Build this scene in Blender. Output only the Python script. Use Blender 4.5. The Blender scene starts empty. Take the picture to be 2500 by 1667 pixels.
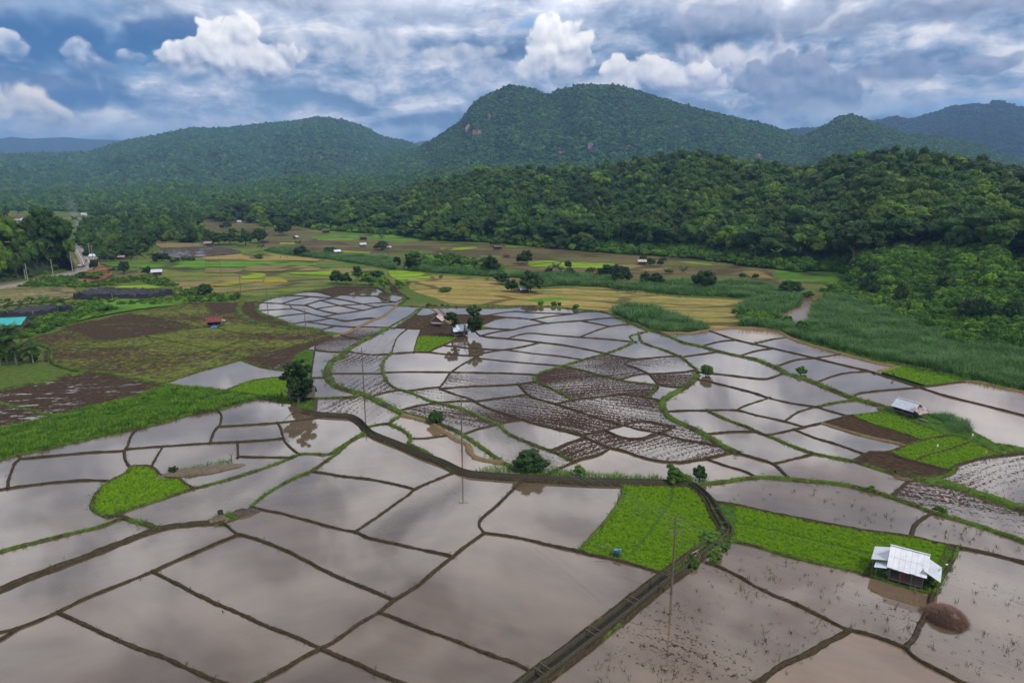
import bpy, bmesh, math, random
import numpy as np
from mathutils import Vector, Matrix, noise as mnoise
from mathutils.geometry import delaunay_2d_cdt
random.seed(7); rng = np.random.default_rng(7)
SC = bpy.context.scene; COL = SC.collection
R = math.radians
# ---------------------------------------------------------------- camera
CAM_H = 50.0; PITCH = R(13.8); FPX = 1667.0; CX, CY = 1250.0, 833.5
cam_d = bpy.data.cameras.new('camera'); cam = bpy.data.objects.new('camera', cam_d); COL.objects.link(cam)
cam_d.lens = 24.0; cam_d.sensor_width = 36.0; cam_d.clip_start = 0.5; cam_d.clip_end = 60000
cam.location = (0, 0, CAM_H); cam.rotation_euler = (R(90) - PITCH, 0, 0)
SC.camera = cam
# ---------------------------------------------------------------- render look
SC.view_settings.view_transform = 'Standard'; SC.view_settings.look = 'None'
SC.view_settings.exposure = 0.12; SC.view_settings.gamma = 1.0; SC.view_settings.use_curve_mapping = False
cy = SC.cycles
cy.use_denoising = True
cy.max_bounces = 4; cy.diffuse_bounces = 2; cy.glossy_bounces = 2; cy.transmission_bounces = 2
cy.volume_bounces = 0; cy.transparent_max_bounces = 6; cy.caustics_reflective = False; cy.caustics_refractive = False
cy.use_adaptive_sampling = True; cy.adaptive_threshold = 0.012
# ---------------------------------------------------------------- sun
SUN_EL, SUN_AZ = R(52), R(125)          # azimuth clockwise from +Y (the way the camera looks)
sd = bpy.data.lights.new('sun', 'SUN'); sun = bpy.data.objects.new('sun', sd); COL.objects.link(sun)
sd.energy = 2.7; sd.angle = R(4); sd.color = (1.0, 0.94, 0.85)
sv = Vector((math.sin(SUN_AZ) * math.cos(SUN_EL), math.cos(SUN_AZ) * math.cos(SUN_EL), math.sin(SUN_EL)))
sun.rotation_euler = sv.to_track_quat('Z', 'Y').to_euler()
sun.location = sv * 900
# ---------------------------------------------------------------- picture <-> ground
def ray(px, py):
    a = (px - CX) / FPX; b = -(py - CY) / FPX
    return Vector((a, b * math.sin(PITCH) + math.cos(PITCH), b * math.cos(PITCH) - math.sin(PITCH)))
def g(px, py, z=0.0):
    d = ray(px, py); t = (CAM_H - z) / max(1e-6, -d.z)
    return Vector((d.x * t, d.y * t, z))
def azel(px, py):
    d = ray(px, py).normalized(); return math.atan2(d.x, d.y), math.asin(d.z)
TILES = {'A': (0, 1111, 2.82), 'B': (833, 1111, 2.82), 'C': (1666, 1111, 2.82), 'D': (0, 700, 2.82), 'E': (833, 700, 2.82), 'F': (1666, 700, 2.82),
         'P': (0, 480, 4.704), 'Q': (500, 480, 4.704), 'R': (1000, 480, 4.704), 'S': (1500, 480, 4.704), 'U': (2000, 480, 4.704),
         'M': (0, 0, 2.82), 'N': (833, 0, 2.82), 'O': (1666, 0, 2.82), 'X': (0, 0, 1.0)}
def T(s):
    """'E 10,20 30,40 F 0,20' -> list of photograph coordinates"""
    out = []; t = None
    for w in s.split():
        if w in TILES: t = TILES[w]; continue
        x, y = w.split(','); out.append((t[0] + float(x) / t[2], t[1] + float(y) / t[2]))
    return out
def t1(s): return T(s)[0]
# ---------------------------------------------------------------- node helpers
class NT:
    def __init__(s, tree): s.t = tree; s.n = tree.nodes; s.l = tree.links
    def node(s, typ, **kw):
        n = s.n.new(typ)
        for k, v in kw.items(): setattr(n, k, v)
        return n
    def put(s, sock, v):
        if isinstance(v, bpy.types.NodeSocket): s.l.new(v, sock)
        elif v is not None:
            if hasattr(sock.default_value, '__len__') and not hasattr(v, '__len__'): v = (v,) * len(sock.default_value)
            if hasattr(v, '__len__') and len(sock.default_value) == 4 and len(v) == 3: v = (*v, 1)
            sock.default_value = v
    def m(s, op, a, b=None, c=None, clamp=False):
        n = s.node('ShaderNodeMath', operation=op); n.use_clamp = clamp
        s.put(n.inputs[0], a)
        if b is not None: s.put(n.inputs[1], b)
        if c is not None: s.put(n.inputs[2], c)
        return n.outputs[0]
    def vm(s, op, a, b=None, sc=None):
        n = s.node('ShaderNodeVectorMath', operation=op); s.put(n.inputs[0], a)
        if b is not None: s.put(n.inputs[1], b)
        if sc is not None: s.put(n.inputs['Scale'], sc)
        return n.outputs['Value'] if op in ('LENGTH', 'DOT_PRODUCT', 'DISTANCE') else n.outputs[0]
    def mix(s, f, a, b, mode='MIX'):
        n = s.node('ShaderNodeMix', data_type='RGBA', blend_type=mode); n.clamp_factor = True
        s.put(n.inputs[0], f); s.put(n.inputs[6], a); s.put(n.inputs[7], b); return n.outputs[2]
    def noise(s, vec, scale=1, detail=4, rough=.55, dim='3D', dist=0, w=None):
        n = s.node('ShaderNodeTexNoise', noise_dimensions=dim); s.put(n.inputs['Vector'], vec)
        n.inputs['Scale'].default_value = scale; n.inputs['Detail'].default_value = detail; n.inputs['Roughness'].default_value = rough
        n.inputs['Distortion'].default_value = dist
        if w is not None: s.put(n.inputs['W'], w)
        return n.outputs[0]
    def ss(s, x, a, b):
        n = s.node('ShaderNodeMapRange', interpolation_type='SMOOTHSTEP'); n.clamp = True
        s.put(n.inputs[0], x); s.put(n.inputs[1], a); s.put(n.inputs[2], b); return n.outputs[0]
    def lin(s, x, a, b, c=0, d=1):
        n = s.node('ShaderNodeMapRange'); n.clamp = True
        s.put(n.inputs[0], x); s.put(n.inputs[1], a); s.put(n.inputs[2], b); s.put(n.inputs[3], c); s.put(n.inputs[4], d); return n.outputs[0]
    def ramp(s, x, stops):
        n = s.node('ShaderNodeValToRGB'); s.put(n.inputs[0], x); e = n.color_ramp.elements
        while len(e) < len(stops): e.new(0.5)
        for i, (p, c) in enumerate(stops): e[i].position = p; e[i].color = (*c, 1)
        return n.outputs[0]
    def comb(s, x, y, z):
        n = s.node('ShaderNodeCombineXYZ'); s.put(n.inputs[0], x); s.put(n.inputs[1], y); s.put(n.inputs[2], z); return n.outputs[0]
    def sep(s, v):
        n = s.node('ShaderNodeSeparateXYZ'); s.put(n.inputs[0], v); return n.outputs
    def pos(s): return s.node('ShaderNodeNewGeometry').outputs['Position']
    def obj(s): return s.node('ShaderNodeTexCoord').outputs['Object']
    def rnd(s): return s.node('ShaderNodeObjectInfo').outputs['Random']
    def ocol(s): return s.sep(s.node('ShaderNodeObjectInfo').outputs['Color'])
    def bump(s, h, strength=.5, dist=.1):
        n = s.node('ShaderNodeBump'); n.inputs['Strength'].default_value = strength; n.inputs['Distance'].default_value = dist
        s.put(n.inputs['Height'], h); return n.outputs[0]
def srgb(r, g_, b):
    f = lambda v: (v / 255 / 12.92) if v <= 10 else ((v / 255 + .055) / 1.055) ** 2.4
    return (f(r), f(g_), f(b))
MATS = {}
def mat(name, build=None, color=(.5, .5, .5), rough=.7, metallic=0.0, spec=.5):
    if name in MATS: return MATS[name]
    m = bpy.data.materials.new(name); m.use_nodes = True; MATS[name] = m
    nt = NT(m.node_tree); b = nt.n['Principled BSDF']
    b.inputs['Roughness'].default_value = rough; b.inputs['Metallic'].default_value = metallic
    b.inputs['Specular IOR Level'].default_value = spec
    if build: build(nt, b)
    else:
        p = nt.obj(); n = nt.noise(p, 2.5, 5, .6)
        nt.put(b.inputs['Base Color'], nt.mix(nt.lin(n, .3, .7), tuple(c * .75 for c in color), tuple(min(1, c * 1.2) for c in color)))
    return m
# ---------------------------------------------------------------- world: Nishita sky under broken cloud
def build_world():
    w = bpy.data.worlds.new('World'); SC.world = w; w.use_nodes = True
    nt = NT(w.node_tree); bg = nt.n['Background']
    STR = 0.1; bg.inputs['Strength'].default_value = STR
    sky = nt.node('ShaderNodeTexSky', sky_type='NISHITA'); sky.sun_disc = False
    sky.sun_elevation = SUN_EL; sky.sun_rotation = SUN_AZ; sky.altitude = 300; sky.dust_density = 1.0; sky.ozone_density = 2.0
    d = nt.node('ShaderNodeTexCoord').outputs['Generated']; x, y, z = nt.sep(d)
    az = nt.m('ARCTAN2', x, y); el = nt.m('ARCSINE', z)
    elc = nt.m('MAXIMUM', el, 0.0)
    # wrap-free coordinate for clouds: direction flattened so that cells widen sideways towards the horizon
    flat = nt.comb(nt.m('MULTIPLY', x, 1.0), nt.m('MULTIPLY', y, 1.0), nt.m('MULTIPLY', z, 2.8))
    warp = nt.noise(flat, 5, 3, .5)
    p0 = nt.vm('ADD', flat, nt.comb(0, 0, nt.m('MULTIPLY', nt.m('SUBTRACT', warp, .5), .22)))
    n0 = nt.noise(p0, 4.2, 8, .58)
    p1 = nt.vm('ADD', p0, (0, 0, .055))
    n1 = nt.noise(p1, 4.2, 6, .58)
    relief = nt.m('SUBTRACT', n0, n1)            # >0: upper edge of a cloud (catches light)
    big = nt.noise(flat, 1.7, 3, .5)
    f2 = nt.vm('ADD', flat, (3.1, 1.7, .4)); fine = nt.noise(f2, 15, 7, .66)
    BL = 1 / STR
    C = lambda r, g_, b, k=1.16: tuple(v * BL * k for v in srgb(r, g_, b))
    base = nt.mix(.62, sky.outputs[0], C(62, 118, 172))
    # cloud deck colour
    tone = nt.m('ADD', nt.m('MULTIPLY', relief, 3.0), nt.m('ADD', nt.m('MULTIPLY', nt.m('SUBTRACT', n0, .5), -.5), nt.m('MULTIPLY', nt.m('SUBTRACT', fine, .5), .75)))
    tone = nt.m('ADD', tone, nt.m('MULTIPLY', nt.m('SUBTRACT', big, .5), .9))
    # named clouds: ellipses in azimuth / elevation broken up by noise
    ang = nt.comb(az, el, 0)
    wob = nt.node('ShaderNodeTexNoise'); nt.put(wob.inputs['Vector'], ang); wob.inputs['Scale'].default_value = 17; wob.inputs['Detail'].default_value = 2
    angw = nt.vm('ADD', ang, nt.vm('MULTIPLY', nt.vm('SUBTRACT', wob.outputs['Color'], (.5, .5, .5)), (.035, .030, 0)))
    def puff(v):      # billows: rounded cells at two sizes plus a little noise
        out = None
        for sc, wgt in ((30, .56), (70, .18)):
            vo = nt.node('ShaderNodeTexVoronoi', feature='SMOOTH_F1', voronoi_dimensions='2D'); nt.put(vo.inputs['Vector'], v); vo.inputs['Scale'].default_value = sc; vo.inputs['Smoothness'].default_value = .45
            t = nt.m('MULTIPLY', nt.m('SUBTRACT', .5, vo.outputs['Distance']), wgt); out = t if out is None else nt.m('ADD', out, t)
        return nt.m('ADD', out, nt.m('MULTIPLY', nt.m('SUBTRACT', nt.noise(v, 55, 5, .6), .5), .42))
    bn = puff(angw); bn2 = puff(nt.vm('ADD', angw, (.004, .009, 0)))
    tone = nt.m('ADD', tone, nt.m('ADD', nt.m('MULTIPLY', nt.m('SUBTRACT', bn, bn2), .32), nt.m('MULTIPLY', bn, .12)))
    deck = nt.ramp(nt.lin(tone, -.42, .46), [(0, C(72, 98, 136)), (.32, C(104, 128, 160)), (.55, C(146, 162, 188)), (.78, C(188, 194, 210)), (1, C(232, 230, 232))])
    right = nt.ss(az, -.5, .55)
    cover = nt.m('ADD', nt.m('MULTIPLY', nt.m('SUBTRACT', n0, .5), 1.5), nt.m('ADD', nt.m('MULTIPLY', right, .22), nt.m('MULTIPLY', nt.m('SUBTRACT', big, .5), .8)))
    cmask = nt.ss(cover, -.26, .06)
    col = nt.mix(nt.m('MULTIPLY', cmask, .93), base, deck)
    def blobs(lst, amp=1.3, flatb=0):
        res = None
        for (px, py, rx, ry) in lst:
            a0, e0 = azel(px, py); k = 1 / FPX; kx = 1 / (rx * k * math.cos(a0) ** 2); ky = 1 / (ry * k * math.cos(a0))
            q = nt.node('ShaderNodeVectorMath', operation='MULTIPLY_ADD'); nt.put(q.inputs[0], angw); q.inputs[1].default_value = (kx, ky, 0); q.inputs[2].default_value = (-a0 * kx, -e0 * ky, 0)
            r2 = nt.vm('LENGTH', q.outputs[0])
            v = nt.m('SUBTRACT', 1.0, r2)
            res = v if res is None else nt.m('SMOOTH_MAX', res, v, .15)
        return res
    def cloud(col, lst, lo, mid, hi, e0=-.05, e1=.13, amp=1.5, dens=1.0, lit=1.5):
        f = blobs(lst); dn = nt.m('ADD', f, nt.m('MULTIPLY', bn, amp))
        mask = nt.m('MULTIPLY', nt.ss(dn, e0, e1), dens)
        ys = [py for (_, py, _, ry) in lst]; top = min(py - ry for (_, py, _, ry) in lst); bot = max(py + ry for (_, py, _, ry) in lst)
        et = azel(lst[0][0], top)[1]; eb = azel(lst[0][0], bot)[1]
        h = nt.lin(el, eb, et, -.15, .75)
        mask = nt.m('MULTIPLY', mask, nt.ss(nt.m('ADD', h, nt.m('MULTIPLY', bn, .3)), -.18, .22)); rel = nt.m('MULTIPLY', nt.m('SUBTRACT', bn, bn2), lit)
        t = nt.m('ADD', h, nt.m('ADD', rel, .22))
        cc = nt.ramp(nt.m('ADD', t, 0, clamp=True), [(0, C(*lo)), (.45, C(*mid)), (1, C(*hi))])
        return nt.mix(mask, col, cc)
    # clear blue
    f = blobs([(90, 110, 360, 66), (60, 215, 320, 46), (420, 80, 120, 40)]); col = nt.mix(nt.m('MULTIPLY', nt.ss(nt.m('ADD', f, nt.m('MULTIPLY', bn, 1.2)), -.15, .5), .85), col, C(34, 92, 150, 1.05))
    f = blobs([(2400, 256, 300, 17), (1310, 60, 80, 16)]); col = nt.mix(nt.m('MULTIPLY', nt.ss(nt.m('ADD', f, nt.m('MULTIPLY', bn, .9)), -.1, .6), .75), col, C(80, 145, 200))
    # bright band low, behind the mountains
    f = blobs([(330, 318, 700, 26), (2100, 258, 420, 34), (900, 320, 260, 20)]); col = nt.mix(nt.m('MULTIPLY', nt.ss(nt.m('ADD', f, nt.m('MULTIPLY', bn, 1.4)), 0, .9), .55), col, C(190, 200, 214))
    # dark banks
    G = ((88, 108, 140), (112, 128, 158), (142, 152, 178))
    col = cloud(col, [(1890, 60, 260, 50), (1760, 30, 160, 30), (2250, 25, 300, 22)], *G, e0=-.1, e1=.6, amp=1.9, dens=.85)
    col = cloud(col, [(800, 8, 190, 30)], *G, e0=0, e1=.5, dens=.75)
    W2 = ((150, 158, 182), (192, 194, 208), (232, 228, 230))
    col = cloud(col, [(1800, 150, 200, 45)], *W2, e0=-.1, e1=.7, amp=1.7, dens=.8)
    col = cloud(col, [(1930, 205, 130, 62), (1985, 235, 110, 55)], *G, e0=-.05, e1=.22, amp=1.5, dens=.92)
    col = cloud(col, [(2190, 170, 85, 42), (2110, 185, 60, 26)], *G, e0=-.05, e1=.25, dens=.85)
    col = cloud(col, [(2400, 168, 90, 24), (1700, 190, 34, 24)], *G, e0=-.05, e1=.3, dens=.8)
    # bright cumulus
    W = ((128, 140, 166), (205, 207, 216), (250, 247, 243))
    col = cloud(col, [(1190, 178, 60, 34), (1120, 130, 110, 22), (900, 112, 150, 30), (700, 112, 60, 34), (230, 172, 160, 26)], (122, 136, 165), (165, 174, 194), (205, 206, 214), e0=-.05, e1=.6, dens=.8)
    col = cloud(col, [(575, 110, 78, 62), (500, 152, 110, 44), (640, 140, 78, 46), (425, 178, 80, 28)], *W, amp=1.35)
    col = cloud(col, [(1362, 112, 70, 58), (1335, 170, 62, 46), (1400, 140, 44, 40)], *W, amp=1.1)
    col = cloud(col, [(1530, 190, 62, 40), (1660, 195, 90, 40), (1600, 180, 60, 26)], (132, 142, 170), (190, 194, 208), (240, 236, 234), amp=1.5)
    col = cloud(col, [(190, 130, 62, 24), (22, 118, 50, 26), (5, 90, 26, 20), (322, 138, 42, 15)], (110, 136, 172), (180, 190, 208), (226, 226, 230), amp=1.4, e1=.3)
    col = cloud(col, [(50, 255, 80, 44), (120, 300, 90, 32)], (130, 142, 164), (190, 190, 196), (236, 228, 218), amp=1.6, e1=.4)
    # unseen overcast above the view, made extra bright for the paddy reflections, still broken into lighter and greyer masses
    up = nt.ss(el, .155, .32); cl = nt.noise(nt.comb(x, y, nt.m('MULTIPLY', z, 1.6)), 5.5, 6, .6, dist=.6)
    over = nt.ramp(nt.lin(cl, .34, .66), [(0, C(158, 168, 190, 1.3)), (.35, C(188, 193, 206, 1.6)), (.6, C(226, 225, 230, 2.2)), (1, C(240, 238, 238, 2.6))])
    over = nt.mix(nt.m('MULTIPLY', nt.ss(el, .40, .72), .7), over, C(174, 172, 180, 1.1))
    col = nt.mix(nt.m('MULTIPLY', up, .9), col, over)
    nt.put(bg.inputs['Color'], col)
    try: w.cycles.sampling_method = 'MANUAL'; w.cycles.sample_map_resolution = 512
    except Exception: pass
build_world()
# ---------------------------------------------------------------- survey of the paddy bunds (width m, style, path traced on the photograph)
# styles: m mud, g grassy, o dry ochre
BUNDS = [
 # near left
 (1.5,'m','A -120,985 0,930 300,810 600,700 880,590 1030,535 1150,500 1290,485 1420,470 1540,472'),
 (.5,'m','A 1540,475 1600,520 1640,550'),
 (.45,'m','A 1640,550 1490,610 1330,680 1190,740 1050,805 700,945 540,1015 400,1085 250,1150 130,1195 60,1240 -140,1340'),
 (.5,'m','A -100,1240 0,1225 90,1205 130,1195'),
 (.5,'m','A 1640,550 1720,565 1870,620 2050,700 2200,780 2352,850 B 140,905 260,955 370,1000'),
 (.5,'m','A 1050,805 1150,855 1350,960 1500,1030 1700,1120 1850,1185 2000,1240 2100,1285 2210,1335 2352,1397 B 150,1460 300,1530 400,1568 600,1665'),
 (.55,'m','A 400,1085 520,1140 640,1200 800,1270 940,1330 1100,1385 1250,1450 1400,1520 1520,1568 1720,1668'),
 (.55,'m','B 985,540 870,620 770,700 620,820 500,920 370,1000 260,1085 130,1160 0,1255 A 2280,1300 2210,1335 2100,1390 2000,1450 1850,1530 1780,1568 1640,1650'),
 (.5,'m','B 260,1085 400,1140 550,1200 680,1245 850,1310 1050,1385 1200,1440 1360,1508'),
 (.5,'m','B 985,540 955,500 950,460 985,420 1060,360 1130,290 1190,230 1250,175'),
 (.5,'m','B 985,540 1150,560 1300,590 1420,620 1560,650 1640,665 1720,690 1850,715 2000,755 2120,790 2250,825'),
 (.8,'g','B 1640,660 1700,600 1780,510 1860,410 1920,310 1965,215'),
 (.5,'m','A 1730,365 1830,385 1960,410 2100,450 2250,490 2352,516 B 100,535 190,575 400,620 600,665 770,705'),
 (.5,'m','B 95,530 200,460 310,385 400,320 470,270 505,238 600,195 700,155 805,115'),
 (.5,'m','B 505,240 400,210 200,170 0,148 A 2250,130 2140,118'),
 (.6,'g','A 1720,355 1780,310 1850,260 1950,200 2050,150 2140,115 2220,60 D 2290,1170 E 0,1125 60,1070 130,1030 200,1018'),
 (.6,'g','D 820,1562 1000,1500 1150,1455 1310,1400 1500,1350 1700,1290 1850,1240 1960,1200 2060,1157 2150,1153 2270,1155 E 0,1100 60,1065 110,1030 175,1003'),
 (.8,'g','D 900,1245 860,1290 780,1330 710,1380 655,1440 635,1500 645,1540 700,1570 760,1590 820,1565'),
 (.8,'m','D 895,1245 1040,1241 1090,1290 1150,1320 1220,1325 1270,1355 1330,1395'),
 (1.0,'g','A 820,405 850,432 920,455 1040,490 1100,510'),
 (.55,'g','A 850,440 700,490 500,540 300,590 100,640 -120,700'),
 (.5,'m','D -120,1420 0,1400 100,1385 250,1365 440,1345 600,1335 760,1335'),
 (.5,'m','D 50,1390 60,1330 80,1270 100,1220 140,1185 120,1165'),
 (.5,'m','D 140,1190 280,1175 550,1150 700,1140 860,1132'),
 (.6,'g','D -160,1225 0,1195 130,1160 400,1100 650,1045 900,990 1100,940 1300,885 1500,850 1650,805 1790,772'),
 (.6,'m','D 940,978 900,1030 880,1090 860,1130 855,1170 880,1230 900,1245'),
 (.5,'m','D 865,1120 1150,1100 1450,1080 1640,1072 1800,1060 1950,1050'),
 (.55,'m','D 1500,848 1525,890 1515,950 1470,1000 1445,1080'),
 (.5,'m','D 1505,970 1700,955 1910,940 2100,920 2260,898'),
 (.55,'m','D 1910,940 1935,980 1950,1040 1980,1090 2060,1155'),
 (.5,'m','D 1120,1102 1080,1170 1045,1240'),
 (.5,'m','D 1635,1072 1637,1175'),
 (.5,'m','D 1600,1185 1640,1172 1800,1178 2010,1183'),
 (1.0,'g','D 1790,772 1900,790 2000,800 2080,840 2150,880 2250,892 2352,905'),
 (.7,'g','D 1540,720 1700,738 1900,768 2000,790'),
 # north side of the canal
 (2.2,'g','E 0,480 40,440 100,400 200,350 310,290'),
 (2.2,'g','D 2360,476 2290,510 2260,560 2255,620 2290,670 2352,700 E 60,722 160,745 250,790 350,840 430,880'),
 (1.2,'g','E 430,878 600,915 700,955 800,1000 900,1065 1000,1135 1100,1205 1180,1250 1210,1262'),
 (.7,'g','E 310,290 400,240 480,195 520,160 545,150'), (.7,'g','E 370,275 450,230 510,190 550,150'),
 (1.6,'o','E 375,138 300,200 200,240 130,275 80,300 40,320 -60,345'),
 (.6,'m','E 0,240 60,235 130,222 210,203'),
 (.4,'m','E 60,275 190,278 320,283 470,290 560,292 640,290'),
 (.45,'m','E 345,460 370,380 400,335 455,293'), (.45,'m','E 500,448 520,370 550,300'),
 (.9,'g','E 345,462 300,500 282,540 290,600 320,660 360,695 420,715 500,740 600,785 700,810 850,850 950,895 1060,940 1090,960 1150,1010 1250,1060 1350,1100 1440,1132'),
 (.7,'g','E 1440,1132 1500,1155 1600,1200'),
 (.45,'m','E 60,470 200,470 340,463'), (.45,'m','E 345,465 500,452 600,452'),
 (.45,'m','E 600,455 760,470 945,485'),
 (.45,'m','E 0,600 150,600 290,600'), (.45,'m','E 292,592 450,588 750,590 1000,595 1200,600 1350,605'),
 (.6,'m','E 680,692 720,640 750,595 830,540 930,485 1000,455 1160,430 1270,410 1370,395'),
 (.45,'m','E 700,405 850,420 1000,432 1160,440 1300,460 1500,480 1660,497'),
 (.45,'m','E 925,503 1100,512 1300,530 1520,542'),
 (.45,'m','E 600,452 650,425 700,405 760,378 800,355'),
 (.6,'m','E 910,322 960,340 1100,355 1250,370 1370,385 1500,400 1650,425 1820,448'),
 (.5,'m','E 960,337 1080,310 1180,298 1300,270 1450,250 1650,235 1850,215 1930,208'),
 (.45,'m','E 1140,360 1280,322 1450,335 1650,350 1850,365 2020,382'),
 (.45,'m','E 1640,345 1750,305 1850,275 1950,262 2010,260'),
 (.4,'m','E 1640,237 1750,255 1850,275'), (.6,'m','E 880,197 1000,200 1140,213 1280,222 1420,247'),
 (.6,'m','E 1310,225 1450,205 1600,188 1660,175 1780,170'), (.35,'m','E 1000,200 1100,182 1200,172 1300,180 1500,185 1600,188'),
 (.4,'m','E 935,250 1050,230 1140,215'), (.4,'m','E 920,285 1050,290 1180,298'),
 (.9,'o','E 610,145 650,175 690,210 720,240 745,272'), (.9,'o','E 655,145 690,170 720,200 750,240 765,262'),
 (.4,'m','E 510,205 570,204 640,207'),
 (1.4,'g','E 380,132 550,140 640,145 700,142 860,142 1080,147 1250,137 1450,140 1600,155 1800,175 1900,210 2000,255 2080,290 2200,320 2352,385 F 100,405 200,432 300,460 500,500'),
 (2.0,'g','F 500,500 650,560 720,600 850,640 1000,700 1150,760 1250,790 1360,820'),
 (.6,'g','E 2025,390 1988,350 2000,335 2050,325 2120,318'),
 (.8,'g','E 2050,335 2065,375 2110,400 2200,430 2280,460 2352,492 F 60,545 100,575 95,620'),
 (.9,'g','E 2025,380 1960,410 1830,460 1700,495 1600,525 1530,545 1430,575 1350,610 1328,650 1370,668 1450,705 1520,742 1600,780'),
 (.5,'m','E 680,705 850,690 1000,685 1200,675 1335,662'),
 (.6,'g','E 1530,555 1650,575 1800,615 1950,650 2050,665 2180,682 2160,720 2115,762'),
 (.5,'m','E 1810,465 1950,490 2040,500 2150,490 2320,465'),
 (.7,'m','E 2040,502 1950,530 2050,570 2120,605 2160,650 2200,680 2352,692'),
 (.5,'m','E 1920,637 2050,605 2200,600 2352,590 F 60,580 100,580'),
 (.6,'m','E 1215,680 1280,740 1350,775 1480,810 1600,850 1750,900 1900,945 1945,956'),
 (.6,'m','E 1480,805 1600,782 1750,765 1900,745 2000,748 2110,765 2200,790'),
 (.5,'m','E 680,705 800,750 860,765 920,780'), (.5,'m','E 915,790 1080,770 1290,742'),
 (.6,'m','E 905,790 1000,835 1100,870 1240,915 1350,950 1500,985 1660,1025'),
 (.4,'m','E 845,1002 950,980 1070,962'), (.5,'m','E 1085,948 1150,930 1250,912'),
 (.5,'m','E 395,840 530,820 640,805 800,790 905,787'),
 (.45,'m','E 200,752 300,730 410,715'), (.45,'m','E 440,715 560,705 680,692'),
 (.7,'m','E 1440,1130 1550,1085 1660,1045 1665,1022 1750,1005 1870,975 1945,955 2010,940 2100,930 2200,950 2290,962'),
 (.7,'m','E 1690,1040 1800,1090 1850,1112 1950,1135 2050,1170 2200,1205 2300,1210 F 0,1212 160,1185 350,1158'),
 (.5,'m','E 1815,1003 1920,1035 2010,1050 2080,1045 2150,1015 2250,990 2305,962'),
 (.45,'m','E 1655,1035 1690,1045'), (.6,'m','E 1850,1115 1780,1155 1700,1180 1620,1200 1500,1255'),
 (.45,'m','E 1940,955 2050,985 2180,1008 2352,1055 F 200,1090 320,1105'),
 (1.8,'g','F 95,615 70,650 0,705 E 2280,740 2210,790 2222,850 2262,905 2352,948 F 100,990 200,1050 300,1110 380,1148'),
 (.7,'m','F 380,1148 500,1182 622,1218 680,1270 742,1325'),
 (.9,'g','E 345,955 335,940 380,905 430,888'), (.9,'g','E 340,950 400,975 450,1010 480,1050 465,1080 520,1110 600,1150 690,1210'),
 (.4,'m','E 490,1050 600,1045 740,1035'),
 (1.5,'o','E 440,892 600,935 740,1022 800,1060 870,1090 890,1150 950,1190 1100,1250'),
 (.4,'g','E 180,952 290,945 345,952'), (.9,'g','D 2150,772 2352,765 E 60,765 140,748'),
 (.5,'m','D 2140,630 2260,628'), (.5,'m','D 2160,770 2155,700 2140,630 2150,560'),
 (.7,'m','D 2340,330 2230,370 2100,430 2030,480 2000,520 2010,560'), (.5,'m','E 0,362 100,362 185,362'), (.5,'m','D 2170,440 2260,450 2340,452 E 30,450'),
 # left
 (.6,'g','D 1560,712 1700,660 1850,632 1990,622'),
 (.7,'g','D 1120,668 1200,640 1400,575 1600,520 1700,490 1900,440 2100,390 2250,340 2335,328'),
 (.5,'g','D 1660,522 1800,555 1950,575 2000,565'),
 (1.2,'g','D 590,590 720,592 800,610 1000,650 1130,672 1250,690 1400,705 1460,708 1555,716'),
 (.6,'g','D 1150,680 1050,712 900,765 700,812 500,862 350,902 200,942 0,987 -160,1020'),
 (.9,'g','D -120,795 0,805 150,840 300,875 400,888'),
 (2.4,'g','D 600,590 450,620 300,655 150,685 0,725 -160,760'),
 (1.0,'g','D 600,590 480,560 360,520 350,430 290,405 205,375 220,355 420,300 450,272 700,225 880,187 1100,150 1330,120 1480,108 1660,112'),
 (.5,'g','D 480,305 600,350 700,380'), (.5,'g','D 355,432 600,400 700,380 1000,345 1200,312 1400,285 1440,280'),
 (.5,'g','D 880,187 1100,218 1250,255 1400,283'), (.6,'g','D 1000,345 1250,390 1480,440 1700,490'),
 (.5,'g','D 1130,155 1300,200 1450,238'), (.6,'g','D 1380,130 1430,150 1480,195 1650,190'),
 (.5,'g','D 600,590 720,560 900,545 1100,500 1300,462 1480,440'), (.5,'g','D 700,270 850,260 1050,270 1250,297 1290,300'),
 (.5,'g','D 1740,245 1900,240 2000,262'), (.5,'g','D 440,440 800,425 1200,380'),
 (.5,'g','D 1500,285 1650,325 1850,330 2050,290'), (.5,'g','D 1480,440 1600,395 1750,355 1850,330'),
 (2.6,'g','D 1662,112 1640,160 1680,210 1750,245 1850,270 2000,290 2100,287 2180,300'),
 (2.2,'g','D 1940,62 1900,68 1800,102 1762,140 1785,180 1900,225 2000,262 2100,290 2200,312 2340,328'),
 (.5,'g','D 1660,112 1800,100 1850,80'),
 # white pool field
 (1.0,'g','Q 930,1137 1100,1100 1380,1060 1500,1035'),
 (.6,'m','Q 1500,1035 1950,1045 2000,1065 2100,1110 2145,1122'),
 (.5,'m','Q 1430,1165 1560,1130 1700,1100 1800,1060 1900,1047'), (.5,'m','Q 1560,1130 1800,1142 1950,1145 2100,1130 2150,1122'),
 (.45,'m','Q 930,1135 1110,1142 1280,1155 1430,1165 1600,1190 1720,1215 1850,1245 1960,1270 2000,1275'),
 (.5,'m','Q 1960,1145 2050,1180 2185,1217'),
 (.45,'m','Q 640,1228 740,1225 880,1232 970,1245 1140,1250 1230,1275 1300,1300 1400,1325 1535,1347'),
 (.45,'m','Q 880,1230 1020,1188 1100,1172 1210,1153'), (.4,'m','Q 1140,1250 1230,1222 1320,1195 1465,1167'),
 (.4,'m','Q 1280,1283 1400,1270 1600,1250 1750,1240 1960,1225 2175,1215'), (.4,'m','Q 1330,1200 1500,1240 1600,1265 1815,1307'),
 (.5,'m','Q 1360,1370 1530,1350 1690,1330 1860,1300 1960,1275 2100,1250 2200,1248'),
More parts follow.
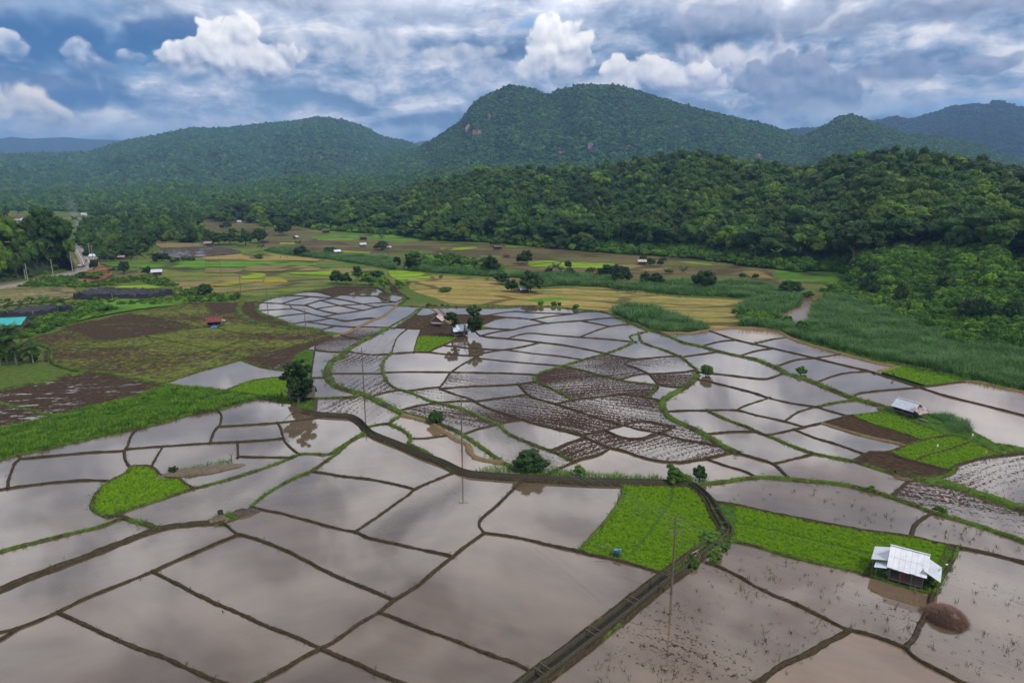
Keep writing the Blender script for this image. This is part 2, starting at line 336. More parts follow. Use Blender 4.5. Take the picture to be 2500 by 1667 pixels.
 (.5,'m','Q 970,1250 1010,1290 1080,1305 1200,1345 1370,1385 1500,1410 1600,1432 1700,1425 1850,1405 1985,1390'),
 (.4,'m','Q 615,1312 760,1302 1015,1293'), (.4,'m','Q 785,1377 930,1368 1190,1350'), (.4,'m','Q 975,1446 1160,1440 1300,1425 1445,1403'),
 (.4,'m','Q 1160,1440 1300,1460 1480,1485 1700,1502 1740,1505'), (.4,'m','Q 1270,1540 1400,1515 1500,1492'), (.3,'m','Q 1120,1090 1300,1100 1470,1117'),
 (1.0,'g','Q 2145,1120 2300,1165 E 380,132'),
 (.5,'m','Q 2185,1215 2350,1180'),
 # east
 (.7,'m','F 180,302 300,345 400,375 600,420 750,455 920,495 1100,540 1270,580 1400,620 1640,697 1800,750 2000,800 2200,850 2352,890 2520,935'),
 (.5,'m','F -10,483 100,470 255,453'),
 (1.6,'o','F -140,300 0,322 60,322 180,302 400,285 550,290 650,305 730,350 800,380 900,410 1100,465 1300,520 1450,550 1500,575'),
 (1.4,'o','F 1330,582 1480,560'), (1.2,'o','F 1930,655 2050,662 2200,700 2352,730 2520,775'),
 (.5,'g','F 1480,556 1600,560 1800,620 1930,655'),
 (.45,'m','F 130,392 260,378 375,368'), (.45,'m','F 395,455 520,440 632,428'), (.7,'g','F 490,382 600,368 725,352'),
 (.5,'m','F 650,522 780,505 920,492 1100,463'), (.5,'m','F 925,624 1100,600 1290,580'),
 (.6,'m','F 1170,750 1225,735 1400,715 1600,698 1680,690 1930,658 2050,662'),
 (.6,'m','F 215,600 350,615 550,638 620,625 705,598'),
 (.6,'m','F 90,640 200,660 350,695 500,735 600,770 750,805 920,830 1000,855 1135,892'),
 (.45,'m','F 370,852 450,815 595,767'), (.5,'m','E 2240,855 F 0,855 170,853 370,853 500,885 700,930 835,962'),
 (.5,'m','F 700,922 800,865 915,833'), (.6,'g','F 920,832 1050,800 1220,778'),
 (.55,'m','F 155,1005 350,1000 515,998'),
 (.8,'g','F 170,855 300,915 450,970 510,998 620,1040 750,1095 900,1150 1050,1180 1200,1210 1350,1260 1500,1305 1580,1330'),
 (.55,'m','F 590,1012 750,990 870,960 960,940 1135,903'), (.6,'m','F 770,992 900,1040 1050,1085 1255,1150'),
 (.8,'o','F 960,940 1100,985 1300,1040 1440,1070 1530,1088'),
 (.7,'m','F 1170,1192 1240,1165 1290,1145 1420,1140 1530,1100 1650,1060 1830,1028'),
 (.9,'m','F 1290,1145 1430,1145 1500,1180 1700,1235 1845,1268'),
 (.8,'m','F 1845,1268 1900,1230 2050,1185 2190,1165 2352,1150 2520,1140'),
 (1.0,'g','F 1830,1028 1900,1035 2050,1090 2195,1165'), (.5,'m','F 1600,1195 1700,1160 1850,1120 1980,1090'),
 (.4,'g','F 1135,892 1170,888 1350,873 1450,890 1650,955 1830,1028'), (.4,'g','F 1170,890 1300,945 1450,990 1655,1058'),
 (.5,'m','F 625,1222 720,1200 905,1170'), (.35,'m','F 160,1198 300,1235 420,1270 515,1312'),
 (1.1,'g','F 150,1360 250,1350 380,1330 530,1313 600,1315 750,1330 1000,1350 1200,1385 1400,1440 1550,1490 C 1600,350 1730,400 1900,450 2100,510 2352,600 2520,670'),
 (.6,'m','C 1430,277 1500,230 1575,168'), (2.6,'g','C 1480,115 1570,150 1650,170 1800,195 2000,260 2200,325 2352,385 2520,450'),
 (1.0,'g','C 1650,165 1750,160 1850,130 1870,100'),
 (.7,'m','C 1575,565 1590,500 1640,450 1725,405'),
 (.8,'m','C 230,325 400,355 600,400 800,440 1000,480 1300,530 1570,565 1800,620 2100,680 2352,745 2520,790'),
 (.6,'g','C 330,600 370,600 500,630 700,690 900,740 1100,780 1250,820 1400,870 1560,920 1720,955'),
 (.6,'m','C 160,740 250,775 400,845 500,905 650,980 800,1040 1000,1140 1130,1200 1300,1245 1450,1295 1540,1335 1600,1400 1750,1480 1850,1530 1930,1568 2080,1640'),
 (.8,'m','C 1150,1205 1000,1290 850,1380 700,1440 550,1540 430,1620'),
 (.7,'m','C 1540,1330 1600,1250 1650,1150 1700,1040 1725,955'), (.7,'g','C 1725,955 1780,860 1850,740 1895,650'),
 (.5,'g','C 1260,805 1330,735 1500,770 1700,800 1790,720 1830,645'),
]
CANAL = 'D 2100,865 2150,882 2250,892 E 0,897 70,905 130,940 170,985 230,1030 400,1097 550,1165 700,1220 800,1270 880,1297 1000,1309 1200,1324 1500,1340 1800,1353 2100,1358 B 2352,208 C 20,212 60,215 130,262 190,330 235,420 285,500 292,535 230,595 100,690 0,775 B 2200,880 2000,1040 1720,1262 1400,1505 1200,1660'
CANALPTS = T(CANAL)
LINES_ONLY = ['X -40,1690 2550,1690', 'X -36,960 -36,1700', 'X 2550,950 2550,1700', 'X -36,1250 -500,1300 -300,2300 2800,2300 3000,1300 2550,1100',       # frame of the survey
  'D -160,755 -160,1230', 'B 1250,175 1260,160', 'B 1210,1650 1300,1955', 'C 230,325 160,270', 'C 330,600 250,590', 'C 360,380 375,590', 'C 170,745 60,740', 'A 1420,470 1500,420 1600,395 1730,365', 'A 1540,472 1640,440 1730,370',
  'F 1780,880 2000,925 2352,905 2520,900', 'F 1835,1025 1990,990 2150,1080 2352,1110 2520,1130', 'F 2352,1120 2520,1130',
  'D 2000,500 1985,620 1985,700 2015,815', 'D 2155,760 2150,890', 'F 1360,820 1460,832', 'F 1460,850 1700,885 1790,885', 'F 1350,873 1290,850 1355,815', 'E 545,150 640,145', 'E 760,270 800,355', 'E 800,290 920,285', 'E 455,293 560,292', 'E 530,346 660,345 805,352', 'F 1850,1250 1840,1300 1825,1365']
def seg_near(p, a, b):
    ax, ay = a; bx, by = b; dx, dy = bx - ax, by - ay; L = dx * dx + dy * dy
    t = 0 if L == 0 else max(0, min(1, ((p[0] - ax) * dx + (p[1] - ay) * dy) / L))
    q = (ax + dx * t, ay + dy * t); return math.hypot(p[0] - q[0], p[1] - q[1]), q
def catmull(P, n=3):
    if len(P) < 3: return P
    out = []
    Q = [P[0]] + P + [P[-1]]
    for i in range(1, len(Q) - 2):
        p0, p1, p2, p3 = Q[i - 1:i + 3]
        for k in range(n):
            t = k / n
            out.append(tuple(.5 * (2 * p1[j] + (p2[j] - p0[j]) * t + (2 * p0[j] - 5 * p1[j] + 4 * p2[j] - p3[j]) * t * t + (3 * p1[j] - p0[j] - 3 * p2[j] + p3[j]) * t ** 3) for j in (0, 1)))
    out.append(P[-1]); return out
LP = [(w, s, T(p)) for (w, s, p) in BUNDS]
ALLP = [l[2] for l in LP] + [CANALPTS] + [T(s) for s in LINES_ONLY]
def snap(i, tol=19.0, over=2.0):
    P = list(ALLP[i])
    for end in (0, -1):
        p = P[end]; inner = P[1] if end == 0 else P[-2]
        best = None
        for j, Q in enumerate(ALLP):
            if j == i: continue
            for k in range(len(Q) - 1):
                d, q = seg_near(p, Q[k], Q[k + 1])
                if best is None or d < best[0]: best = (d, q)
        if best[0] < tol * (1 if p[1] > 900 else .7):
            q = best[1]; dx, dy = q[0] - inner[0], q[1] - inner[1]; L = math.hypot(dx, dy) or 1
            o = (q[0] + dx / L * over, q[1] + dy / L * over); P[end] = q
            if end == 0: P.insert(0, o)
            else: P.append(o)
        else:
            dx, dy = p[0] - inner[0], p[1] - inner[1]; L = math.hypot(dx, dy) or 1; dx /= L; dy /= L; hit = None
            for j, Q in enumerate(ALLP):
                if j == i: continue
                for k in range(len(Q) - 1):
                    ex, ey = Q[k + 1][0] - Q[k][0], Q[k + 1][1] - Q[k][1]; den = dx * ey - dy * ex
                    if abs(den) < 1e-9: continue
                    wx, wy = Q[k][0] - p[0], Q[k][1] - p[1]; t = (wx * ey - wy * ex) / den; u = (wx * dy - wy * dx) / den
                    if 0 < t < 90 and 0 <= u <= 1 and (hit is None or t < hit): hit = t
            if hit is not None: P[end] = (p[0] + dx * (hit + over), p[1] + dy * (hit + over))
    return P
SNAP = [snap(i) for i in range(len(ALLP))]
SMOOTH = [catmull(P, 3) for P in SNAP]
def ground_path(P): return [g(x, y) for (x, y) in P]
# ---------------------------------------------------------------- cut the plain into fields along the bunds
verts, edges = [], []
for P in SMOOTH:
    G = ground_path(P); i0 = len(verts)
    verts += [Vector((v.x, v.y)) for v in G]; edges += [(i0 + k, i0 + k + 1) for k in range(len(G) - 1)]
cd = delaunay_2d_cdt(verts, edges, [], 0, 1e-4)
cv, ce, cf, oe = cd[0], cd[1], cd[2], cd[4]
con = set()
for e, orig in zip(ce, oe):
    if orig: con.add((min(e), max(e)))
par = list(range(len(cf)))
def find(a):
    while par[a] != a: par[a] = par[par[a]]; a = par[a]
    return a
emap = {}
for fi, f in enumerate(cf):
    for k in range(3):
        e = (min(f[k], f[(k + 1) % 3]), max(f[k], f[(k + 1) % 3]))
        if e in con: continue
        if e in emap: par[find(fi)] = find(emap[e])
        else: emap[e] = fi
cells = {}
for fi in range(len(cf)): cells.setdefault(find(fi), []).append(fi)
def cell_at(px, py):
    p = g(px, py)
    for fi, f in enumerate(cf):
        a, b, c = (cv[i] for i in f)
        s1 = (b.x - a.x) * (p.y - a.y) - (b.y - a.y) * (p.x - a.x); s2 = (c.x - b.x) * (p.y - b.y) - (c.y - b.y) * (p.x - b.x); s3 = (a.x - c.x) * (p.y - c.y) - (a.y - c.y) * (p.x - c.x)
        if (s1 >= 0 and s2 >= 0 and s3 >= 0) or (s1 <= 0 and s2 <= 0 and s3 <= 0): return find(fi)
    return None
def cell_area(c):
    return sum(abs((cv[cf[i][1]].x - cv[cf[i][0]].x) * (cv[cf[i][2]].y - cv[cf[i][0]].y) - (cv[cf[i][1]].y - cv[cf[i][0]].y) * (cv[cf[i][2]].x - cv[cf[i][0]].x)) / 2 for i in cells[c])
# ---------------------------------------------------------------- object helpers
def tag(o, label=None, cat=None, group=None, kind=None):
    if label: o['label'] = label
    if cat: o['category'] = cat
    if group: o['group'] = group
    if kind: o['kind'] = kind
    return o
def mesh_obj(name, V, F, material=None, parent=None, link=True, smooth=False):
    me = bpy.data.meshes.new(name); me.from_pydata([tuple(v) for v in V], [], F)
    if material: me.materials.append(material)
    if smooth: me.polygons.foreach_set('use_smooth', [True] * len(me.polygons))
    me.update()
    o = bpy.data.objects.new(name, me)
    if link: COL.objects.link(o)
    if parent: o.parent = parent
    return o
def np_mesh(name, V, F, material=None, smooth=False, quads=True):
    """fast mesh from numpy arrays V (n,3), F (m,k)"""
    me = bpy.data.meshes.new(name); k = F.shape[1]
    me.vertices.add(len(V)); me.vertices.foreach_set('co', np.ascontiguousarray(V, np.float32).ravel())
    me.loops.add(F.size); me.loops.foreach_set('vertex_index', np.ascontiguousarray(F, np.int32).ravel())
    me.polygons.add(len(F)); me.polygons.foreach_set('loop_start', np.arange(0, F.size, k, dtype=np.int32)); me.polygons.foreach_set('loop_total', np.full(len(F), k, np.int32))
    if smooth: me.polygons.foreach_set('use_smooth', np.ones(len(F), bool))
    if material: me.materials.append(material)
    me.update(calc_edges=True); me.validate(); return me
def np_obj(name, V, F, material=None, parent=None, smooth=False):
    o = bpy.data.objects.new(name, np_mesh(name, V, F, material, smooth)); COL.objects.link(o)
    if parent: o.parent = parent
    return o
class MB:
    """collects boxes, beams and sheets, then builds ONE mesh"""
    def __init__(s): s.V = []; s.F = []
    def quad(s, *p):
        i = len(s.V); s.V += [tuple(q) for q in p]; s.F.append(tuple(range(i, i + len(p)))); return s
    def hexa(s, p):   # 8 points bottom 4 ccw, top 4 ccw
        i = len(s.V); s.V += [tuple(q) for q in p]
        for f in ((0, 3, 2, 1), (4, 5, 6, 7), (0, 1, 5, 4), (1, 2, 6, 5), (2, 3, 7, 6), (3, 0, 4, 7)): s.F.append(tuple(i + k for k in f))
        return s
    def box(s, c, d, rz=0):
        x, y, z = (v / 2 for v in d); ca, sa = math.cos(rz), math.sin(rz)
        P = [(-x, -y, -z), (x, -y, -z), (x, y, -z), (-x, y, -z), (-x, -y, z), (x, -y, z), (x, y, z), (-x, y, z)]
        s.hexa([(c[0] + a * ca - b * sa, c[1] + a * sa + b * ca, c[2] + e) for a, b, e in P]); return s
    def beam(s, a, b, w, h=None, n=0, w2=None):
        a, b = Vector(a), Vector(b); h = h or w; d = (b - a).normalized()
        u = d.cross(Vector((0, 0, 1))); u = Vector((1, 0, 0)) if u.length < 1e-4 else u.normalized(); v = u.cross(d)
        if n:   # round
            w2 = w if w2 is None else w2; i = len(s.V)
            for (p, r) in ((a, w / 2), (b, w2 / 2)):
                for k in range(n):
                    t = 2 * math.pi * k / n; s.V.append(tuple(p + u * math.cos(t) * r + v * math.sin(t) * r))
            for k in range(n): s.F.append((i + k, i + (k + 1) % n, i + n + (k + 1) % n, i + n + k))
            s.F.append(tuple(i + n + k for k in range(n))); s.F.append(tuple(i + n - 1 - k for k in range(n)))
        else:
            u *= w / 2; v *= h / 2
            s.hexa([a - u - v, a + u - v, b + u - v, b - u - v, a - u + v, a + u + v, b + u + v, b - u + v])
        return s
    def slab(s, p, t):  # thick sheet from a 4-corner loop, thickness t along its normal
        p = [Vector(q) for q in p]; n = (p[1] - p[0]).cross(p[3] - p[0]).normalized() * t; return s.hexa([q - n for q in p] + p)
    def build(s, name, m, parent=None, link=True): return mesh_obj(name, s.V, s.F, m, parent, link)
def empty(name, loc, rz=0, **k):
    o = bpy.data.objects.new(name, None); COL.objects.link(o); o.location = loc; o.rotation_euler = (0, 0, rz); o.empty_display_size = .3
    return tag(o, **k)
def arc_resample(G, step):
    pts = [Vector((p[0], p[1])) for p in G]; out = [pts[0]]; acc = 0
    for a, b in zip(pts[:-1], pts[1:]):
        L = (b - a).length
        if L < 1e-6: continue
        st = step((a + b) / 2) if callable(step) else step
        while acc + L >= st:
            t = (st - acc) / L; a = a + (b - a) * t; out.append(a.copy()); L = (b - a).length; acc = 0
        acc += L
    if (out[-1] - pts[-1]).length > .05: out.append(pts[-1])
    return out
# ---------------------------------------------------------------- ground materials
def m_paddy(nt, b):
    p = nt.pos(); cov, hue, ang = nt.ocol()
    x, y, z = nt.sep(p); a = nt.m('MULTIPLY', ang, 3.14159); ca, sa = nt.m('COSINE', a), nt.m('SINE', a)
    u = nt.m('ADD', nt.m('MULTIPLY', x, ca), nt.m('MULTIPLY', y, sa)); v = nt.m('SUBTRACT', nt.m('MULTIPLY', y, ca), nt.m('MULTIPLY', x, sa))
    q = nt.comb(nt.m('MULTIPLY', u, .28), nt.m('MULTIPLY', v, 1.35), 0)
    n = nt.noise(nt.vm('MULTIPLY', q, (5.4, 1.9, 1)), 1.0, 5, .75); n2 = nt.noise(nt.comb(x, y, 0), 2.2, 3, .75)
    big = nt.noise(nt.comb(nt.m('MULTIPLY', u, .5), v, nt.rnd()), .07, 2, .5)
    rows = nt.m('SINE', nt.m('ADD', nt.m('MULTIPLY', v, 3.6), nt.m('MULTIPLY', big, 30)))
    s = nt.m('ADD', nt.m('ADD', nt.m('MULTIPLY', n, .55), nt.m('MULTIPLY', n2, .45)), nt.m('ADD', nt.m('MULTIPLY', nt.m('SUBTRACT', big, .5), .36), nt.m('MULTIPLY', rows, .026)))
    s = nt.m('ADD', nt.m('MULTIPLY', nt.m('SUBTRACT', s, .5), 2.0), .5); t = nt.lin(cov, 0, 1, 1.0, .12)
    mask = nt.ss(s, t, nt.m('ADD', t, .03)); mask = nt.m('MULTIPLY', mask, nt.ss(cov, 0, .03))
    murk = nt.noise(nt.comb(nt.m('MULTIPLY', u, .4), v, nt.m('MULTIPLY', nt.rnd(), 9)), .12, 4, .6)
    k = nt.lin(murk, .3, .7, .62, 1.32)
    wc = nt.mix(hue, (.094, .069, .046), (.24, .15, .088))
    wc = nt.vm('SCALE', wc, sc=k)
    mudc = nt.mix(nt.lin(n2, .3, .7), (.014, .007, .004), (.058, .031, .020))
    nt.put(b.inputs['Base Color'], nt.mix(mask, wc, mudc))
    nt.put(b.inputs['Roughness'], nt.lin(mask, 0, 1, .045, .75)); b.inputs['IOR'].default_value = 1.85
    nt.put(b.inputs['Specular IOR Level'], nt.lin(mask, 0, 1, .5, .03))
    rip = nt.noise(nt.comb(x, y, 0), .9, 3, .6)
    hh = nt.m('ADD', nt.m('MULTIPLY', mask, nt.m('ADD', .5, n2)), nt.m('MULTIPLY', rip, .012))
    nt.put(b.inputs['Normal'], nt.bump(hh, .8, .12))
def m_rough_field(nt, b):
    # ploughed brown earth with olive regrowth and streaks of standing water (object colour: r green, g water, b angle)
    p = nt.pos(); gr, wa, ang = nt.ocol(); x, y, z = nt.sep(p); a = nt.m('MULTIPLY', ang, 3.14159); ca, sa = nt.m('COSINE', a), nt.m('SINE', a)
    u = nt.m('ADD', nt.m('MULTIPLY', x, ca), nt.m('MULTIPLY', y, sa)); v = nt.m('SUBTRACT', nt.m('MULTIPLY', y, ca), nt.m('MULTIPLY', x, sa))
    n = nt.noise(nt.comb(nt.m('MULTIPLY', u, .5), v, 0), 1.5, 6, .75); big = nt.noise(nt.comb(nt.m('MULTIPLY', u, .3), v, 3), .06, 4, .6)
    n3 = nt.noise(nt.comb(x, y, 7), .8, 5, .7)
    soil = nt.mix(nt.lin(n, .35, .7), (.018, .012, .007), (.085, .053, .030))
    green = nt.mix(nt.lin(n3, .3, .7), (.040, .060, .010), (.15, .17, .03))
    gm = nt.ss(nt.m('ADD', nt.m('MULTIPLY', n3, .7), nt.m('MULTIPLY', big, .6)), nt.lin(gr, 0, 1, .95, .38), nt.lin(gr, 0, 1, 1.0, .62))
    col = nt.mix(gm, soil, green)
    w = nt.noise(nt.comb(nt.m('MULTIPLY', u, .11), nt.m('MULTIPLY', v, .42), 11), 1.0, 6, .78)
    ws = nt.m('ADD', w, nt.m('MULTIPLY', nt.m('SUBTRACT', n, .5), .35)); ws = nt.m('ADD', nt.m('MULTIPLY', nt.m('SUBTRACT', ws, .5), 2.0), .5); wm = nt.ss(ws, nt.lin(wa, 0, 1, .98, .2), nt.lin(wa, 0, 1, 1.02, .24))
    col = nt.mix(wm, col, (.17, .14, .12)); nt.put(b.inputs['Specular IOR Level'], nt.lin(wm, 0, 1, .05, 1))
    nt.put(b.inputs['Base Color'], col); nt.put(b.inputs['Roughness'], nt.lin(wm, 0, 1, .85, .06))
    nt.put(b.inputs['Normal'], nt.bump(nt.m('MULTIPLY', n, nt.m('SUBTRACT', 1, wm)), .9, .35))
def m_rice(nt, b):
    p = nt.pos(); x, y, z = nt.sep(p); n = nt.noise(nt.comb(x, y, 0), 1.6, 5, .7); big = nt.noise(nt.comb(x, y, nt.m('MULTIPLY', nt.rnd(), 20)), .12, 3)
    c = nt.mix(nt.lin(n, .3, .7), (.030, .065, .006), (.06, .13, .010)); c = nt.mix(nt.m('MULTIPLY', nt.lin(big, .45, .7), .3), c, (.07, .14, .012))
    nt.put(b.inputs['Base Color'], c); b.inputs['Roughness'].default_value = .8; nt.put(b.inputs['Normal'], nt.bump(n, .8, .3))
def m_grass(nt, b):
    p = nt.pos(); x, y, z = nt.sep(p); n = nt.noise(nt.comb(x, y, 0), 1.1, 6, .75); big = nt.noise(nt.comb(x, y, 5), .05, 4, .6)
    c = nt.mix(nt.lin(n, .3, .7), (.022, .055, .008), (.075, .15, .02)); c = nt.mix(nt.m('MULTIPLY', nt.lin(big, .5, .65), .6), c, (.15, .14, .045))
    nt.put(b.inputs['Base Color'], c); b.inputs['Roughness'].default_value = .85; nt.put(b.inputs['Normal'], nt.bump(n, .9, .5))
def m_bund(nt, b):
    p = nt.pos(); gr, dry, k = nt.ocol(); n = nt.noise(p, 2.2, 5, .75); big = nt.noise(p, .22, 3, .6)
    soil = nt.mix(nt.lin(n, .3, .7), (.018, .014, .008), (.075, .058, .034)); soil = nt.mix(nt.m('MULTIPLY', dry, .8), soil, nt.mix(nt.lin(n, .3, .7), (.12, .085, .04), (.30, .22, .12)))
    green = nt.mix(nt.lin(n, .3, .7), (.030, .055, .008), (.095, .16, .022))
    z = nt.sep(nt.obj())[2]
    gm = nt.ss(nt.m('ADD', nt.m('MULTIPLY', big, .75), nt.m('MULTIPLY', n, .35)), nt.lin(gr, 0, 1, .82, .22), nt.lin(gr, 0, 1, .95, .42))
    nt.put(b.inputs['Base Color'], nt.mix(gm, soil, green)); b.inputs['Roughness'].default_value = .9; nt.put(b.inputs['Normal'], nt.bump(n, 1, .2))
def m_plain(nt, b):
    p = nt.pos(); x, y, z = nt.sep(p); q = nt.comb(nt.m('MULTIPLY', x, .35), y, 0)
    n = nt.noise(nt.comb(x, y, 0), .7, 6, .75); big = nt.noise(q, .028, 4, .6); b2 = nt.noise(q, .05, 3, .6, w=None)
    c = nt.mix(nt.lin(n, .3, .7), (.030, .055, .010), (.10, .145, .028)); c = nt.mix(nt.m('MULTIPLY', nt.lin(big, .48, .6), .8), c, nt.mix(nt.lin(n, .3, .7), (.08, .06, .03), (.22, .17, .08)))
    nt.put(b.inputs['Base Color'], c); b.inputs['Roughness'].default_value = .9; nt.put(b.inputs['Normal'], nt.bump(n, .7, .4))
def strips(cols, freq, ang, warp=6.0):
    """field of long narrow plots: colours alternate across the plots"""
    def f(nt, b):
        p = nt.pos(); x, y, z = nt.sep(p); ca, sa = math.cos(ang), math.sin(ang)
        u = nt.m('ADD', nt.m('MULTIPLY', x, ca), nt.m('MULTIPLY', y, sa)); v = nt.m('SUBTRACT', nt.m('MULTIPLY', y, ca), nt.m('MULTIPLY', x, sa))
        wv = nt.noise(nt.comb(nt.m('MULTIPLY', u, .5), v, 0), .02, 3, .5); v2 = nt.m('ADD', v, nt.m('MULTIPLY', wv, warp * 6))
        cell = nt.node('ShaderNodeTexVoronoi', feature='F1'); nt.put(cell.inputs['Vector'], nt.comb(nt.m('MULTIPLY', u, freq * .22), nt.m('MULTIPLY', v2, freq), 0)); cell.inputs['Scale'].default_value = 1; cell.inputs['Randomness'].default_value = .55
        r = nt.sep(cell.outputs['Color'])[0]
        edge = nt.node('ShaderNodeTexVoronoi', feature='DISTANCE_TO_EDGE'); nt.put(edge.inputs['Vector'], nt.comb(nt.m('MULTIPLY', u, freq * .22), nt.m('MULTIPLY', v2, freq), 0)); edge.inputs['Scale'].default_value = 1; edge.inputs['Randomness'].default_value = .55
        n = nt.noise(nt.comb(nt.m('MULTIPLY', u, .4), v, 0), .6, 6, .75); patch = nt.noise(nt.comb(u, v, 4), .045, 4, .65)
        c = nt.ramp(nt.m('ADD', nt.m('MULTIPLY', r, .6), nt.m('MULTIPLY', nt.lin(patch, .3, .7), .4)), [(i / (len(cols) - 1), k) for i, k in enumerate(cols)])
        c = nt.vm('SCALE', c, sc=nt.lin(n, .3, .7, .6, 1.35))
        c = nt.mix(nt.m('MULTIPLY', nt.m('SUBTRACT', 1, nt.ss(edge.outputs[0], .03, .08)), .75), c, (.045, .035, .018))
        nt.put(b.inputs['Base Color'], c); b.inputs['Roughness'].default_value = .9; nt.put(b.inputs['Normal'], nt.bump(n, .7, .3))
    return f
M_PAD = mat('paddy_water', m_paddy, spec=.5); M_ROUGH = mat('ploughed_field', m_rough_field, spec=.06); M_RICE = mat('young_rice', m_rice, spec=.06)
M_GRASS = mat('rough_grass', m_grass, spec=.06); M_BUND = mat('earth_bund', m_bund, spec=.08); M_PLAIN = mat('plain_ground', m_plain, spec=.06)
M_STUB = mat('stubble_field', strips([(.19, .155, .045), (.26, .20, .065), (.15, .15, .035), (.29, .22, .085)], .10, R(-12)), spec=.06)
M_MIX = mat('mixed_plots', strips([(.07, .12, .02), (.13, .155, .03), (.05, .12, .015), (.19, .15, .06), (.10, .15, .025)], .065, R(4)), spec=.06)
M_BROWN = mat('brown_plots', strips([(.085, .062, .036), (.115, .088, .045), (.09, .10, .028), (.07, .05, .032), (.11, .12, .035)], .05, R(-8)), spec=.06)
M_GREEN = mat('green_plots', strips([(.06, .16, .012), (.09, .20, .02), (.05, .12, .015), (.12, .19, .025)], .08, R(0)), spec=.06)
M_LIME = mat('lime_plots', strips([(.13, .25, .012), (.17, .27, .015), (.10, .20, .015)], .09, R(3)), spec=.06)
M_YEL = mat('yellow_crop', strips([(.26, .22, .02), (.20, .19, .025), (.30, .24, .03)], .12, R(3)), spec=.06)
M_TAN = mat('tan_plots', strips([(.19, .155, .065), (.16, .13, .05), (.14, .14, .04)], .07, R(5)), spec=.06)
M_RED = mat('red_soil', strips([(.21, .085, .045), (.25, .11, .06), (.17, .075, .04)], .1, R(35)), spec=.06)
# ---------------------------------------------------------------- the ground sheet
def ground_sheet():
    xs = np.concatenate([-np.geomspace(30000, 60, 26), np.linspace(-50, 50, 5), np.geomspace(60, 30000, 26)]); ys = np.concatenate([[-400, -100, 0, 30], np.geomspace(60, 30000, 30)])
    X, Y = np.meshgrid(xs, ys); V = np.stack([X.ravel(), Y.ravel(), np.full(X.size, -.35)], 1); nx = len(xs); ny = len(ys)
    i = (np.arange(ny - 1)[:, None] * nx + np.arange(nx - 1)[None, :]).ravel(); F = np.stack([i, i + 1, i + nx + 1, i + nx], 1)
    tag(np_obj('ground', V, F, M_PLAIN), kind='structure')
ground_sheet()
# ---------------------------------------------------------------- fields: (kind, seeds, params)
SEEDS = [
 ('rice', 'D 950,1420'), ('rice', 'D 1800,680'), ('rice', 'E 620,400'), ('rice', 'B 2150,450'), ('rice', 'C 900,580'),
 ('rice', 'F 1500,960'), ('rice', 'F 1700,1110'), ('rice', 'F 1800,1190'),
 ('wild', 'D 900,850'), ('wild', 'D 100,575'), ('grass', 'D 300,640'), ('grass', 'C 300,430'), ('grass', 'C 1600,880'), ('grass', 'C 1800,800'), ('grass', 'A 1500,445'), ('grass', 'A 1690,390'),
 ('grass', 'D 1800,758'), ('grass', 'D 2080,800'), ('grass', 'D 2100,700'), ('grass', 'B 1990,230'), ('grass','F 1560,1150'),
]
for k, s in {(.66, .30): '300,370 800,400 900,390 500,420 450,480 560,400 1300,470 1100,400 1500,370 1650,300 1950,370 1750,420 1850,320 1850,340', (.34, .30): '700,320 600,470 1000,240 1250,210 1300,160 1400,340 1550,230 900,300 1380,240 1200,280',
               (.14, .30): '1550,150 1730,180 1850,240 700,240 1700,240 1650,220', (.5, .55): '900,620 1000,580 1300,540'}.items():
    for w in s.split(): SEEDS.append(('rough', 'D ' + w, k[0], k[1], .02))
SEEDS += [('rough', 'D 300,800', .12, .45, .05), ('rough', 'D 100,880', .05, .5, .05), ('rough', 'E 650,310', .4, .2, .5), ('rough', 'F 1250,960', .25, .08, .83), ('rough', 'C 1500,60', .05, .25, .85),
 ('rough', 'Q 1650,1080', .15, .0, .1), ('rough', 'D 1950,450', .1, .4, .15)]
for cov, ang, s in [(.30, .5, 'E 200,430 280,330'), (.42, .4, 'E 100,530 80,660 150,860 D 2250,830'), (.28, .1, 'D 2240,690 D 1800,530 E 480,320'), (.62, .2, 'D 2200,420 E 100,330 E 60,400 D 2100,540 E 30,330'),
    (.45, .9, 'E 360,780 1000,720 F 30,540'), (.55, .85, 'E 700,880 1350,740 1000,850 D 2050,640'), (.22, .1, 'E 2000,430'), (.58, .12, 'E 1700,500'), (.68, .06, 'E 1700,640'), (.35, .2, 'E 2150,540 2050,620'), (.6, .0, 'E 2250,640 1900,710'),
    (.45, .2, 'E 2200,720'), (.62, .87, 'E 1900,850'), (.56, .86, 'E 1400,870'), (.42, .82, 'E 1050,1040 1350,1100'), (.62, .85, 'E 1350,1010'), (.6, .2, 'E 1620,1130'), (.6, .0, 'E 2100,970 F 50,1030'), (.32, .0, 'E 1980,1010'), (.55, .95, 'E 2000,1080 F 100,1140 E 2200,1150'),
    (.48, .15, 'C 2200,130 C 2100,60'), (.50, .88, 'C 1900,240'), (.22, .9, 'C 700,290'), (.24, .9, 'C 1900,520'), (.25, .85, 'C 700,760'), (.34, .8, 'C 300,950'), (.25, .8, 'C 2100,1100'), (.4, .1, 'Q 1900,1100')]:
    t = None
    for w in s.split():
        if w in TILES: t = w
        else: SEEDS.append(('pad', t + ' ' + w, cov, .12 if t == 'C' and cov < .4 else 0.0, ang))
for hue, s in [(.42, 'C 1300,1450'), (.60, 'F 2200,760'), (.32, 'F 1700,780 F 2200,1000'), (.16, 'C 900,130 F 300,1220 F 100,1260 E 1900,1230'), (.2, 'E 500,960 E 650,1100'), (.25, 'F 1250,520 F 800,400'), (.7, 'F 450,310'), (.06, 'B 1200,900 B 600,1300 A 1800,1250')]:
    t = None
    for w in s.split():
        if w in TILES: t = w
        else: SEEDS.append(('pad', t + ' ' + w, .0, hue, .85))
ctype = {}
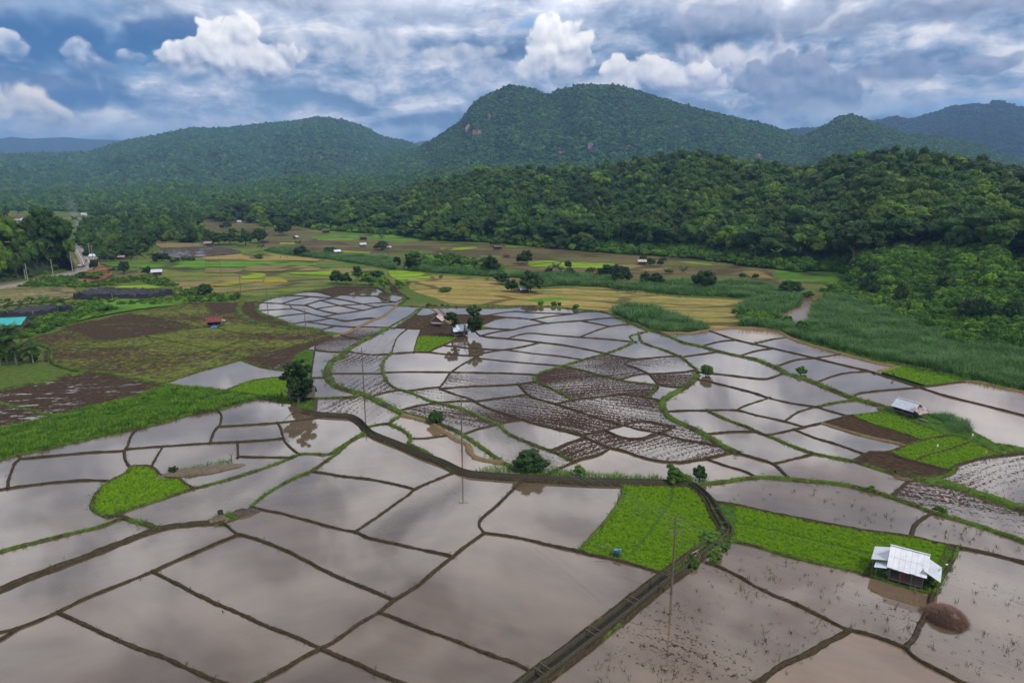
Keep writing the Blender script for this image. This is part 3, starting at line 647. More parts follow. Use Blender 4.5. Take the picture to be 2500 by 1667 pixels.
for s in SEEDS:
    p = t1(s[1]); c = cell_at(*p)
    if c is not None and c not in ctype: ctype[c] = s
edgecount = {}
for fi, f in enumerate(cf):
    for k in range(3):
        e = (min(f[k], f[(k + 1) % 3]), max(f[k], f[(k + 1) % 3])); edgecount.setdefault(e, []).append(fi)
skip = {find(v[0]) for e, v in edgecount.items() if len(v) == 1 and e not in con}
RICE_CELLS, WILD_CELLS, GRASS_CELLS = [], [], []
ci = 0
for c, fs in cells.items():
    if c in skip or cell_area(c) < 3: continue
    s = ctype.get(c, ('pad', '', 0.0, 0.0, .1)); k = s[0]; ci += 1
    used = sorted({i for fi in fs for i in cf[fi]}); ix = {v: n for n, v in enumerate(used)}
    zz = {'pad': .02 + .07 * random.random(), 'rough': .10, 'rice': .08, 'wild': .12, 'grass': .14}[k]
    V = [(cv[i].x, cv[i].y, zz) for i in used]; F = [tuple(ix[i] for i in cf[fi]) for fi in fs]
    nm, m = {'pad': ('paddy_water', M_PAD), 'rough': ('ploughed_field', M_ROUGH), 'rice': ('rice_field', M_RICE), 'wild': ('grass_field', M_GRASS), 'grass': ('grass_bank', M_GRASS)}[k]
    o = tag(mesh_obj(nm, V, F, m), kind='structure')
    if k in ('pad', 'rough'): o.color = (s[2], s[3], s[4], 1)
    tri = np.array([[V[i] for i in f] for f in F])
    {'rice': RICE_CELLS, 'wild': WILD_CELLS, 'grass': GRASS_CELLS}.get(k, []).append(tri)
# ---------------------------------------------------------------- bunds
BUND_PTS = []     # (x, y, z, halfwidth, style) for the grass on them
def bund(G, w, style, hgt=None, name='paddy_bund', zoff=0):
    st = lambda p: min(3.0, max(.45, p.length / 170))
    P = arc_resample(G, st); n = len(P)
    if n < 2: return
    hgt = hgt or (.26 + .14 * w); prof = ((-1.0, -.12), (-.72, .45), (-.3, .95), (.02, 1.0), (.35, .92), (.75, .4), (1.0, -.12))
    V = []; ph = random.random() * 100
    for i, p in enumerate(P):
        d = (P[min(n - 1, i + 1)] - P[max(0, i - 1)]); d = d.normalized() if d.length > 1e-6 else Vector((1, 0)); nx, ny = -d.y, d.x
        wob = mnoise.noise(Vector((p.x * .35, p.y * .35, ph))) * .35 * min(w, 1); wk = 1 + .35 * mnoise.noise(Vector((p.x * .8, p.y * .8, ph + 9)))
        hk = 1 + .3 * mnoise.noise(Vector((p.x * .6, p.y * .6, ph + 20)))
        for (o, h) in prof:
            r = random.uniform(-.045, .045); a = o * w * .54 * wk + wob * .5 + r
            z = -.12 if h < 0 else max(.0, h * hgt * hk + random.uniform(-.04, .04)); V.append((p.x + nx * a, p.y + ny * a, z + zoff))
        if i % 2 == 0: BUND_PTS.append((p.x, p.y, hgt * .75 * hk, w, style))
    F = [(i * 7 + k, i * 7 + k + 1, (i + 1) * 7 + k + 1, (i + 1) * 7 + k) for i in range(n - 1) for k in range(6)]
    o = tag(np_obj(name, np.array(V), np.array(F), M_BUND, smooth=True), kind='structure')
    o.color = (.42, 0, 0, 1) if name == 'canal_bank' else ({'m': .22, 'g': .62, 'o': .15}[style], {'m': .0, 'g': .0, 'o': .9}[style], 0, 1)
for i, (w, s, P) in enumerate(LP): bund(ground_path(SMOOTH[i]), w, s)
# ---------------------------------------------------------------- haze
def haze():
    o = MB().box((0, 3500, 319), (26000, 22000, 642)).build('haze', None)
    m = bpy.data.materials.new('haze_air'); m.use_nodes = True; n = m.node_tree.nodes; n.remove(n['Principled BSDF'])
    v = n.new('ShaderNodeVolumePrincipled'); v.inputs['Color'].default_value = (.30, .54, .92, 1); v.inputs['Density'].default_value = HAZE; v.inputs['Anisotropy'].default_value = .0
    m.node_tree.links.new(v.outputs[0], n['Material Output'].inputs['Volume']); o.data.materials.append(m); tag(o, kind='stuff')
HAZE = 1.1e-4
haze()
# ---------------------------------------------------------------- foliage
def m_leaf(lo, hi, alt, name, spread=1.0, scale=.35, var=(.65, 1.3)):
    def f(nt, b):
        r = nt.rnd(); p = nt.pos(); n = nt.noise(p, scale, 4, .7); n2 = nt.noise(p, scale * 5, 3, .7); sp = nt.noise(p, .008, 3, .6)
        c = nt.mix(nt.lin(nt.m('ADD', nt.m('MULTIPLY', n, .6), nt.m('MULTIPLY', n2, .4)), .32, .68), lo, hi)
        c = nt.mix(nt.m('MULTIPLY', nt.ss(nt.m('ADD', nt.m('MULTIPLY', r, .75), nt.m('MULTIPLY', sp, .5)), .62, 1.0), spread), c, alt)
        c = nt.vm('SCALE', c, sc=nt.lin(nt.m('FRACT', nt.m('MULTIPLY', r, 7.31)), 0, 1, *var))
        nt.put(b.inputs['Base Color'], c); b.inputs['Roughness'].default_value = .65; b.inputs['Specular IOR Level'].default_value = .25
        tr = nt.node('ShaderNodeBsdfTranslucent'); nt.put(tr.inputs[0], nt.vm('MULTIPLY', c, (1.3, 1.5, .5)))
        mx = nt.node('ShaderNodeMixShader'); mx.inputs[0].default_value = .25
        out = nt.n['Material Output']; nt.l.new(b.outputs[0], mx.inputs[1]); nt.l.new(tr.outputs[0], mx.inputs[2]); nt.l.new(mx.outputs[0], out.inputs[0])
    return mat(name, f)
L_FOREST = m_leaf((.010, .034, .005), (.048, .110, .012), (.082, .14, .012), 'forest_leaves', 1, .25, (.5, 1.45))
L_DIST = m_leaf((.006, .016, .012), (.026, .052, .034), (.035, .06, .034), 'distant_leaves', .8, .05)
L_FAR = m_leaf((.012, .044, .012), (.058, .150, .030), (.10, .19, .030), 'mountain_leaves', .8, .05)
L_DARK = m_leaf((.010, .030, .006), (.036, .082, .014), (.060, .10, .014), 'dark_tree_leaves', .5, .8)
L_SHRUB = m_leaf((.022, .065, .006), (.080, .19, .018), (.13, .23, .020), 'shrub_leaves', 1, .7)
L_CANE = m_leaf((.040, .095, .030), (.11, .21, .070), (.09, .20, .04), 'cane_leaves', .6, .5)
L_RICE = m_leaf((.15, .28, .005), (.25, .42, .009), (.27, .41, .012), 'rice_leaves', .25, 2.5, (.85, 1.15))
L_WILD = m_leaf((.035, .10, .006), (.10, .24, .014), (.15, .24, .02), 'wild_grass_leaves', 1, .3)
L_LIGHT = m_leaf((.035, .09, .008), (.11, .23, .02), (.16, .26, .02), 'light_tree_leaves', .5, .8)
L_PALM = m_leaf((.018, .045, .008), (.06, .12, .02), (.10, .13, .02), 'palm_leaves', .6, 1)
L_WEED = m_leaf((.015, .025, .008), (.06, .10, .018), (.12, .12, .03), 'weed_leaves', 1, .5)
M_BARK = mat('bark', color=(.13, .105, .08), rough=.9); M_PALMBARK = mat('palm_bark', color=(.20, .17, .14), rough=.9)
def sphere_q(nu, nv):
    V = [(0, 0, 1)]
    for j in range(1, nv):
        t = math.pi * j / nv
        for i in range(nu): a = 2 * math.pi * i / nu; V.append((math.sin(t) * math.cos(a), math.sin(t) * math.sin(a), math.cos(t)))
    V.append((0, 0, -1)); F = []
    for i in range(nu): F.append((0, 1 + i, 1 + (i + 1) % nu, 0))
    for j in range(nv - 2):
        for i in range(nu): a = 1 + j * nu + i; b = 1 + j * nu + (i + 1) % nu; F.append((a, a + nu, b + nu, b))
    k = 1 + (nv - 2) * nu; e = len(V) - 1
    for i in range(nu): F.append((k + i, e, k + (i + 1) % nu, k + i))
    return np.array(V), F
def leafy(name, seed, nblob, nleaf, leaf, material, hr=.9, br=(.26, .42), core=True, low=-.25, lobes=None, aspect=.55):
    """crown of radius 1, height about 2*hr, centre of its base at z=0: leaf faces on many small clumps"""
    r = np.random.default_rng(seed); V, F, T3 = [], [], []; off = 0
    C = []
    while len(C) < nblob:
        d = r.normal(size=3); d /= np.linalg.norm(d)
        if d[2] < low: continue
        k = r.uniform(.45, .86) if r.random() < .75 else r.uniform(0, .45); c = d * k
        if lobes is not None:
            L = lobes[r.integers(len(lobes))]; c = np.array(L[:3]) + c * L[3]
        else: c = c * (1 + .16 * math.sin(3 * math.atan2(d[1], d[0]) + seed) + .1 * r.normal())
        C.append((c, r.uniform(*br) * (L[3] if lobes is not None else 1)))
    sv_, sf = sphere_q(7, 5); quads = []
    for c, rad in C:
        if core:
            v = sv_ * (rad * .86) * (1 + .18 * r.normal(size=(len(sv_), 1))) + c
            V.append(v); 
            for f in sf: quads.append([q + off for q in f])
            off += len(v)
        n = nleaf
        if n:
            d = r.normal(size=(n, 3)); d[:, 2] = np.abs(d[:, 2]) * np.where(r.random(n) < .78, 1, -1); d /= np.linalg.norm(d, axis=1)[:, None]
            p = c + d * rad * r.uniform(.82, 1.12, (n, 1)); nn = d + r.normal(size=(n, 3)) * .55; nn /= np.linalg.norm(nn, axis=1)[:, None]
            a = np.cross(nn, r.normal(size=(n, 3))); a /= np.linalg.norm(a, axis=1)[:, None]; b = np.cross(nn, a)
            s = leaf * r.uniform(.6, 1.4, (n, 1)); q = np.stack([p - a * s, p - b * s * aspect, p + a * s, p + b * s * aspect], 1).reshape(-1, 3)
            V.append(q); ids = off + np.arange(n * 4).reshape(-1, 4); quads += ids.tolist(); off += n * 4
    V = np.concatenate(V); V[:, 2] *= hr; V[:, 2] -= V[:, 2].min()
    tri = [q for q in quads if len(set(q)) == 4]; tr3 = [list(dict.fromkeys(q)) for q in quads if len(set(q)) == 3]
    me = bpy.data.meshes.new(name); me.from_pydata(V.tolist(), [], tri + tr3); me.materials.append(material); me.update(); return me
def tuft_mesh(name, seed, n, h, spread, width, material, lean=.5, seg=3):
    r = np.random.default_rng(seed); V, F = [], []
    for i in range(n):
        a = r.uniform(0, 2 * math.pi); rr = spread * math.sqrt(r.random()); bx, by = rr * math.cos(a), rr * math.sin(a); d = r.uniform(0, 2 * math.pi) if rr < spread * .4 else a + r.normal() * .7
        L = h * r.uniform(.6, 1.1); ln = lean * r.uniform(.3, 1.2); px_, py_ = -math.sin(d) * width / 2, math.cos(d) * width / 2; k0 = len(V)
        for j in range(seg + 1):
            t = j / seg; x = bx + math.cos(d) * ln * h * t * t; y = by + math.sin(d) * ln * h * t * t; z = L * (t - .18 * ln * t * t); w = (1 - t) ** .6 if j < seg else 0
            if j < seg: V += [(x - px_ * w, y - py_ * w, z), (x + px_ * w, y + py_ * w, z)]
            else: V.append((x, y, z))
        for j in range(seg - 1): F.append((k0 + 2 * j, k0 + 2 * j + 1, k0 + 2 * j + 3, k0 + 2 * j + 2))
        F.append((k0 + 2 * seg - 2, k0 + 2 * seg - 1, k0 + 2 * seg))
    me = bpy.data.meshes.new(name); me.from_pydata(V, [], F); me.materials.append(material); me.update(); return me
def source(name, meshes):
    c = bpy.data.collections.new(name)
    for i, me in enumerate(meshes): c.objects.link(bpy.data.objects.new('%s_%02d' % (name, i), me))
    return c
NG = {}
def scatter_group(coll):
    if coll.name in NG: return NG[coll.name]
    ng = bpy.data.node_groups.new('scatter_' + coll.name, 'GeometryNodeTree')
    ng.interface.new_socket('Geometry', in_out='INPUT', socket_type='NodeSocketGeometry'); ng.interface.new_socket('Geometry', in_out='OUTPUT', socket_type='NodeSocketGeometry')
    N = ng.nodes; L = ng.links; gi = N.new('NodeGroupInput'); go = N.new('NodeGroupOutput'); ip = N.new('GeometryNodeInstanceOnPoints'); ci_ = N.new('GeometryNodeCollectionInfo')
    ci_.inputs['Collection'].default_value = coll; ci_.inputs['Separate Children'].default_value = True; ci_.inputs['Reset Children'].default_value = True
    def attr(n, t): a = N.new('GeometryNodeInputNamedAttribute'); a.data_type = t; a.inputs['Name'].default_value = n; return a.outputs['Attribute']
    mp = N.new('GeometryNodeMeshToPoints'); L.new(gi.outputs[0], mp.inputs[0]); L.new(mp.outputs[0], ip.inputs['Points']); L.new(ci_.outputs[0], ip.inputs['Instance']); ip.inputs['Pick Instance'].default_value = True
    L.new(attr('pick', 'INT'), ip.inputs['Instance Index']); L.new(attr('scl', 'FLOAT_VECTOR'), ip.inputs['Scale'])
    er = N.new('FunctionNodeEulerToRotation'); L.new(attr('rot', 'FLOAT_VECTOR'), er.inputs[0]); L.new(er.outputs[0], ip.inputs['Rotation']); L.new(ip.outputs[0], go.inputs[0])
    NG[coll.name] = ng; return ng
N_INST = 0
def scatter(name, P, S, coll, nvar, rot=None, label=None, cat=None):
    """one 'stuff' object: P (n,3) places, S (n,3) or (n,) sizes"""
    global N_INST
    P = np.asarray(P, np.float32); n = len(P)
    if n == 0: return
    N_INST += n
    S = np.asarray(S, np.float32); S = np.repeat(S[:, None], 3, 1) if S.ndim == 1 else S
    me = bpy.data.meshes.new(name); me.vertices.add(n); me.vertices.foreach_set('co', P.ravel())
    a = me.attributes.new('pick', 'INT', 'POINT'); a.data.foreach_set('value', rng.integers(0, nvar, n).astype(np.int32))
    a = me.attributes.new('scl', 'FLOAT_VECTOR', 'POINT'); a.data.foreach_set('vector', S.ravel())
    rt = np.zeros((n, 3), np.float32); rt[:, 2] = rng.uniform(0, 6.283, n); rt[:, :2] = rng.normal(0, .06, (n, 2))
    if rot is not None: rt[:, 2] = rot
    a = me.attributes.new('rot', 'FLOAT_VECTOR', 'POINT'); a.data.foreach_set('vector', rt.ravel())
    o = bpy.data.objects.new(name, me); COL.objects.link(o); md = o.modifiers.new('scatter', 'NODES'); md.node_group = scatter_group(coll)
    return tag(o, label, cat, kind='stuff')
CROWN_F = [leafy('forest_crown', 10 + i, 24, 62, .062, L_FOREST, hr=(.85, 1.0, .75, .9, 1.1)[i], br=(.27, .42), low=-.35) for i in range(5)]
CROWN_M = [leafy('mountain_crown', 30 + i, 9, 10, .22, L_FAR, hr=(.85, 1.05, .75, 1.2)[i], br=(.34, .55)) for i in range(4)]
CROWN_V = [leafy('distant_crown', 40 + i, 7, 8, .25, L_DIST, hr=.9, br=(.34, .55)) for i in range(2)]
CROWN_D = [leafy('tree_crown', 50 + i, 52, 62, .062, L_DARK, hr=(.85, 1.0, .75, .95)[i], br=(.2, .34), low=-.4) for i in range(4)]
CROWN_L = [leafy('light_crown', 70 + i, 34, 50, .075, L_LIGHT, hr=(.9, 1.1)[i], br=(.2, .32), low=-.4) for i in range(2)]
CROWN_S = [leafy('shrub_crown', 80 + i, 16, 46, .13, L_SHRUB, hr=(.75, .6, .9, 1.1)[i], br=(.3, .46), low=0) for i in range(4)]
SRC_F = source('forest_crowns', CROWN_F); SRC_M = source('mountain_crowns', CROWN_M); SRC_V = source('distant_crowns', CROWN_V); SRC_S = source('shrubs', CROWN_S); SRC_D = source('dark_crowns', CROWN_D)
SRC_CANE = source('cane_clumps', [tuft_mesh('cane', 90 + i, 40, 1.0, .5, .06, L_CANE, .95) for i in range(3)])
SRC_RICE = source('rice_tufts', [tuft_mesh('rice', 95 + i, 18, 1.0, .6, .085, L_RICE, .5, 2) for i in range(3)])
SRC_WILD = source('grass_tufts', [tuft_mesh('grass', 100 + i, 18, 1.0, .7, .11, L_WILD, .7, 2) for i in range(3)])
SRC_WEED = source('weed_tufts', [tuft_mesh('weed', 105 + i, 9, 1.0, .6, .12, L_WEED, .8, 2) for i in range(3)])
# ---------------------------------------------------------------- hills and mountains
def interp(tab, x): return np.interp(x, [a for a, _ in tab], [b for _, b in tab])
def horiz_dist(px, py): p = g(px, py); return math.hypot(p.x, p.y)
def dir_of(px, py=425):
    d = ray(px, py); return math.atan2(d.x, d.y)
def fbm(x, y, seed, oct=4):
    """cheap value noise on arrays"""
    out = 0; amp = 1; tot = 0
    for o in range(oct):
        xi = np.floor(x).astype(np.int64); yi = np.floor(y).astype(np.int64); fx = x - xi; fy = y - yi; fx = fx * fx * (3 - 2 * fx); fy = fy * fy * (3 - 2 * fy)
        def h(a, b): v = np.sin(a * 127.1 + b * 311.7 + seed * 74.7 + o * 13.3) * 43758.5453; return v - np.floor(v)
        v = (h(xi, yi) * (1 - fx) + h(xi + 1, yi) * fx) * (1 - fy) + (h(xi, yi + 1) * (1 - fx) + h(xi + 1, yi + 1) * fx) * fy
        out = out + v * amp; tot += amp; amp *= .5; x = x * 2.03; y = y * 2.03
    return out / tot
class Hill:
    def __init__(s, name, sil, ridge, foot, treeh, material, back=1.6, power=1.0, gully=.18, gk=14, gr=260, pxr=None, nu=160, nv=60, sink=0):
        s.sil, s.ridge, s.foot, s.treeh, s.power, s.gully, s.gk, s.gr, s.back, s.seed = sil, ridge, foot, treeh, power, gully, gk, gr, back, len(name) + sil[0][1]
        px0, px1 = pxr or (sil[0][0], sil[-1][0]); s.pxr = (px0, px1)
        U = np.linspace(px0, px1, nu); R0 = np.concatenate([np.linspace(0, 1, nv), 1 + np.linspace(.06, s.back - 1, 14)])
        PX, TT = np.meshgrid(U, R0); X, Y, Z = s.point(PX, TT); V = np.stack([X.ravel(), Y.ravel(), Z.ravel()], 1); nr = len(R0)
        i = (np.arange(nr - 1)[:, None] * nu + np.arange(nu - 1)[None, :]).ravel(); F = np.stack([i, i + 1, i + nu + 1, i + nu], 1)
        s.obj = tag(np_obj(name, V, F, material, smooth=True), kind='structure')
    def point(s, px, t):
        """px: column in the photograph giving the bearing; t 0 foot .. 1 ridge"""
        px = np.asarray(px, float); t = np.asarray(t, float)
        py = interp(s.sil, px); a = (px - CX) / FPX; b = -(py - CY) / FPX
        dx, dy, dz = a, b * math.sin(PITCH) + math.cos(PITCH), b * math.cos(PITCH) - math.sin(PITCH); hl = np.hypot(dx, dy)
        rd = interp(s.ridge, px); fd = interp(s.foot, px); rd = rd * (1 + .05 * (fbm(px / 130, px * 0, 5) - .5)); r = fd + (rd - fd) * t
        H = np.maximum(CAM_H + rd * dz / hl - s.treeh, 2)
        prof = np.where(t < 1, np.clip(t, 0, 1) ** s.power, 1 - ((t - 1) * 1.1) ** 1.3)
        gn = (fbm(px / s.gk, r / s.gr, s.seed) - .55)
        z = H * (prof + s.gully * gn * np.sin(np.pi * np.clip(t, 0, 1)) * 1.6)
        lim = CAM_H + r * dz / hl - s.treeh - 1.0; z = np.where(t < .97, np.minimum(z, np.maximum(lim, 0)), z)
        z = np.where(t <= 0, -2, z)
        return r * dx / hl, r * dy / hl, z
def project(X, Y, Z):
    dz = Z - CAM_H; f = Y * math.cos(PITCH) - dz * math.sin(PITCH); u = Y * math.sin(PITCH) + dz * math.cos(PITCH); return CX + FPX * X / f, CY - FPX * u / f
def cover(hill, spacing, size, t0=0.0, t1_=1.25, px=None, jit=.85):
    """points over a hill at a given spacing (m)"""
    lo, hi = px or hill.pxr; pts = []
    rmid = np.linspace(t0, t1_, 200); fd = float(np.mean([b for _, b in hill.foot])); rd = float(np.mean([b for _, b in hill.ridge]))
    r = fd + (rd - fd) * t0; end = fd + (rd - fd) * t1_
    while r < end:
        n = int((hi - lo) / FPX * r / spacing) + 1; pxs = lo + (np.arange(n) + rng.uniform(0, 1)) * (hi - lo) / n + rng.uniform(-.5, .5, n) * jit * (hi - lo) / n
        t = (r - fd) / (rd - fd) + rng.uniform(-.5, .5, n) * spacing * jit / (rd - fd); pts.append(np.stack([pxs, t])); r += spacing * 1.0
    P = np.concatenate(pts, 1); X, Y, Z = hill.point(P[0], P[1]); return P[0], P[1], X, Y, Z
M_FLOOR = mat('forest_floor', color=(.016, .030, .009), rough=.95)
SIL_MAIN = [(700, 470), (833, 415), (904, 388), (960, 372), (1024, 357), (1046, 344), (1081, 323), (1127, 291), (1152, 255), (1170, 238), (1209, 220), (1241, 206), (1276, 209), (1310, 217), (1340, 227), (1365, 216), (1418, 204), (1489, 204), (1542, 213), (1613, 236), (1667, 252), (1719, 266), (1801, 285), (1879, 303), (1943, 326), (1965, 328), (1985, 319), (2021, 301), (2049, 282), (2081, 277), (2106, 284), (2145, 301), (2198, 321), (2304, 332), (2375, 344), (2428, 365), (2464, 380), (2520, 395), (2600, 410), (2900, 440)]
SIL_LEFT = [(-300, 395), (0, 376), (213, 372), (266, 355), (319, 340), (390, 328), (472, 310), (532, 314), (638, 301), (727, 294), (770, 284), (833, 291), (886, 308), (939, 335), (992, 344), (1024, 358), (1080, 390), (1200, 430)]
SIL_MID = [(-300, 480), (0, 478), (106, 457), (200, 462), (283, 457), (350, 446), (425, 436), (480, 444), (532, 447), (638, 440), (727, 422), (834, 429), (940, 424), (1000, 414), (1100, 405), (1200, 396), (1400, 392), (1550, 385), (1700, 386), (1830, 392), (2000, 396), (2200, 395), (2400, 400), (2600, 415), (2900, 440)]
SIL_NEAR = [(520, 530), (600, 512), (700, 497), (760, 482), (833, 474), (900, 468), (993, 457), (1090, 437), (1152, 418), (1202, 410), (1365, 413), (1507, 401), (1595, 383), (1667, 369), (1701, 371), (1772, 383), (1843, 394), (1967, 415), (1996, 404), (2056, 381), (2180, 372), (2269, 376), (2375, 397), (2500, 422), (2900, 450)]
SIL_B1 = [(-400, 350), (0, 339), (25, 334), (71, 339), (160, 335), (213, 340), (305, 343), (420, 360), (560, 395)]
SIL_B2 = [(1880, 330), (1921, 317), (1985, 312), (2060, 306), (2145, 294), (2180, 285), (2216, 293), (2287, 273), (2322, 262), (2372, 254), (2400, 257), (2435, 245), (2482, 261), (2517, 264), (2700, 285), (3000, 330)]
SIL_B3 = [(900, 400), (985, 362), (1020, 347), (1040, 343), (1060, 350), (1120, 400)]
M_DIST = mat('distant_woods', color=(.012, .026, .026), rough=1.0, spec=0)
h_b1 = Hill('blue_mountains', SIL_B1, [(0, 9500)], [(0, 7000)], 0, M_DIST, nu=80, nv=30, gk=40, gr=900)
h_b2 = Hill('far_mountains', SIL_B2, [(0, 4900)], [(0, 3600)], 10, M_DIST, nu=140, nv=40, gk=30, gr=700)
h_b3 = Hill('far_peak', SIL_B3, [(0, 8000)], [(0, 6500)], 0, M_DIST, nu=30, nv=10)
h_left = Hill('left_mountain', SIL_LEFT, [(0, 3900)], [(0, 2100)], 9, M_FLOOR, gully=.3, gk=60, gr=420, power=1.15, nu=220, nv=90)
h_main = Hill('main_mountain', SIL_MAIN, [(700, 2700), (1200, 2500), (2000, 2650), (2600, 2700)], [(700, 1650), (2600, 1550)], 9, M_FLOOR, gully=.26, gk=55, gr=330, power=1.25, nu=260, nv=90)
h_mid = Hill('low_hills', SIL_MID, [(-300, 1900), (500, 1750), (900, 1550), (2800, 1500)], [(-300, 1280), (0, 1220), (200, 1100), (400, 960), (540, 860), (700, 900), (1000, 1000), (2800, 1000)], 11, M_FLOOR, gully=.25, gk=50, gr=200, nu=220, nv=50)
FOOT_PX = [(520, 545), (600, 545), (700, 549), (780, 562), (860, 568), (960, 574), (1042, 586), (1200, 592), (1350, 607), (1500, 618), (1650, 627), (1735, 635), (1860, 652), (1960, 664), (2085, 664), (2120, 705), (2200, 735), (2300, 775), (2400, 810), (2500, 850), (2900, 950)]
foot_near = [(a, horiz_dist(a, b)) for a, b in FOOT_PX]
h_near = Hill('forest_hill', SIL_NEAR, [(520, 1180), (700, 1080), (833, 1000), (1000, 880), (1200, 800), (1600, 740), (2000, 650), (2300, 570), (2500, 540), (2900, 520)], foot_near, 15, M_FLOOR, gully=.22, gk=60, gr=90, power=1.05, nu=260, nv=60)
# mountain woods
def sized(n, lo, hi, zk=(.65, .95)):
    s = rng.uniform(lo, hi, n); return np.stack([s, s, s * rng.uniform(*zk, n)], 1)
for hill, sp, lo, hi, nm, t_end in ((h_main, 9.5, 5.0, 8.2, 'main_mountain_forest', 1.06), (h_left, 13, 6.5, 11, 'left_mountain_forest', 1.05), (h_mid, 8.5, 4.2, 7.2, 'low_hill_forest', 1.2), (h_b2, 22, 11, 19, 'far_mountain_forest', 1.03)):
    px, t, X, Y, Z = cover(hill, sp, 0, t1_=t_end, px=(max(hill.pxr[0], -300), min(hill.pxr[1], 2800)))
    S = sized(len(X), lo, hi); k = np.ones(len(X), bool)
    qx, qy = project(X, Y, Z + 5); k &= (qx > -320) & (qx < 2850)
    if nm == 'main_mountain_forest':
        for cx_, cyy, rx, ry in ((1142, 318, 8, 13), (1160, 326, 13, 8), (1193, 291, 5, 10), (1372, 376, 12, 4), (1448, 362, 10, 9), (1540, 364, 7, 6), (1855, 385, 12, 7), (1560, 300, 7, 8)):
            k &= ~(((qx - cx_) / rx) ** 2 + ((qy - cyy) / ry) ** 2 < rng.uniform(.5, 1.3, len(X)))
    scatter(nm, np.stack([X, Y, Z - 1.5], 1)[k], S[k], SRC_V if hill is h_b2 else SRC_M, 2 if hill is h_b2 else 4)
# cliffs on the main mountain
def m_cliff(nt, b):
    p = nt.pos(); x, y, z = nt.sep(p); n = nt.noise(nt.comb(nt.m('MULTIPLY', x, 1), y, nt.m('MULTIPLY', z, .25)), .12, 5, .7)
    nt.put(b.inputs['Base Color'], nt.mix(nt.lin(n, .35, .65), (.10, .07, .065), (.46, .30, .25))); b.inputs['Roughness'].default_value = .9; nt.put(b.inputs['Normal'], nt.bump(n, 1, 4))
M_CLIFF = mat('cliff_rock', m_cliff)
def on_hill(hill, px, py):
    t = np.linspace(0, 1, 400); X, Y, Z = hill.point(np.full(400, px), t); _, q = project(X, Y, Z); i = int(np.argmax(q < py)) or 399; return Vector((X[i], Y[i], Z[i]))
def cliff(px, py, wpx, hpx, label):
    c = on_hill(h_main, px, py); sc = c.length / FPX; w, h = wpx * sc, hpx * sc; r = random.Random(int(px)); nu, nv = 14, 10; V = []
    for j in range(nv):
        for i in range(nu):
            u = (i / (nu - 1) - .5) * 2; v = j / (nv - 1) * 2 - 1; e = 1 - .35 * abs(u) ** 2 - .15 * math.sin(i * 2.1)
            V.append((c.x + u * w * .5, c.y - 6 + (j / nv) * h * .35 + (8 if abs(u) > .9 else 0) + r.uniform(-2.2, 2.2), c.z + v * h * .5 * e + 4 + r.uniform(-1, 1)))
    F = [(j * nu + i, j * nu + i + 1, (j + 1) * nu + i + 1, (j + 1) * nu + i) for j in range(nv - 1) for i in range(nu - 1)]
    top = len(V); back = [(x, y + 30, z - 4) for (x, y, z) in V[-nu:]]; V += back; F += [((nv - 1) * nu + i, (nv - 1) * nu + i + 1, top + i + 1, top + i) for i in range(nu - 1)]
    tag(mesh_obj('rock_cliff', V, F, M_CLIFF), label, 'cliff', 'bare cliffs on the mountain', 'structure')
for a in ((1143, 320, 15, 22, 'tall reddish cliff on the left shoulder of the mountain'), (1163, 327, 22, 13, 'low broken reddish cliff beside the tallest one'), (1193, 291, 8, 18, 'narrow pink cliff high on the left shoulder'), (1372, 377, 22, 6, 'long low pale cliff at the foot of the mountain'),
          (1448, 362, 18, 16, 'pale cliff amid trees low on the middle slope'), (1540, 364, 12, 10, 'small grey cliff low on the right of the middle slope'), (1855, 386, 20, 12, 'grey cliff below the second small peak')): cliff(*a)
# ---------------------------------------------------------------- trees as things
def trunk_mesh(name, seed, h, r0, limbs=6, spread=.8):
    r = random.Random(seed); m = MB(); p = Vector((0, 0, -.3)); pts = [p]
    for i in range(5): p = p + Vector((r.uniform(-.05, .05) * h, r.uniform(-.05, .05) * h, h / 4.5)); pts.append(p)
    for i in range(5): m.beam(pts[i], pts[i + 1], r0 * 2 * (1 - i * .15), n=7, w2=r0 * 2 * (1 - (i + 1) * .15))
    for k in range(limbs):
        a = k * 2.4 + r.uniform(-.4, .4); b = pts[r.choice((2, 3, 4))]; q = b + Vector((math.cos(a) * h * spread * .35, math.sin(a) * h * spread * .35, h * .3)); e = q + Vector((math.cos(a) * h * spread * .25, math.sin(a) * h * spread * .25, h * .25))
        m.beam(b, q, r0 * .9, n=5, w2=r0 * .55); m.beam(q, e, r0 * .55, n=5, w2=r0 * .2)
    me = bpy.data.meshes.new(name); me.from_pydata(m.V, [], m.F); me.materials.append(M_BARK); me.update(); return me
TRUNK = [trunk_mesh('trunk', i, 1.0, .045) for i in range(4)]
def tree(name, loc, w, h, crown, trunk=None, bare=.25, label=None, group=None, cat='tree', rz=None):
    """w crown width, h full height; the crown starts at bare*h"""
    rz = random.uniform(0, 6.28) if rz is None else rz
    t = empty(name, loc, rz); tag(t, label, cat, group)
    tr = bpy.data.objects.new('trunk', trunk or random.choice(TRUNK)); COL.objects.link(tr); tr.parent = t; tr.scale = (h * .8, h * .8, h * .72)
    c = bpy.data.objects.new('crown', crown); COL.objects.link(c); c.parent = t; hz = max(v.co.z for v in crown.vertices) if crown.name not in CH else CH[crown.name]; CH[crown.name] = hz
    c.location = (0, 0, h * bare); c.scale = (w / 2 * random.uniform(.88, 1.12), w / 2 * random.uniform(.88, 1.12), h * (1 - bare) / hz); return t
CH = {}
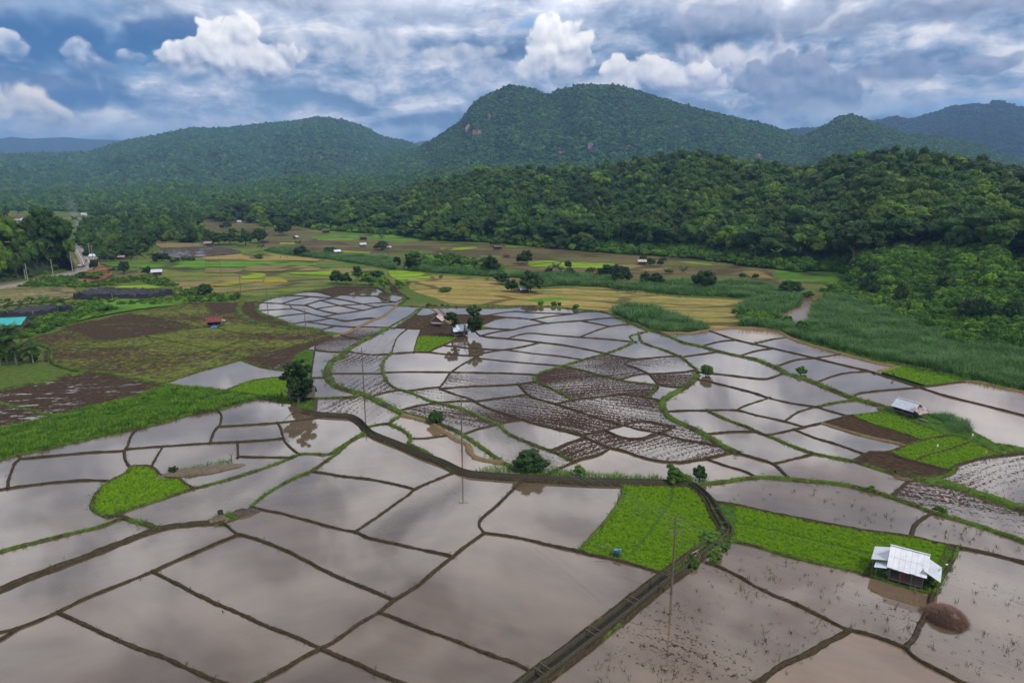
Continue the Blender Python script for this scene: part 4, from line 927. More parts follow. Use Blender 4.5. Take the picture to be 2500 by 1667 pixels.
# near forest
edge_right = [(2040, 640), (2100, 640), (2150, 600), (2191, 597), (2240, 610), (2300, 612), (2420, 618), (2600, 625)]
px, t, X, Y, Z = cover(h_near, 10.0, 0, t0=-.02, t1_=1.12, px=(525, 2880))
qx, qy = project(X, Y, Z); keep = t > 0.0
shr = (px > 2060) & (qy > interp(edge_right, qx) + 4); shr |= (px > 1450) & (px < 2100) & (t < .07); patch = (fbm(X / 60, Y / 60, 3) > .63) & (px < 1000) & (t < .5)
F_X, F_Y, F_Z, F_T, F_PX, F_QY = (a[keep & ~shr & ~patch] for a in (X, Y, Z, t, px, qy))
d = np.hypot(F_X, F_Y); Wd = 9 + 14 * rng.random(len(d)) ** 1.5; Hd = 6.5 + Wd * .58 + rng.uniform(-2, 2.5, len(d)); Hd *= np.where(rng.random(len(d)) < .07, 1.15, 1.0); front = F_T < .05; Wd[front] *= .72; Hd[front] *= .6
small = (F_PX < 1000); Hd[small] *= .8
# the largest in the picture become single trees
vis = Wd * Hd / d ** 2 * rng.uniform(.9, 1.1, len(d)); vis[(F_PX < -10) | (F_PX > 2500)] = 0; order = np.argsort(-vis); NS = 190; singles = order[:NS]; rest = order[NS:]
LBL = ['dark green broad-leaved tree in the closed forest covering the near hillside', 'tall bright green tree in the closed forest covering the near hillside', 'spreading flat-topped tree in the closed forest covering the near hillside', 'round-crowned forest tree on the near hillside', 'narrow high-crowned forest tree on the near hillside']
for i in singles:
    v = int(rng.integers(5)); tree('forest_tree', (F_X[i], F_Y[i], F_Z[i] - .5), Wd[i], Hd[i], CROWN_F[v], bare=.2 if front[i] else .3, label=LBL[v], group='trees of the forest on the near hillside, kind %s' % ('one', 'two', 'three', 'four', 'five')[v])
hz = np.array([max(v.co.z for v in m.vertices) for m in CROWN_F]).mean()
scatter('forest', np.stack([F_X, F_Y, F_Z + Hd * .22], 1)[rest], np.stack([Wd / 2 * rng.uniform(.8, 1.2, len(d)), Wd / 2 * rng.uniform(.8, 1.2, len(d)), Hd * .78 / hz], 1)[rest], SRC_F, 5)
# undergrowth at the forest foot and the shrub slope on the right
fx, ft, UX, UY, UZ = cover(h_near, 3.4, 0, t0=0.0, t1_=.15, px=(700, 2090)); k = ft > 0; s = rng.uniform(1.4, 3.4, len(UX)); scatter('undergrowth', np.stack([UX, UY, UZ - .4], 1)[k], s[k], SRC_S, 4)
k = keep & (px > 2030); fx, ft, UX, UY, UZ = cover(h_near, 2.6, 0, t0=0.0, t1_=.75, px=(2060, 2880)); ux, uy = project(UX, UY, UZ); k = (uy > interp(edge_right, ux) - 6) & (ft > 0.0)
s = rng.uniform(.9, 2.6, len(UX)) * np.where(fbm(UX / 22, UY / 22, 8) > .55, 1.35, .8); scatter('shrubs', np.stack([UX, UY, UZ - .3], 1)[k], s[k], SRC_S, 4)
k2 = k & (rng.random(len(UX)) < .018); 
for i in np.nonzero(k2)[0][:26]: tree('hillside_tree', (UX[i], UY[i], UZ[i]), rng.uniform(5, 9), rng.uniform(5, 9), CROWN_D[int(rng.integers(4))], bare=.1, label='dark bushy tree standing among the shrubs of the right-hand slope', group='small trees among the slope shrubs')
# ---------------------------------------------------------------- polygons of far fields, reeds and river
def in_poly(X, Y, G):
    ins = np.zeros(len(X), bool); j = len(G) - 1
    for i in range(len(G)):
        xi, yi, xj, yj = G[i][0], G[i][1], G[j][0], G[j][1]; c = ((yi > Y) != (yj > Y)); xx = (xj - xi) * (Y - yi) / ((yj - yi) if yj != yi else 1e-9) + xi; ins ^= c & (X < xx); j = i
    return ins
def fill(poly, spacing, z=0.0):
    G = [g(x, y) for x, y in poly]; x0, x1 = min(p.x for p in G), max(p.x for p in G); y0, y1 = min(p.y for p in G), max(p.y for p in G)
    xs = np.arange(x0, x1, spacing); ys = np.arange(y0, y1, spacing); X, Y = np.meshgrid(xs, ys); X = X.ravel() + rng.uniform(-.5, .5, X.size) * spacing; Y = Y.ravel() + rng.uniform(-.5, .5, Y.size) * spacing
    k = in_poly(X, Y, G); return X[k], Y[k]
FZ = [0.0]
def field(name, spec, m, z=None):
    FZ[0] += .012; z = FZ[0] - .3 if z is None else z
    P = T(spec); P = catmull(P + [P[0]], 3)[:-1] if len(P) > 4 else P; G = [g(x, y) for x, y in P]
    from mathutils.geometry import tessellate_polygon
    V = [(p.x, p.y, z) for p in G]; F = [tuple(f) for f in tessellate_polygon([[Vector(v) for v in V]])]
    o = mesh_obj(name, V, F, m)
    if o.data.polygons and o.data.polygons[0].normal.z < 0: o.data.flip_normals()
    return tag(o, kind='structure')
field('field', 'P 1130,740 2352,690 Q 0,600 700,600 1000,640 1500,730 2000,800 2100,870 1980,1000 1480,1010 1300,1045 1120,1072 900,1110 600,1130 300,1170 0,1200 P 2000,1010 1800,900', M_MIX)
field('field', 'Q 560,430 800,380 1000,330 1280,410 2352,425 R 200,500 600,530 1150,540 1650,600 2352,640 S 300,660 700,690 1100,720 1700,820 1850,930 1950,1100 1500,1040 900,970 0,960 R 1500,870 1000,790 200,690 0,640 Q 2100,640 1400,650 1000,590 700,560', M_BROWN)
field('field', 'R 0,880 450,900 950,960 1100,1030 1480,1060 2200,1030 S 300,1090 700,1150 1640,1190 1400,1260 1520,1420 1450,1470 1070,1545 500,1500 0,1370 R 2200,1340 1950,1300 1500,1250 1000,1240 500,1220 300,1160 0,1050', M_STUB)
field('field', 'Q 2110,845 2352,845 R 250,885 220,940 0,945 Q 2250,960 2130,900', M_LIME)
field('field', 'R 1250,1180 1700,1150 1900,1165 1500,1210', M_GREEN)
field('field', 'S 1850,830 2352,840 U 200,850 400,860 450,1010 220,1010 S 2352,995 1950,965 1860,900', M_GREEN)
field('field', 'Q 1240,440 1700,418 2352,430 R 200,470 200,520 0,510 Q 2250,525 1900,490 1300,495', M_GREEN)
field('field', 'Q 860,525 1080,525 1080,541 860,541', M_LIME); field('field', 'Q 1280,485 1700,478 1700,492 1300,496', M_LIME)
field('field', 'Q 1530,615 1900,630 1900,645 1600,640', M_LIME)
field('field', 'R 350,588 700,575 780,585 600,608 380,608', M_LIME); field('field', 'R 1100,555 1600,555 1580,575 1100,578', M_GREEN); field('field', 'R 0,610 300,630 260,645 0,640', M_GREEN)
field('field', 'R 1380,745 1650,730 1900,755 2352,770 2352,825 2000,815 1400,795', M_LIME); field('field', 'R 800,680 1040,680 1060,700 840,700', M_LIME)
field('field', 'S 720,745 900,748 1120,775 1080,785 900,770', M_LIME); field('field', 'S 560,948 780,960 750,982 560,975', M_GREEN); field('field', 'S 1450,830 1650,850 1800,920 1780,945 1640,945 1500,880', M_TAN)
field('field', 'S 0,775 200,780 480,800 700,810 400,860 100,860', M_TAN)
field('field', 'Q 0,1010 150,975 300,960 640,950 650,975 500,985 330,1010 50,1040', M_YEL); field('field', 'Q 700,930 850,925 900,945 960,985 800,990 680,992', M_YEL)
field('field', 'Q 450,890 560,875 700,890 650,930 430,940', M_LIME); field('field', 'Q 0,750 500,730 1000,740 1300,785 900,800 300,810 0,800', M_GREEN); field('field', 'Q 950,870 1450,858 1440,905 1000,890', M_LIME)
field('field', 'Q 500,800 1000,785 1300,815 1250,850 500,855', M_TAN); field('field', 'Q 0,690 600,655 1000,685 1500,745 800,730 0,740', M_STUB); field('field', 'Q 0,820 460,825 400,870 0,870', M_TAN)
field('field', 'P 1850,600 2352,565 Q 400,620 300,660 0,685 P 2352,690 1950,695 1830,650', M_ROUGH).color = (.3, .62, .02, 1); field('field', 'P 1710,505 2352,545 2352,570 1850,590', M_TAN)
field('field', 'P 1130,760 2000,745 2352,740 2352,830 1800,820 1300,800', M_GREEN); field('red_field', 'P 880,950 1000,850 1110,795 1290,820 1260,925 1000,980', M_RED)
field('field', 'P -300,1060 0,1045 400,1040 800,1045 850,1150 500,1210 0,1260 -300,1290', mat('dry_grass', strips([(.13, .12, .045), (.19, .16, .07), (.10, .12, .03)], .12, R(20)), spec=.2)); field('field', 'P 1150,1045 1500,990 1900,1045 1700,1060', M_LIME)
field('field', 'P 660,1230 1200,1180 1700,1160 2000,1160 2200,1220 1600,1290 1000,1400 700,1480 400,1420', M_GREEN)
field('field', 'P 970,240 1190,230 1170,290 980,290', M_LIME); field('field', 'P 370,110 700,105 700,140 380,145', M_TAN); field('field', 'P 0,180 130,190 120,225 0,230', M_TAN); field('field', 'Q 0,215 200,250 600,300 560,420 200,390 0,370', M_BROWN); field('field', 'Q 380,180 500,190 480,215 390,210', M_TAN)
field('river', 'F 805,68 965,70 955,110 900,165 858,255 910,300 1000,335 850,335 740,262 645,195 700,155 790,120', mat('river_water', None, (.15, .095, .05), .12, spec=.35), z=.02)
field('pond', 'Q 640,505 740,510 720,522 640,520', M_PAD); field('pond','Q 2130,1000 2200,1000 2200,1060 2330,1150 2352,1170 2200,1160 2140,1080', M_PAD, z=-.0)
field('pond', 'Q 1800,860 2030,860 2100,960 2160,1000 2080,1000 1980,900', M_PAD, z=.0)
field('pond', 'D 303,440 330,440 330,510 305,510', M_PAD, z=.05)
REED = ['F 860,270 880,180 930,130 1000,80 1200,95 1500,200 1800,330 2000,430 2352,430 2500,460 2500,750 2352,700 2050,645 1600,535 1400,505 1100,435 850,365 730,325 600,295 420,268 430,238 560,215 640,212 740,262 900,320 920,300',
        'S 0,1280 200,1265 470,1270 520,1330 700,1360 900,1430 1080,1510 1000,1545 650,1560 450,1530 300,1450 0,1350',
        'S 0,1010 250,1010 560,985 900,985 1170,990 1600,1000 1880,1060 2100,1130 2135,1180 2130,1250 1950,1330 1850,1370 1700,1340 1560,1340 1410,1300 1430,1240 1640,1200 1500,1160 1280,1140 700,1120 300,1070 0,1060',
        'R 0,815 220,800 480,830 900,850 1100,880 1250,870 1480,870 2000,900 2352,950 2352,1030 2150,1025 1800,1010 1500,1030 1480,960 1250,925 960,915 500,880 0,850', 'Q 680,620 760,590 1000,610 1300,650 1600,680 2000,690 2200,730 2200,830 2000,805 1500,725 1000,665']
for k, sp in enumerate(REED):
    X, Y = fill(T(sp), 1.35 if k == 0 else (1.5 if k < 3 else 2.0)); s = rng.uniform(1.7, 3.0, len(X)) * (1 + 1.1 * (fbm(X / 8, Y / 8, 4) - .5)); kk = fbm(X / 5, Y / 5, 12) > .16
    scatter('cane_thicket', np.stack([X, Y, np.full(len(X), -.2)], 1)[kk], s[kk], SRC_CANE, 3)
for k, sp in enumerate(REED): field('reed_bed', sp, M_GRASS, z=.05 + k * .01)
def veg(name, spec, spacing, lo, hi, src, n, dens=1.0, zk=1.0, th=None):
    X, Y = fill(T(spec), spacing); kk = rng.random(len(X)) < dens
    if th is not None: kk &= fbm(X / 12, Y / 12, 9) > th
    s = rng.uniform(lo, hi, len(X)); scatter(name, np.stack([X, Y, np.full(len(X), -.25)], 1)[kk], np.stack([s, s, s * zk], 1)[kk], src, n)
veg('verge_shrubs', 'P 200,1030 500,930 850,910 900,980 1100,990 1540,920 1580,960 1300,1010 1000,1040 600,1040', 1.6, .5, 1.1, SRC_S, 4)
veg('verge_shrubs', 'P 1540,930 1700,900 1900,940 2080,1020 1900,1020 1700,1000', 1.8, .5, 1.0, SRC_S, 4)
veg('field_edge_plants', 'P 600,1250 1200,1175 1900,1160 2352,1160 2352,1200 1800,1270 1000,1400 700,1500 500,1530 400,1420', 1.8, .35, 1.1, SRC_S, 4, th=.42)
veg('field_edge_plants', 'P 1850,1080 2352,1040 Q 0,1060 380,1150 0,1190 P 2352,1190 2000,1150', 1.8, .4, 1.1, SRC_S, 4, .8)
veg('field_edge_plants', 'P 250,1420 700,1340 1100,1300 900,1400 700,1480 520,1560 350,1560', 1.7, .4, 1.2, SRC_S, 4, .7)
veg('field_edge_plants', 'P 0,1180 500,1160 800,1170 700,1230 400,1250 0,1300', 2.6, .5, 1.3, SRC_S, 4, .6)
veg('dry_scrub', 'P 0,1045 800,1045 840,1150 500,1200 0,1240', 2.0, .5, 1.1, source('scrub_tufts', [tuft_mesh('scrub', 120 + i, 22, 1, .8, .12, mat('dry_scrub_leaves', color=(.14, .14, .05)), .8, 2) for i in range(2)]), 2, .8)
veg('bank_shrubs', 'F 420,262 560,212 640,212 800,290 1000,340 900,350 700,300 560,262', 2.4, 1.0, 2.4, SRC_S, 4, .8)
veg('bank_shrubs', 'S 0,1035 700,1105 1280,1135 1650,1180 1300,1150 700,1150 200,1095 0,1090', 2.4, .6, 1.2, SRC_WILD, 3, 1)
veg('bank_grass', 'F 850,375 1100,445 1400,515 1600,545 2050,655 2352,715 2352,735 1900,650 1500,565 1300,515 900,405 730,345', 1.0, .6, 1.3, SRC_WILD, 3, .9)
veg('bank_shrubs', 'S 1380,1330 1600,1340 1850,1380 1900,1420 1600,1480 1480,1440', 2.0, .8, 2.0, SRC_S, 4)
veg('slope_foot_shrubs', 'F 930,130 1000,60 1300,50 1700,160 2000,310 2352,370 2500,390 2500,470 2352,430 2000,440 1700,310 1400,170 1200,100 1000,90', 2.4, 1.0, 2.4, SRC_S, 4)
veg('river_bushes', 'R 0,700 450,700 900,760 1050,800 1100,860 700,850 300,800 0,820', 4.5, 1.6, 3.6, SRC_S, 4, .9)
veg('river_bushes', 'U 0,1080 200,1040 460,1010 800,1000 1100,1060 1600,1010 2000,1100 2352,1150 2352,1400 1900,1300 1300,1230 1000,1200 500,1180 200,1180', 3.0, 1.0, 2.6, SRC_S, 4, .85)
veg('plot_hedges', 'Q 0,1145 400,1160 380,1190 100,1215 0,1215', 2.2, .8, 1.7, SRC_S, 4)
veg('plot_hedges', 'E 1090,137 700,135 630,125 560,128 640,140 1090,150', 1.6, .5, .9, SRC_S, 4, .8)
# long green field, rice, grass on banks
def in_tris(tri, spacing, cap=60000):
    out = []
    for t in tri:
        a = abs((t[1][0] - t[0][0]) * (t[2][1] - t[0][1]) - (t[1][1] - t[0][1]) * (t[2][0] - t[0][0])) / 2; n = rng.poisson(a / spacing ** 2)
        if n: r1, r2 = np.sqrt(rng.random(n)), rng.random(n); out.append((1 - r1)[:, None] * t[0] + (r1 * (1 - r2))[:, None] * t[1] + (r1 * r2)[:, None] * t[2])
    return np.concatenate(out)[:cap] if out else np.zeros((0, 3))
def patch(name, spec, m, z, lst):
    from mathutils.geometry import tessellate_polygon
    V = [(*g(x, y)[:2], z) for x, y in T(spec)]; F = [tuple(f) for f in tessellate_polygon([[Vector(v) for v in V]])]; o = mesh_obj(name, V, F, m)
    if o.data.polygons[0].normal.z < 0: o.data.flip_normals()
    tag(o, kind='structure'); lst.append(np.array([[V[i] for i in f] for f in F]))
patch('rice_field', 'E 915,262 1035,284 925,300', M_RICE, .16, RICE_CELLS); patch('rice_field', 'F 1335,580 1480,558 1560,560 1900,640 1925,656 1680,684', M_RICE, .16, RICE_CELLS)
patch('grass_bank', 'F 1355,815 1460,832 1500,858 1700,880 1790,882 1990,990 2150,1078 2352,1110 2352,1150 2190,1160 2050,1085 1830,1025 1650,950 1450,884 1350,868', M_GRASS, .18, GRASS_CELLS)
FURROW = [[g(x, y) for x, y in T(sp)] for sp in ('B 2280,225 2270,340 2180,460 2080,600 1995,700', 'C 370,478 600,520 800,570 1000,620 1300,690 1500,720')]
def off_furrow(P, w):
    k = np.ones(len(P), bool)
    for L in FURROW:
        for a, b in zip(L[:-1], L[1:]):
            dx, dy = b.x - a.x, b.y - a.y; t = np.clip(((P[:, 0] - a.x) * dx + (P[:, 1] - a.y) * dy) / (dx * dx + dy * dy), 0, 1); k &= np.hypot(P[:, 0] - a.x - t * dx, P[:, 1] - a.y - t * dy) > w
    return k
for tri in RICE_CELLS:
    d = float(np.hypot(*tri.reshape(-1, 3)[:, :2].mean(0))); sp = max(.27, d / 380); P = in_tris(tri, sp); P = P[off_furrow(P, .32)]; P[:, 2] -= .02
    n_ = fbm(P[:, 0] / 1.6, P[:, 1] / 1.6, 5); s = np.full(len(P), .34 * max(1, sp / .45)) * (.85 + .3 * n_) * rng.uniform(.8, 1.2, len(P)); scatter('rice_plants', P, s, SRC_RICE, 3)
for tri in WILD_CELLS:
    d = float(np.hypot(*tri.reshape(-1, 3)[:, :2].mean(0))); sp = max(.6, d / 230); P = in_tris(tri, sp); n_ = fbm(P[:, 0] / 6, P[:, 1] / 6, 5); scatter('wild_grass', P, (.45 + .75 * n_) * rng.uniform(.8, 1.3, len(P)), SRC_WILD, 3)
for tri in GRASS_CELLS:
    d = float(np.hypot(*tri.reshape(-1, 3)[:, :2].mean(0))); sp = max(.55, d / 230); P = in_tris(tri, sp, 9000); P = P[fbm(P[:, 0] / 4, P[:, 1] / 4, 7) > .4]; scatter('bank_grass', P, rng.uniform(.25, .55, len(P)), SRC_WILD, 3)
P, S, P2, S2 = [], [], [], []
for (x, y, z, w, st) in BUND_PTS:
    dd = math.hypot(x, y)
    if dd > 420: continue
    n = {'g': 2.2, 'm': .9 if dd < 160 else .4, 'o': .4}[st] * (1 + w) * (1 if dd < 250 else .7)
    for _ in range(int(n + random.random())):
        a = random.gauss(0, w * .42); b = random.gauss(0, w * .42); (P if st == 'g' else P2).append((x + a, y + b, max(.02, z - .1 - .25 * abs(a) / w))); (S if st == 'g' else S2).append(random.uniform(.18, .42) * (1 + dd / 500))
scatter('bund_grass', P, S, SRC_WILD, 3); scatter('bund_weeds', P2, np.array(S2) * .8, SRC_WEED, 3)
# weeds standing in the flooded plots at the lower right
for spec, sp, dens in (('C 150,780 400,850 800,1050 1140,1200 850,1375 540,1530 0,1568 B 1500,1568 2352,1000', 1.0, .30), ('C 1700,1080 2352,780 2352,1568 1950,1568 1550,1330', 1.1, .28), ('C 300,650 1250,830 1700,980 1640,1180 1530,1320 1150,1190 500,890 300,770', 1.1, .25), ('C 1750,420 2100,520 2352,600 2352,720 1600,550', 1.1, .3), ('C 200,230 1100,200 1650,400 1560,540 500,370', 1.2, .12)):
    X, Y = fill(T(spec), sp); f = fbm(X / 5, Y / 5, 21); kk = (rng.random(len(X)) < dens * np.clip((f - .25) * 5, 0.2, 2.8)); scatter('paddy_weeds', np.stack([X, Y, np.full(len(X), .05)], 1)[kk], rng.uniform(.2, .6, len(X))[kk], SRC_WEED, 3)
# ---------------------------------------------------------------- small helpers for placing
def mpp(py, z=0.0): p = g(CX, py, z); return (p.y * math.cos(PITCH) + CAM_H * math.sin(PITCH)) / FPX      # metres per photo pixel there
M_CONC = mat('weathered_concrete', color=(.105, .092, .075), rough=.9); M_CONCL = mat('pale_concrete', color=(.30, .28, .25), rough=.85)
M_WOOD = mat('grey_timber', color=(.13, .105, .085), rough=.9); M_DWOOD = mat('dark_timber', color=(.06, .048, .04), rough=.9)
def roofm(name, c, r=.35, rust=None):
    def f(nt, b):
        p = nt.obj(); n = nt.noise(p, .9, 4, .65); x, y, z = nt.sep(p)
        col = nt.mix(nt.lin(n, .3, .7), tuple(k * .82 for k in c), tuple(min(.9, k * 1.08) for k in c))
        if rust: col = nt.mix(nt.ss(nt.noise(p, 1.6, 5, .7), .45, .6), col, rust)
        nt.put(b.inputs['Base Color'], col); b.inputs['Roughness'].default_value = r; b.inputs['Metallic'].default_value = .15
    return mat(name, f)
R_WHITE = roofm('zinc_white', (.50, .53, .58), .45); R_BLUE = roofm('zinc_blue_white', (.62, .70, .80)); R_RED = roofm('red_roof', (.18, .03, .027), .5, (.07, .02, .02)); R_RUST = roofm('rusty_roof', (.34, .30, .29), .6, (.16, .06, .045))
R_TEAL = roofm('teal_roof', (.02, .36, .34), .4); R_DBLUE = roofm('blue_roof', (.14, .20, .38), .45); R_THATCH = mat('thatch', color=(.085, .066, .05), rough=.95); R_PINK = roofm('faded_red_roof', (.42, .24, .24), .5, (.55, .50, .48))
M_CLOTH_R = mat('red_cloth', color=(.35, .03, .04)); M_BLUEP = mat('blue_plastic', color=(.03, .18, .50), rough=.4); M_WHITEP = mat('white_paint', color=(.7, .7, .7), rough=.5); M_METAL = mat('dark_metal', color=(.08, .08, .09), rough=.45, metallic=.6)
M_SKIN = mat('skin', color=(.28, .16, .10), rough=.6); M_DARKC = mat('dark_cloth', color=(.03, .035, .06)); M_NET = mat('black_net', color=(.018, .018, .024), rough=.9)
# ---------------------------------------------------------------- irrigation canal
def ribbon(name, P, o0, o1, z0, z1, m, parent, box=True, sc=None):
    V = []; n = len(P)
    for i, p in enumerate(P):
        d = (P[min(n - 1, i + 1)] - P[max(0, i - 1)]).normalized(); nx, ny = -d.y, d.x
        for (o, z) in ((o0, z0), (o0, z1), (o1, z1), (o1, z0)): V.append((p.x + nx * o * (sc(p) if sc else 1), p.y + ny * o * (sc(p) if sc else 1), z))
    if box: F = [(i * 4 + k, i * 4 + k + 1, i * 4 + 4 + k + 1, i * 4 + 4 + k) for i in range(n - 1) for k in range(3)]
    else: F = [(i * 4 + 1, i * 4 + 2, i * 4 + 6, i * 4 + 5) for i in range(n - 1)]
    return np_obj(name, np.array(V), np.array(F), m, parent)
def canal():
    G = ground_path(catmull(T(CANAL), 3)); P = arc_resample(G, lambda p: max(.7, p.length / 160))
    t = empty('irrigation_canal', (0, 0, 0)); tag(t, 'narrow concrete irrigation canal running between the flooded plots with paired cross struts', 'canal')
    wk = lambda p: float(np.interp(p.length, (85, 112), (1, .58)))
    for s in (-1, 1): ribbon('canal_wall', P, s * .52, s * .64, -.1, .8, mat('mossy_concrete', color=(.05, .045, .032), rough=.95, spec=.1), t, sc=wk)
    ribbon('water_channel', P, -.52, .52, .1, .13, mat('canal_water', None, (.03, .027, .022), .08), t, box=False, sc=wk)  # water colour darkened to stand for the shade between the walls
    for pair in ('B 2230,845', 'B 1992,1045', 'B 1722,1262', 'B 1390,1512', 'C 240,400', 'C 290,490', 'C 262,545'):
        q = g(*t1(pair)); j = min(range(len(P)), key=lambda i: (P[i] - Vector((q.x, q.y))).length); j = max(1, min(len(P) - 2, j)); d = (P[j + 1] - P[j - 1]).normalized(); n = Vector((-d.y, d.x))
        for k in ((-.45, .45) if pair[0] == 'B' else (0,)):
            c = P[j] + d * k; a, b = c - n * .72, c + n * .72; m = MB().beam((a.x, a.y, .84), (b.x, b.y, .84), .11, .09); m.build('strut', mat('strut_concrete', color=(.085, .075, .06), spec=.05), t)
    for s, st in ((-1, 'm'), (1, 'm')):
        Q = [P[i] + Vector((-(P[min(len(P) - 1, i + 1)] - P[max(0, i - 1)]).normalized().y, (P[min(len(P) - 1, i + 1)] - P[max(0, i - 1)]).normalized().x)) * s * 1.08 * wk(P[i]) for i in range(len(P))]
        bund(Q, .62, st, .5, 'canal_bank')
canal()
# green strip with bushes north of the canal
veg('canal_side_grass', 'E 900,1262 1100,1235 1200,1245 1400,1250 1700,1285 2200,1312 2230,1345 1800,1335 1400,1322 1000,1300', .55, .5, 1.15, SRC_WILD, 3, .95)
veg('canal_side_grass', 'F 0,1335 150,1365 230,1345 200,1330 80,1300 0,1290', .8, .5, 1.1, SRC_WILD, 3)
veg('canal_side_shrubs', 'C 110,600 240,520 330,590 250,740 130,760 60,800 0,830 60,720', .9, .35, .85, SRC_S, 4, .75)
veg('heap_grass', 'D 1130,1290 1250,1250 1400,1220 1560,1190 1610,1215 1590,1250 1400,1290 1250,1320 1150,1330', .5, .4, .9, SRC_WILD, 3)
veg('heap_grass', 'F 1380,870 1500,860 1800,890 1900,1000 1830,1020 1600,960 1450,890', .9, .3, .7, SRC_WILD, 3, .8)
veg('reed_tussocks', 'F 1730,885 1800,880 1950,930 2000,990 1960,1020 1880,1010 1800,930', .75, 1.0, 1.7, SRC_CANE, 3)
veg('hut_surround_grass', 'C 1260,805 1330,760 1400,830 1640,920 1780,740 1880,670 1740,960 1560,905 1400,865', .45, .3, .7, SRC_WILD, 3, .9)
# ---------------------------------------------------------------- huts
def hut(name, c, rz, L, W, ev, rg, fl, rm, label, cat='hut', walls=0, wallm=None, over=.35, sheets=0, gable=True, loc_z=0.0, postn=3, group=None, wallh=None):
    """L along local x (ridge), W across; ev eave height, rg ridge height, fl floor height"""
    t = empty(name, (c[0], c[1], loc_z), rz); tag(t, label, cat, group); wallm = wallm or M_DWOOD; hl, hw = L / 2, W / 2
    for s in (-1, 1):
        e, r_ = hw + over, -.02
        def P(x, f): return (x, s * (e * (1 - f)), (ev - over * (rg - ev) / hw * .6) * (1 - f) + rg * f)
        if sheets:
            root = MB(); 
            for f in (.02, .5, .97): root.beam(Vector(P(-hl - over * .5, f)) - Vector((0, 0, .1)), Vector(P(hl + over * .5, f)) - Vector((0, 0, .1)), .08)
            rf = root.build('roof', M_WOOD, t)
            for row in (0, 1):
                for i in range(sheets):
                    x0 = -hl - over + (L + 2 * over) * i / sheets; x1 = -hl - over + (L + 2 * over) * (i + 1) / sheets - .015; f0, f1 = (0, .53) if row == 0 else (.5, 1.0); dz = (.0 if row == 0 else .03) + (.012 if i % 2 else 0); m = MB(); nr = 6
                    ja = random.uniform(-.04, .04) if row == 0 else 0
                    pts = [];
                    for k in range(nr * 2 + 1):
                        x = x0 + (x1 - x0) * k / (nr * 2); z = dz + (.03 if k % 2 else 0); a = P(x, f0 + ja * .5); b = P(x, f1); pts.append(((a[0], a[1], a[2] + z), (b[0], b[1], b[2] + z)))
                    for k in range(len(pts) - 1): m.quad(pts[k][0], pts[k + 1][0], pts[k + 1][1], pts[k][1])
                    m.build('roof_sheet', rm, rf)
        else:
            q = [P(-hl - over, 0), P(hl + over, 0), P(hl + over, 1), P(-hl - over, 1)]; q = q if s < 0 else q[::-1]; m = MB().slab(q, .06)
            for i in range(int(L / .8) + 1): x = -hl - over + .8 * i; m.beam(Vector(P(x, 0)) + Vector((0, 0, .035)), Vector(P(x, 1)) + Vector((0, 0, .035)), .06, .05)
            m.build('roof_slope', rm, t)
    MB().beam((-hl - over - .02, 0, rg + .03), (hl + over + .02, 0, rg + .03), .28, .06).build('ridge_cap', rm, t)
    for i in range(postn):
        x = -hl + L * i / (postn - 1)
        for s in (-1, 1): MB().beam((x, s * hw, -.15), (x, s * hw, ev), .13, n=6).build('post', M_WOOD, t)
    if fl > .2:
        MB().box((0, 0, fl), (L + .1, W + .1, .10)).build('floor_deck', M_WOOD, t)
        m = MB()
        for i in range(4): m.beam((hl * .3 + i * .02, -hw - .9, .05 + i * .0), (hl * .3, -hw, fl), .06)
        MB().beam((hl * .35, -hw - .7, 0), (hl * .35, -hw - .02, fl), .07).beam((hl * .35 + .5, -hw - .7, 0), (hl * .35 + .5, -hw - .02, fl), .07).build('ladder', M_WOOD, t)
    wh = wallh or (ev - fl - .1)
    def wall(a, b, h, z): MB().box(((a[0] + b[0]) / 2, (a[1] + b[1]) / 2, z + h / 2), (max(.05, abs(a[0] - b[0])), max(.05, abs(a[1] - b[1])), h)).build('wall', wallm, t)
    z0 = fl + .06
    if walls & 1: wall((-hl + .1, hw - .1), (hl - .1, hw - .1), wh, z0)
    if walls & 2: wall((-hl + .1, -hw + .1), (-hl + .1, hw - .15), wh, z0)
    if walls & 4: wall((hl - .1, -hw + .1), (hl - .1, hw - .15), wh, z0)
    if walls & 8: wall((-hl + .15, -hw + .1), (hl - .15, -hw + .1), wh, z0)
    if gable:
        for s in (-1, 1): x = s * (hl - .05); MB().hexa([(x - .02, -hw, ev), (x + .02, -hw, ev), (x + .02, hw, ev), (x - .02, hw, ev), (x - .02, -.05, rg - .08), (x + .02, -.05, rg - .08), (x + .02, .05, rg - .08), (x - .02, .05, rg - .08)]).build('gable', wallm, t)
    return t
# the big hut with the white zinc roof
ra, rb = g(*t1('C 1435,617'), 4.1), g(*t1('C 1708,688'), 4.1); ea, eb = g(*t1('C 1380,770'), 2.0), g(*t1('C 1655,847'), 2.0)
dd = (rb - ra); rz1 = math.atan2(dd.y, dd.x); L1 = dd.length; mid = (ra + rb) / 2; nrm = Vector((-math.sin(rz1), math.cos(rz1))); w1 = abs(((ea + eb) / 2 - mid).to_2d().dot(nrm))

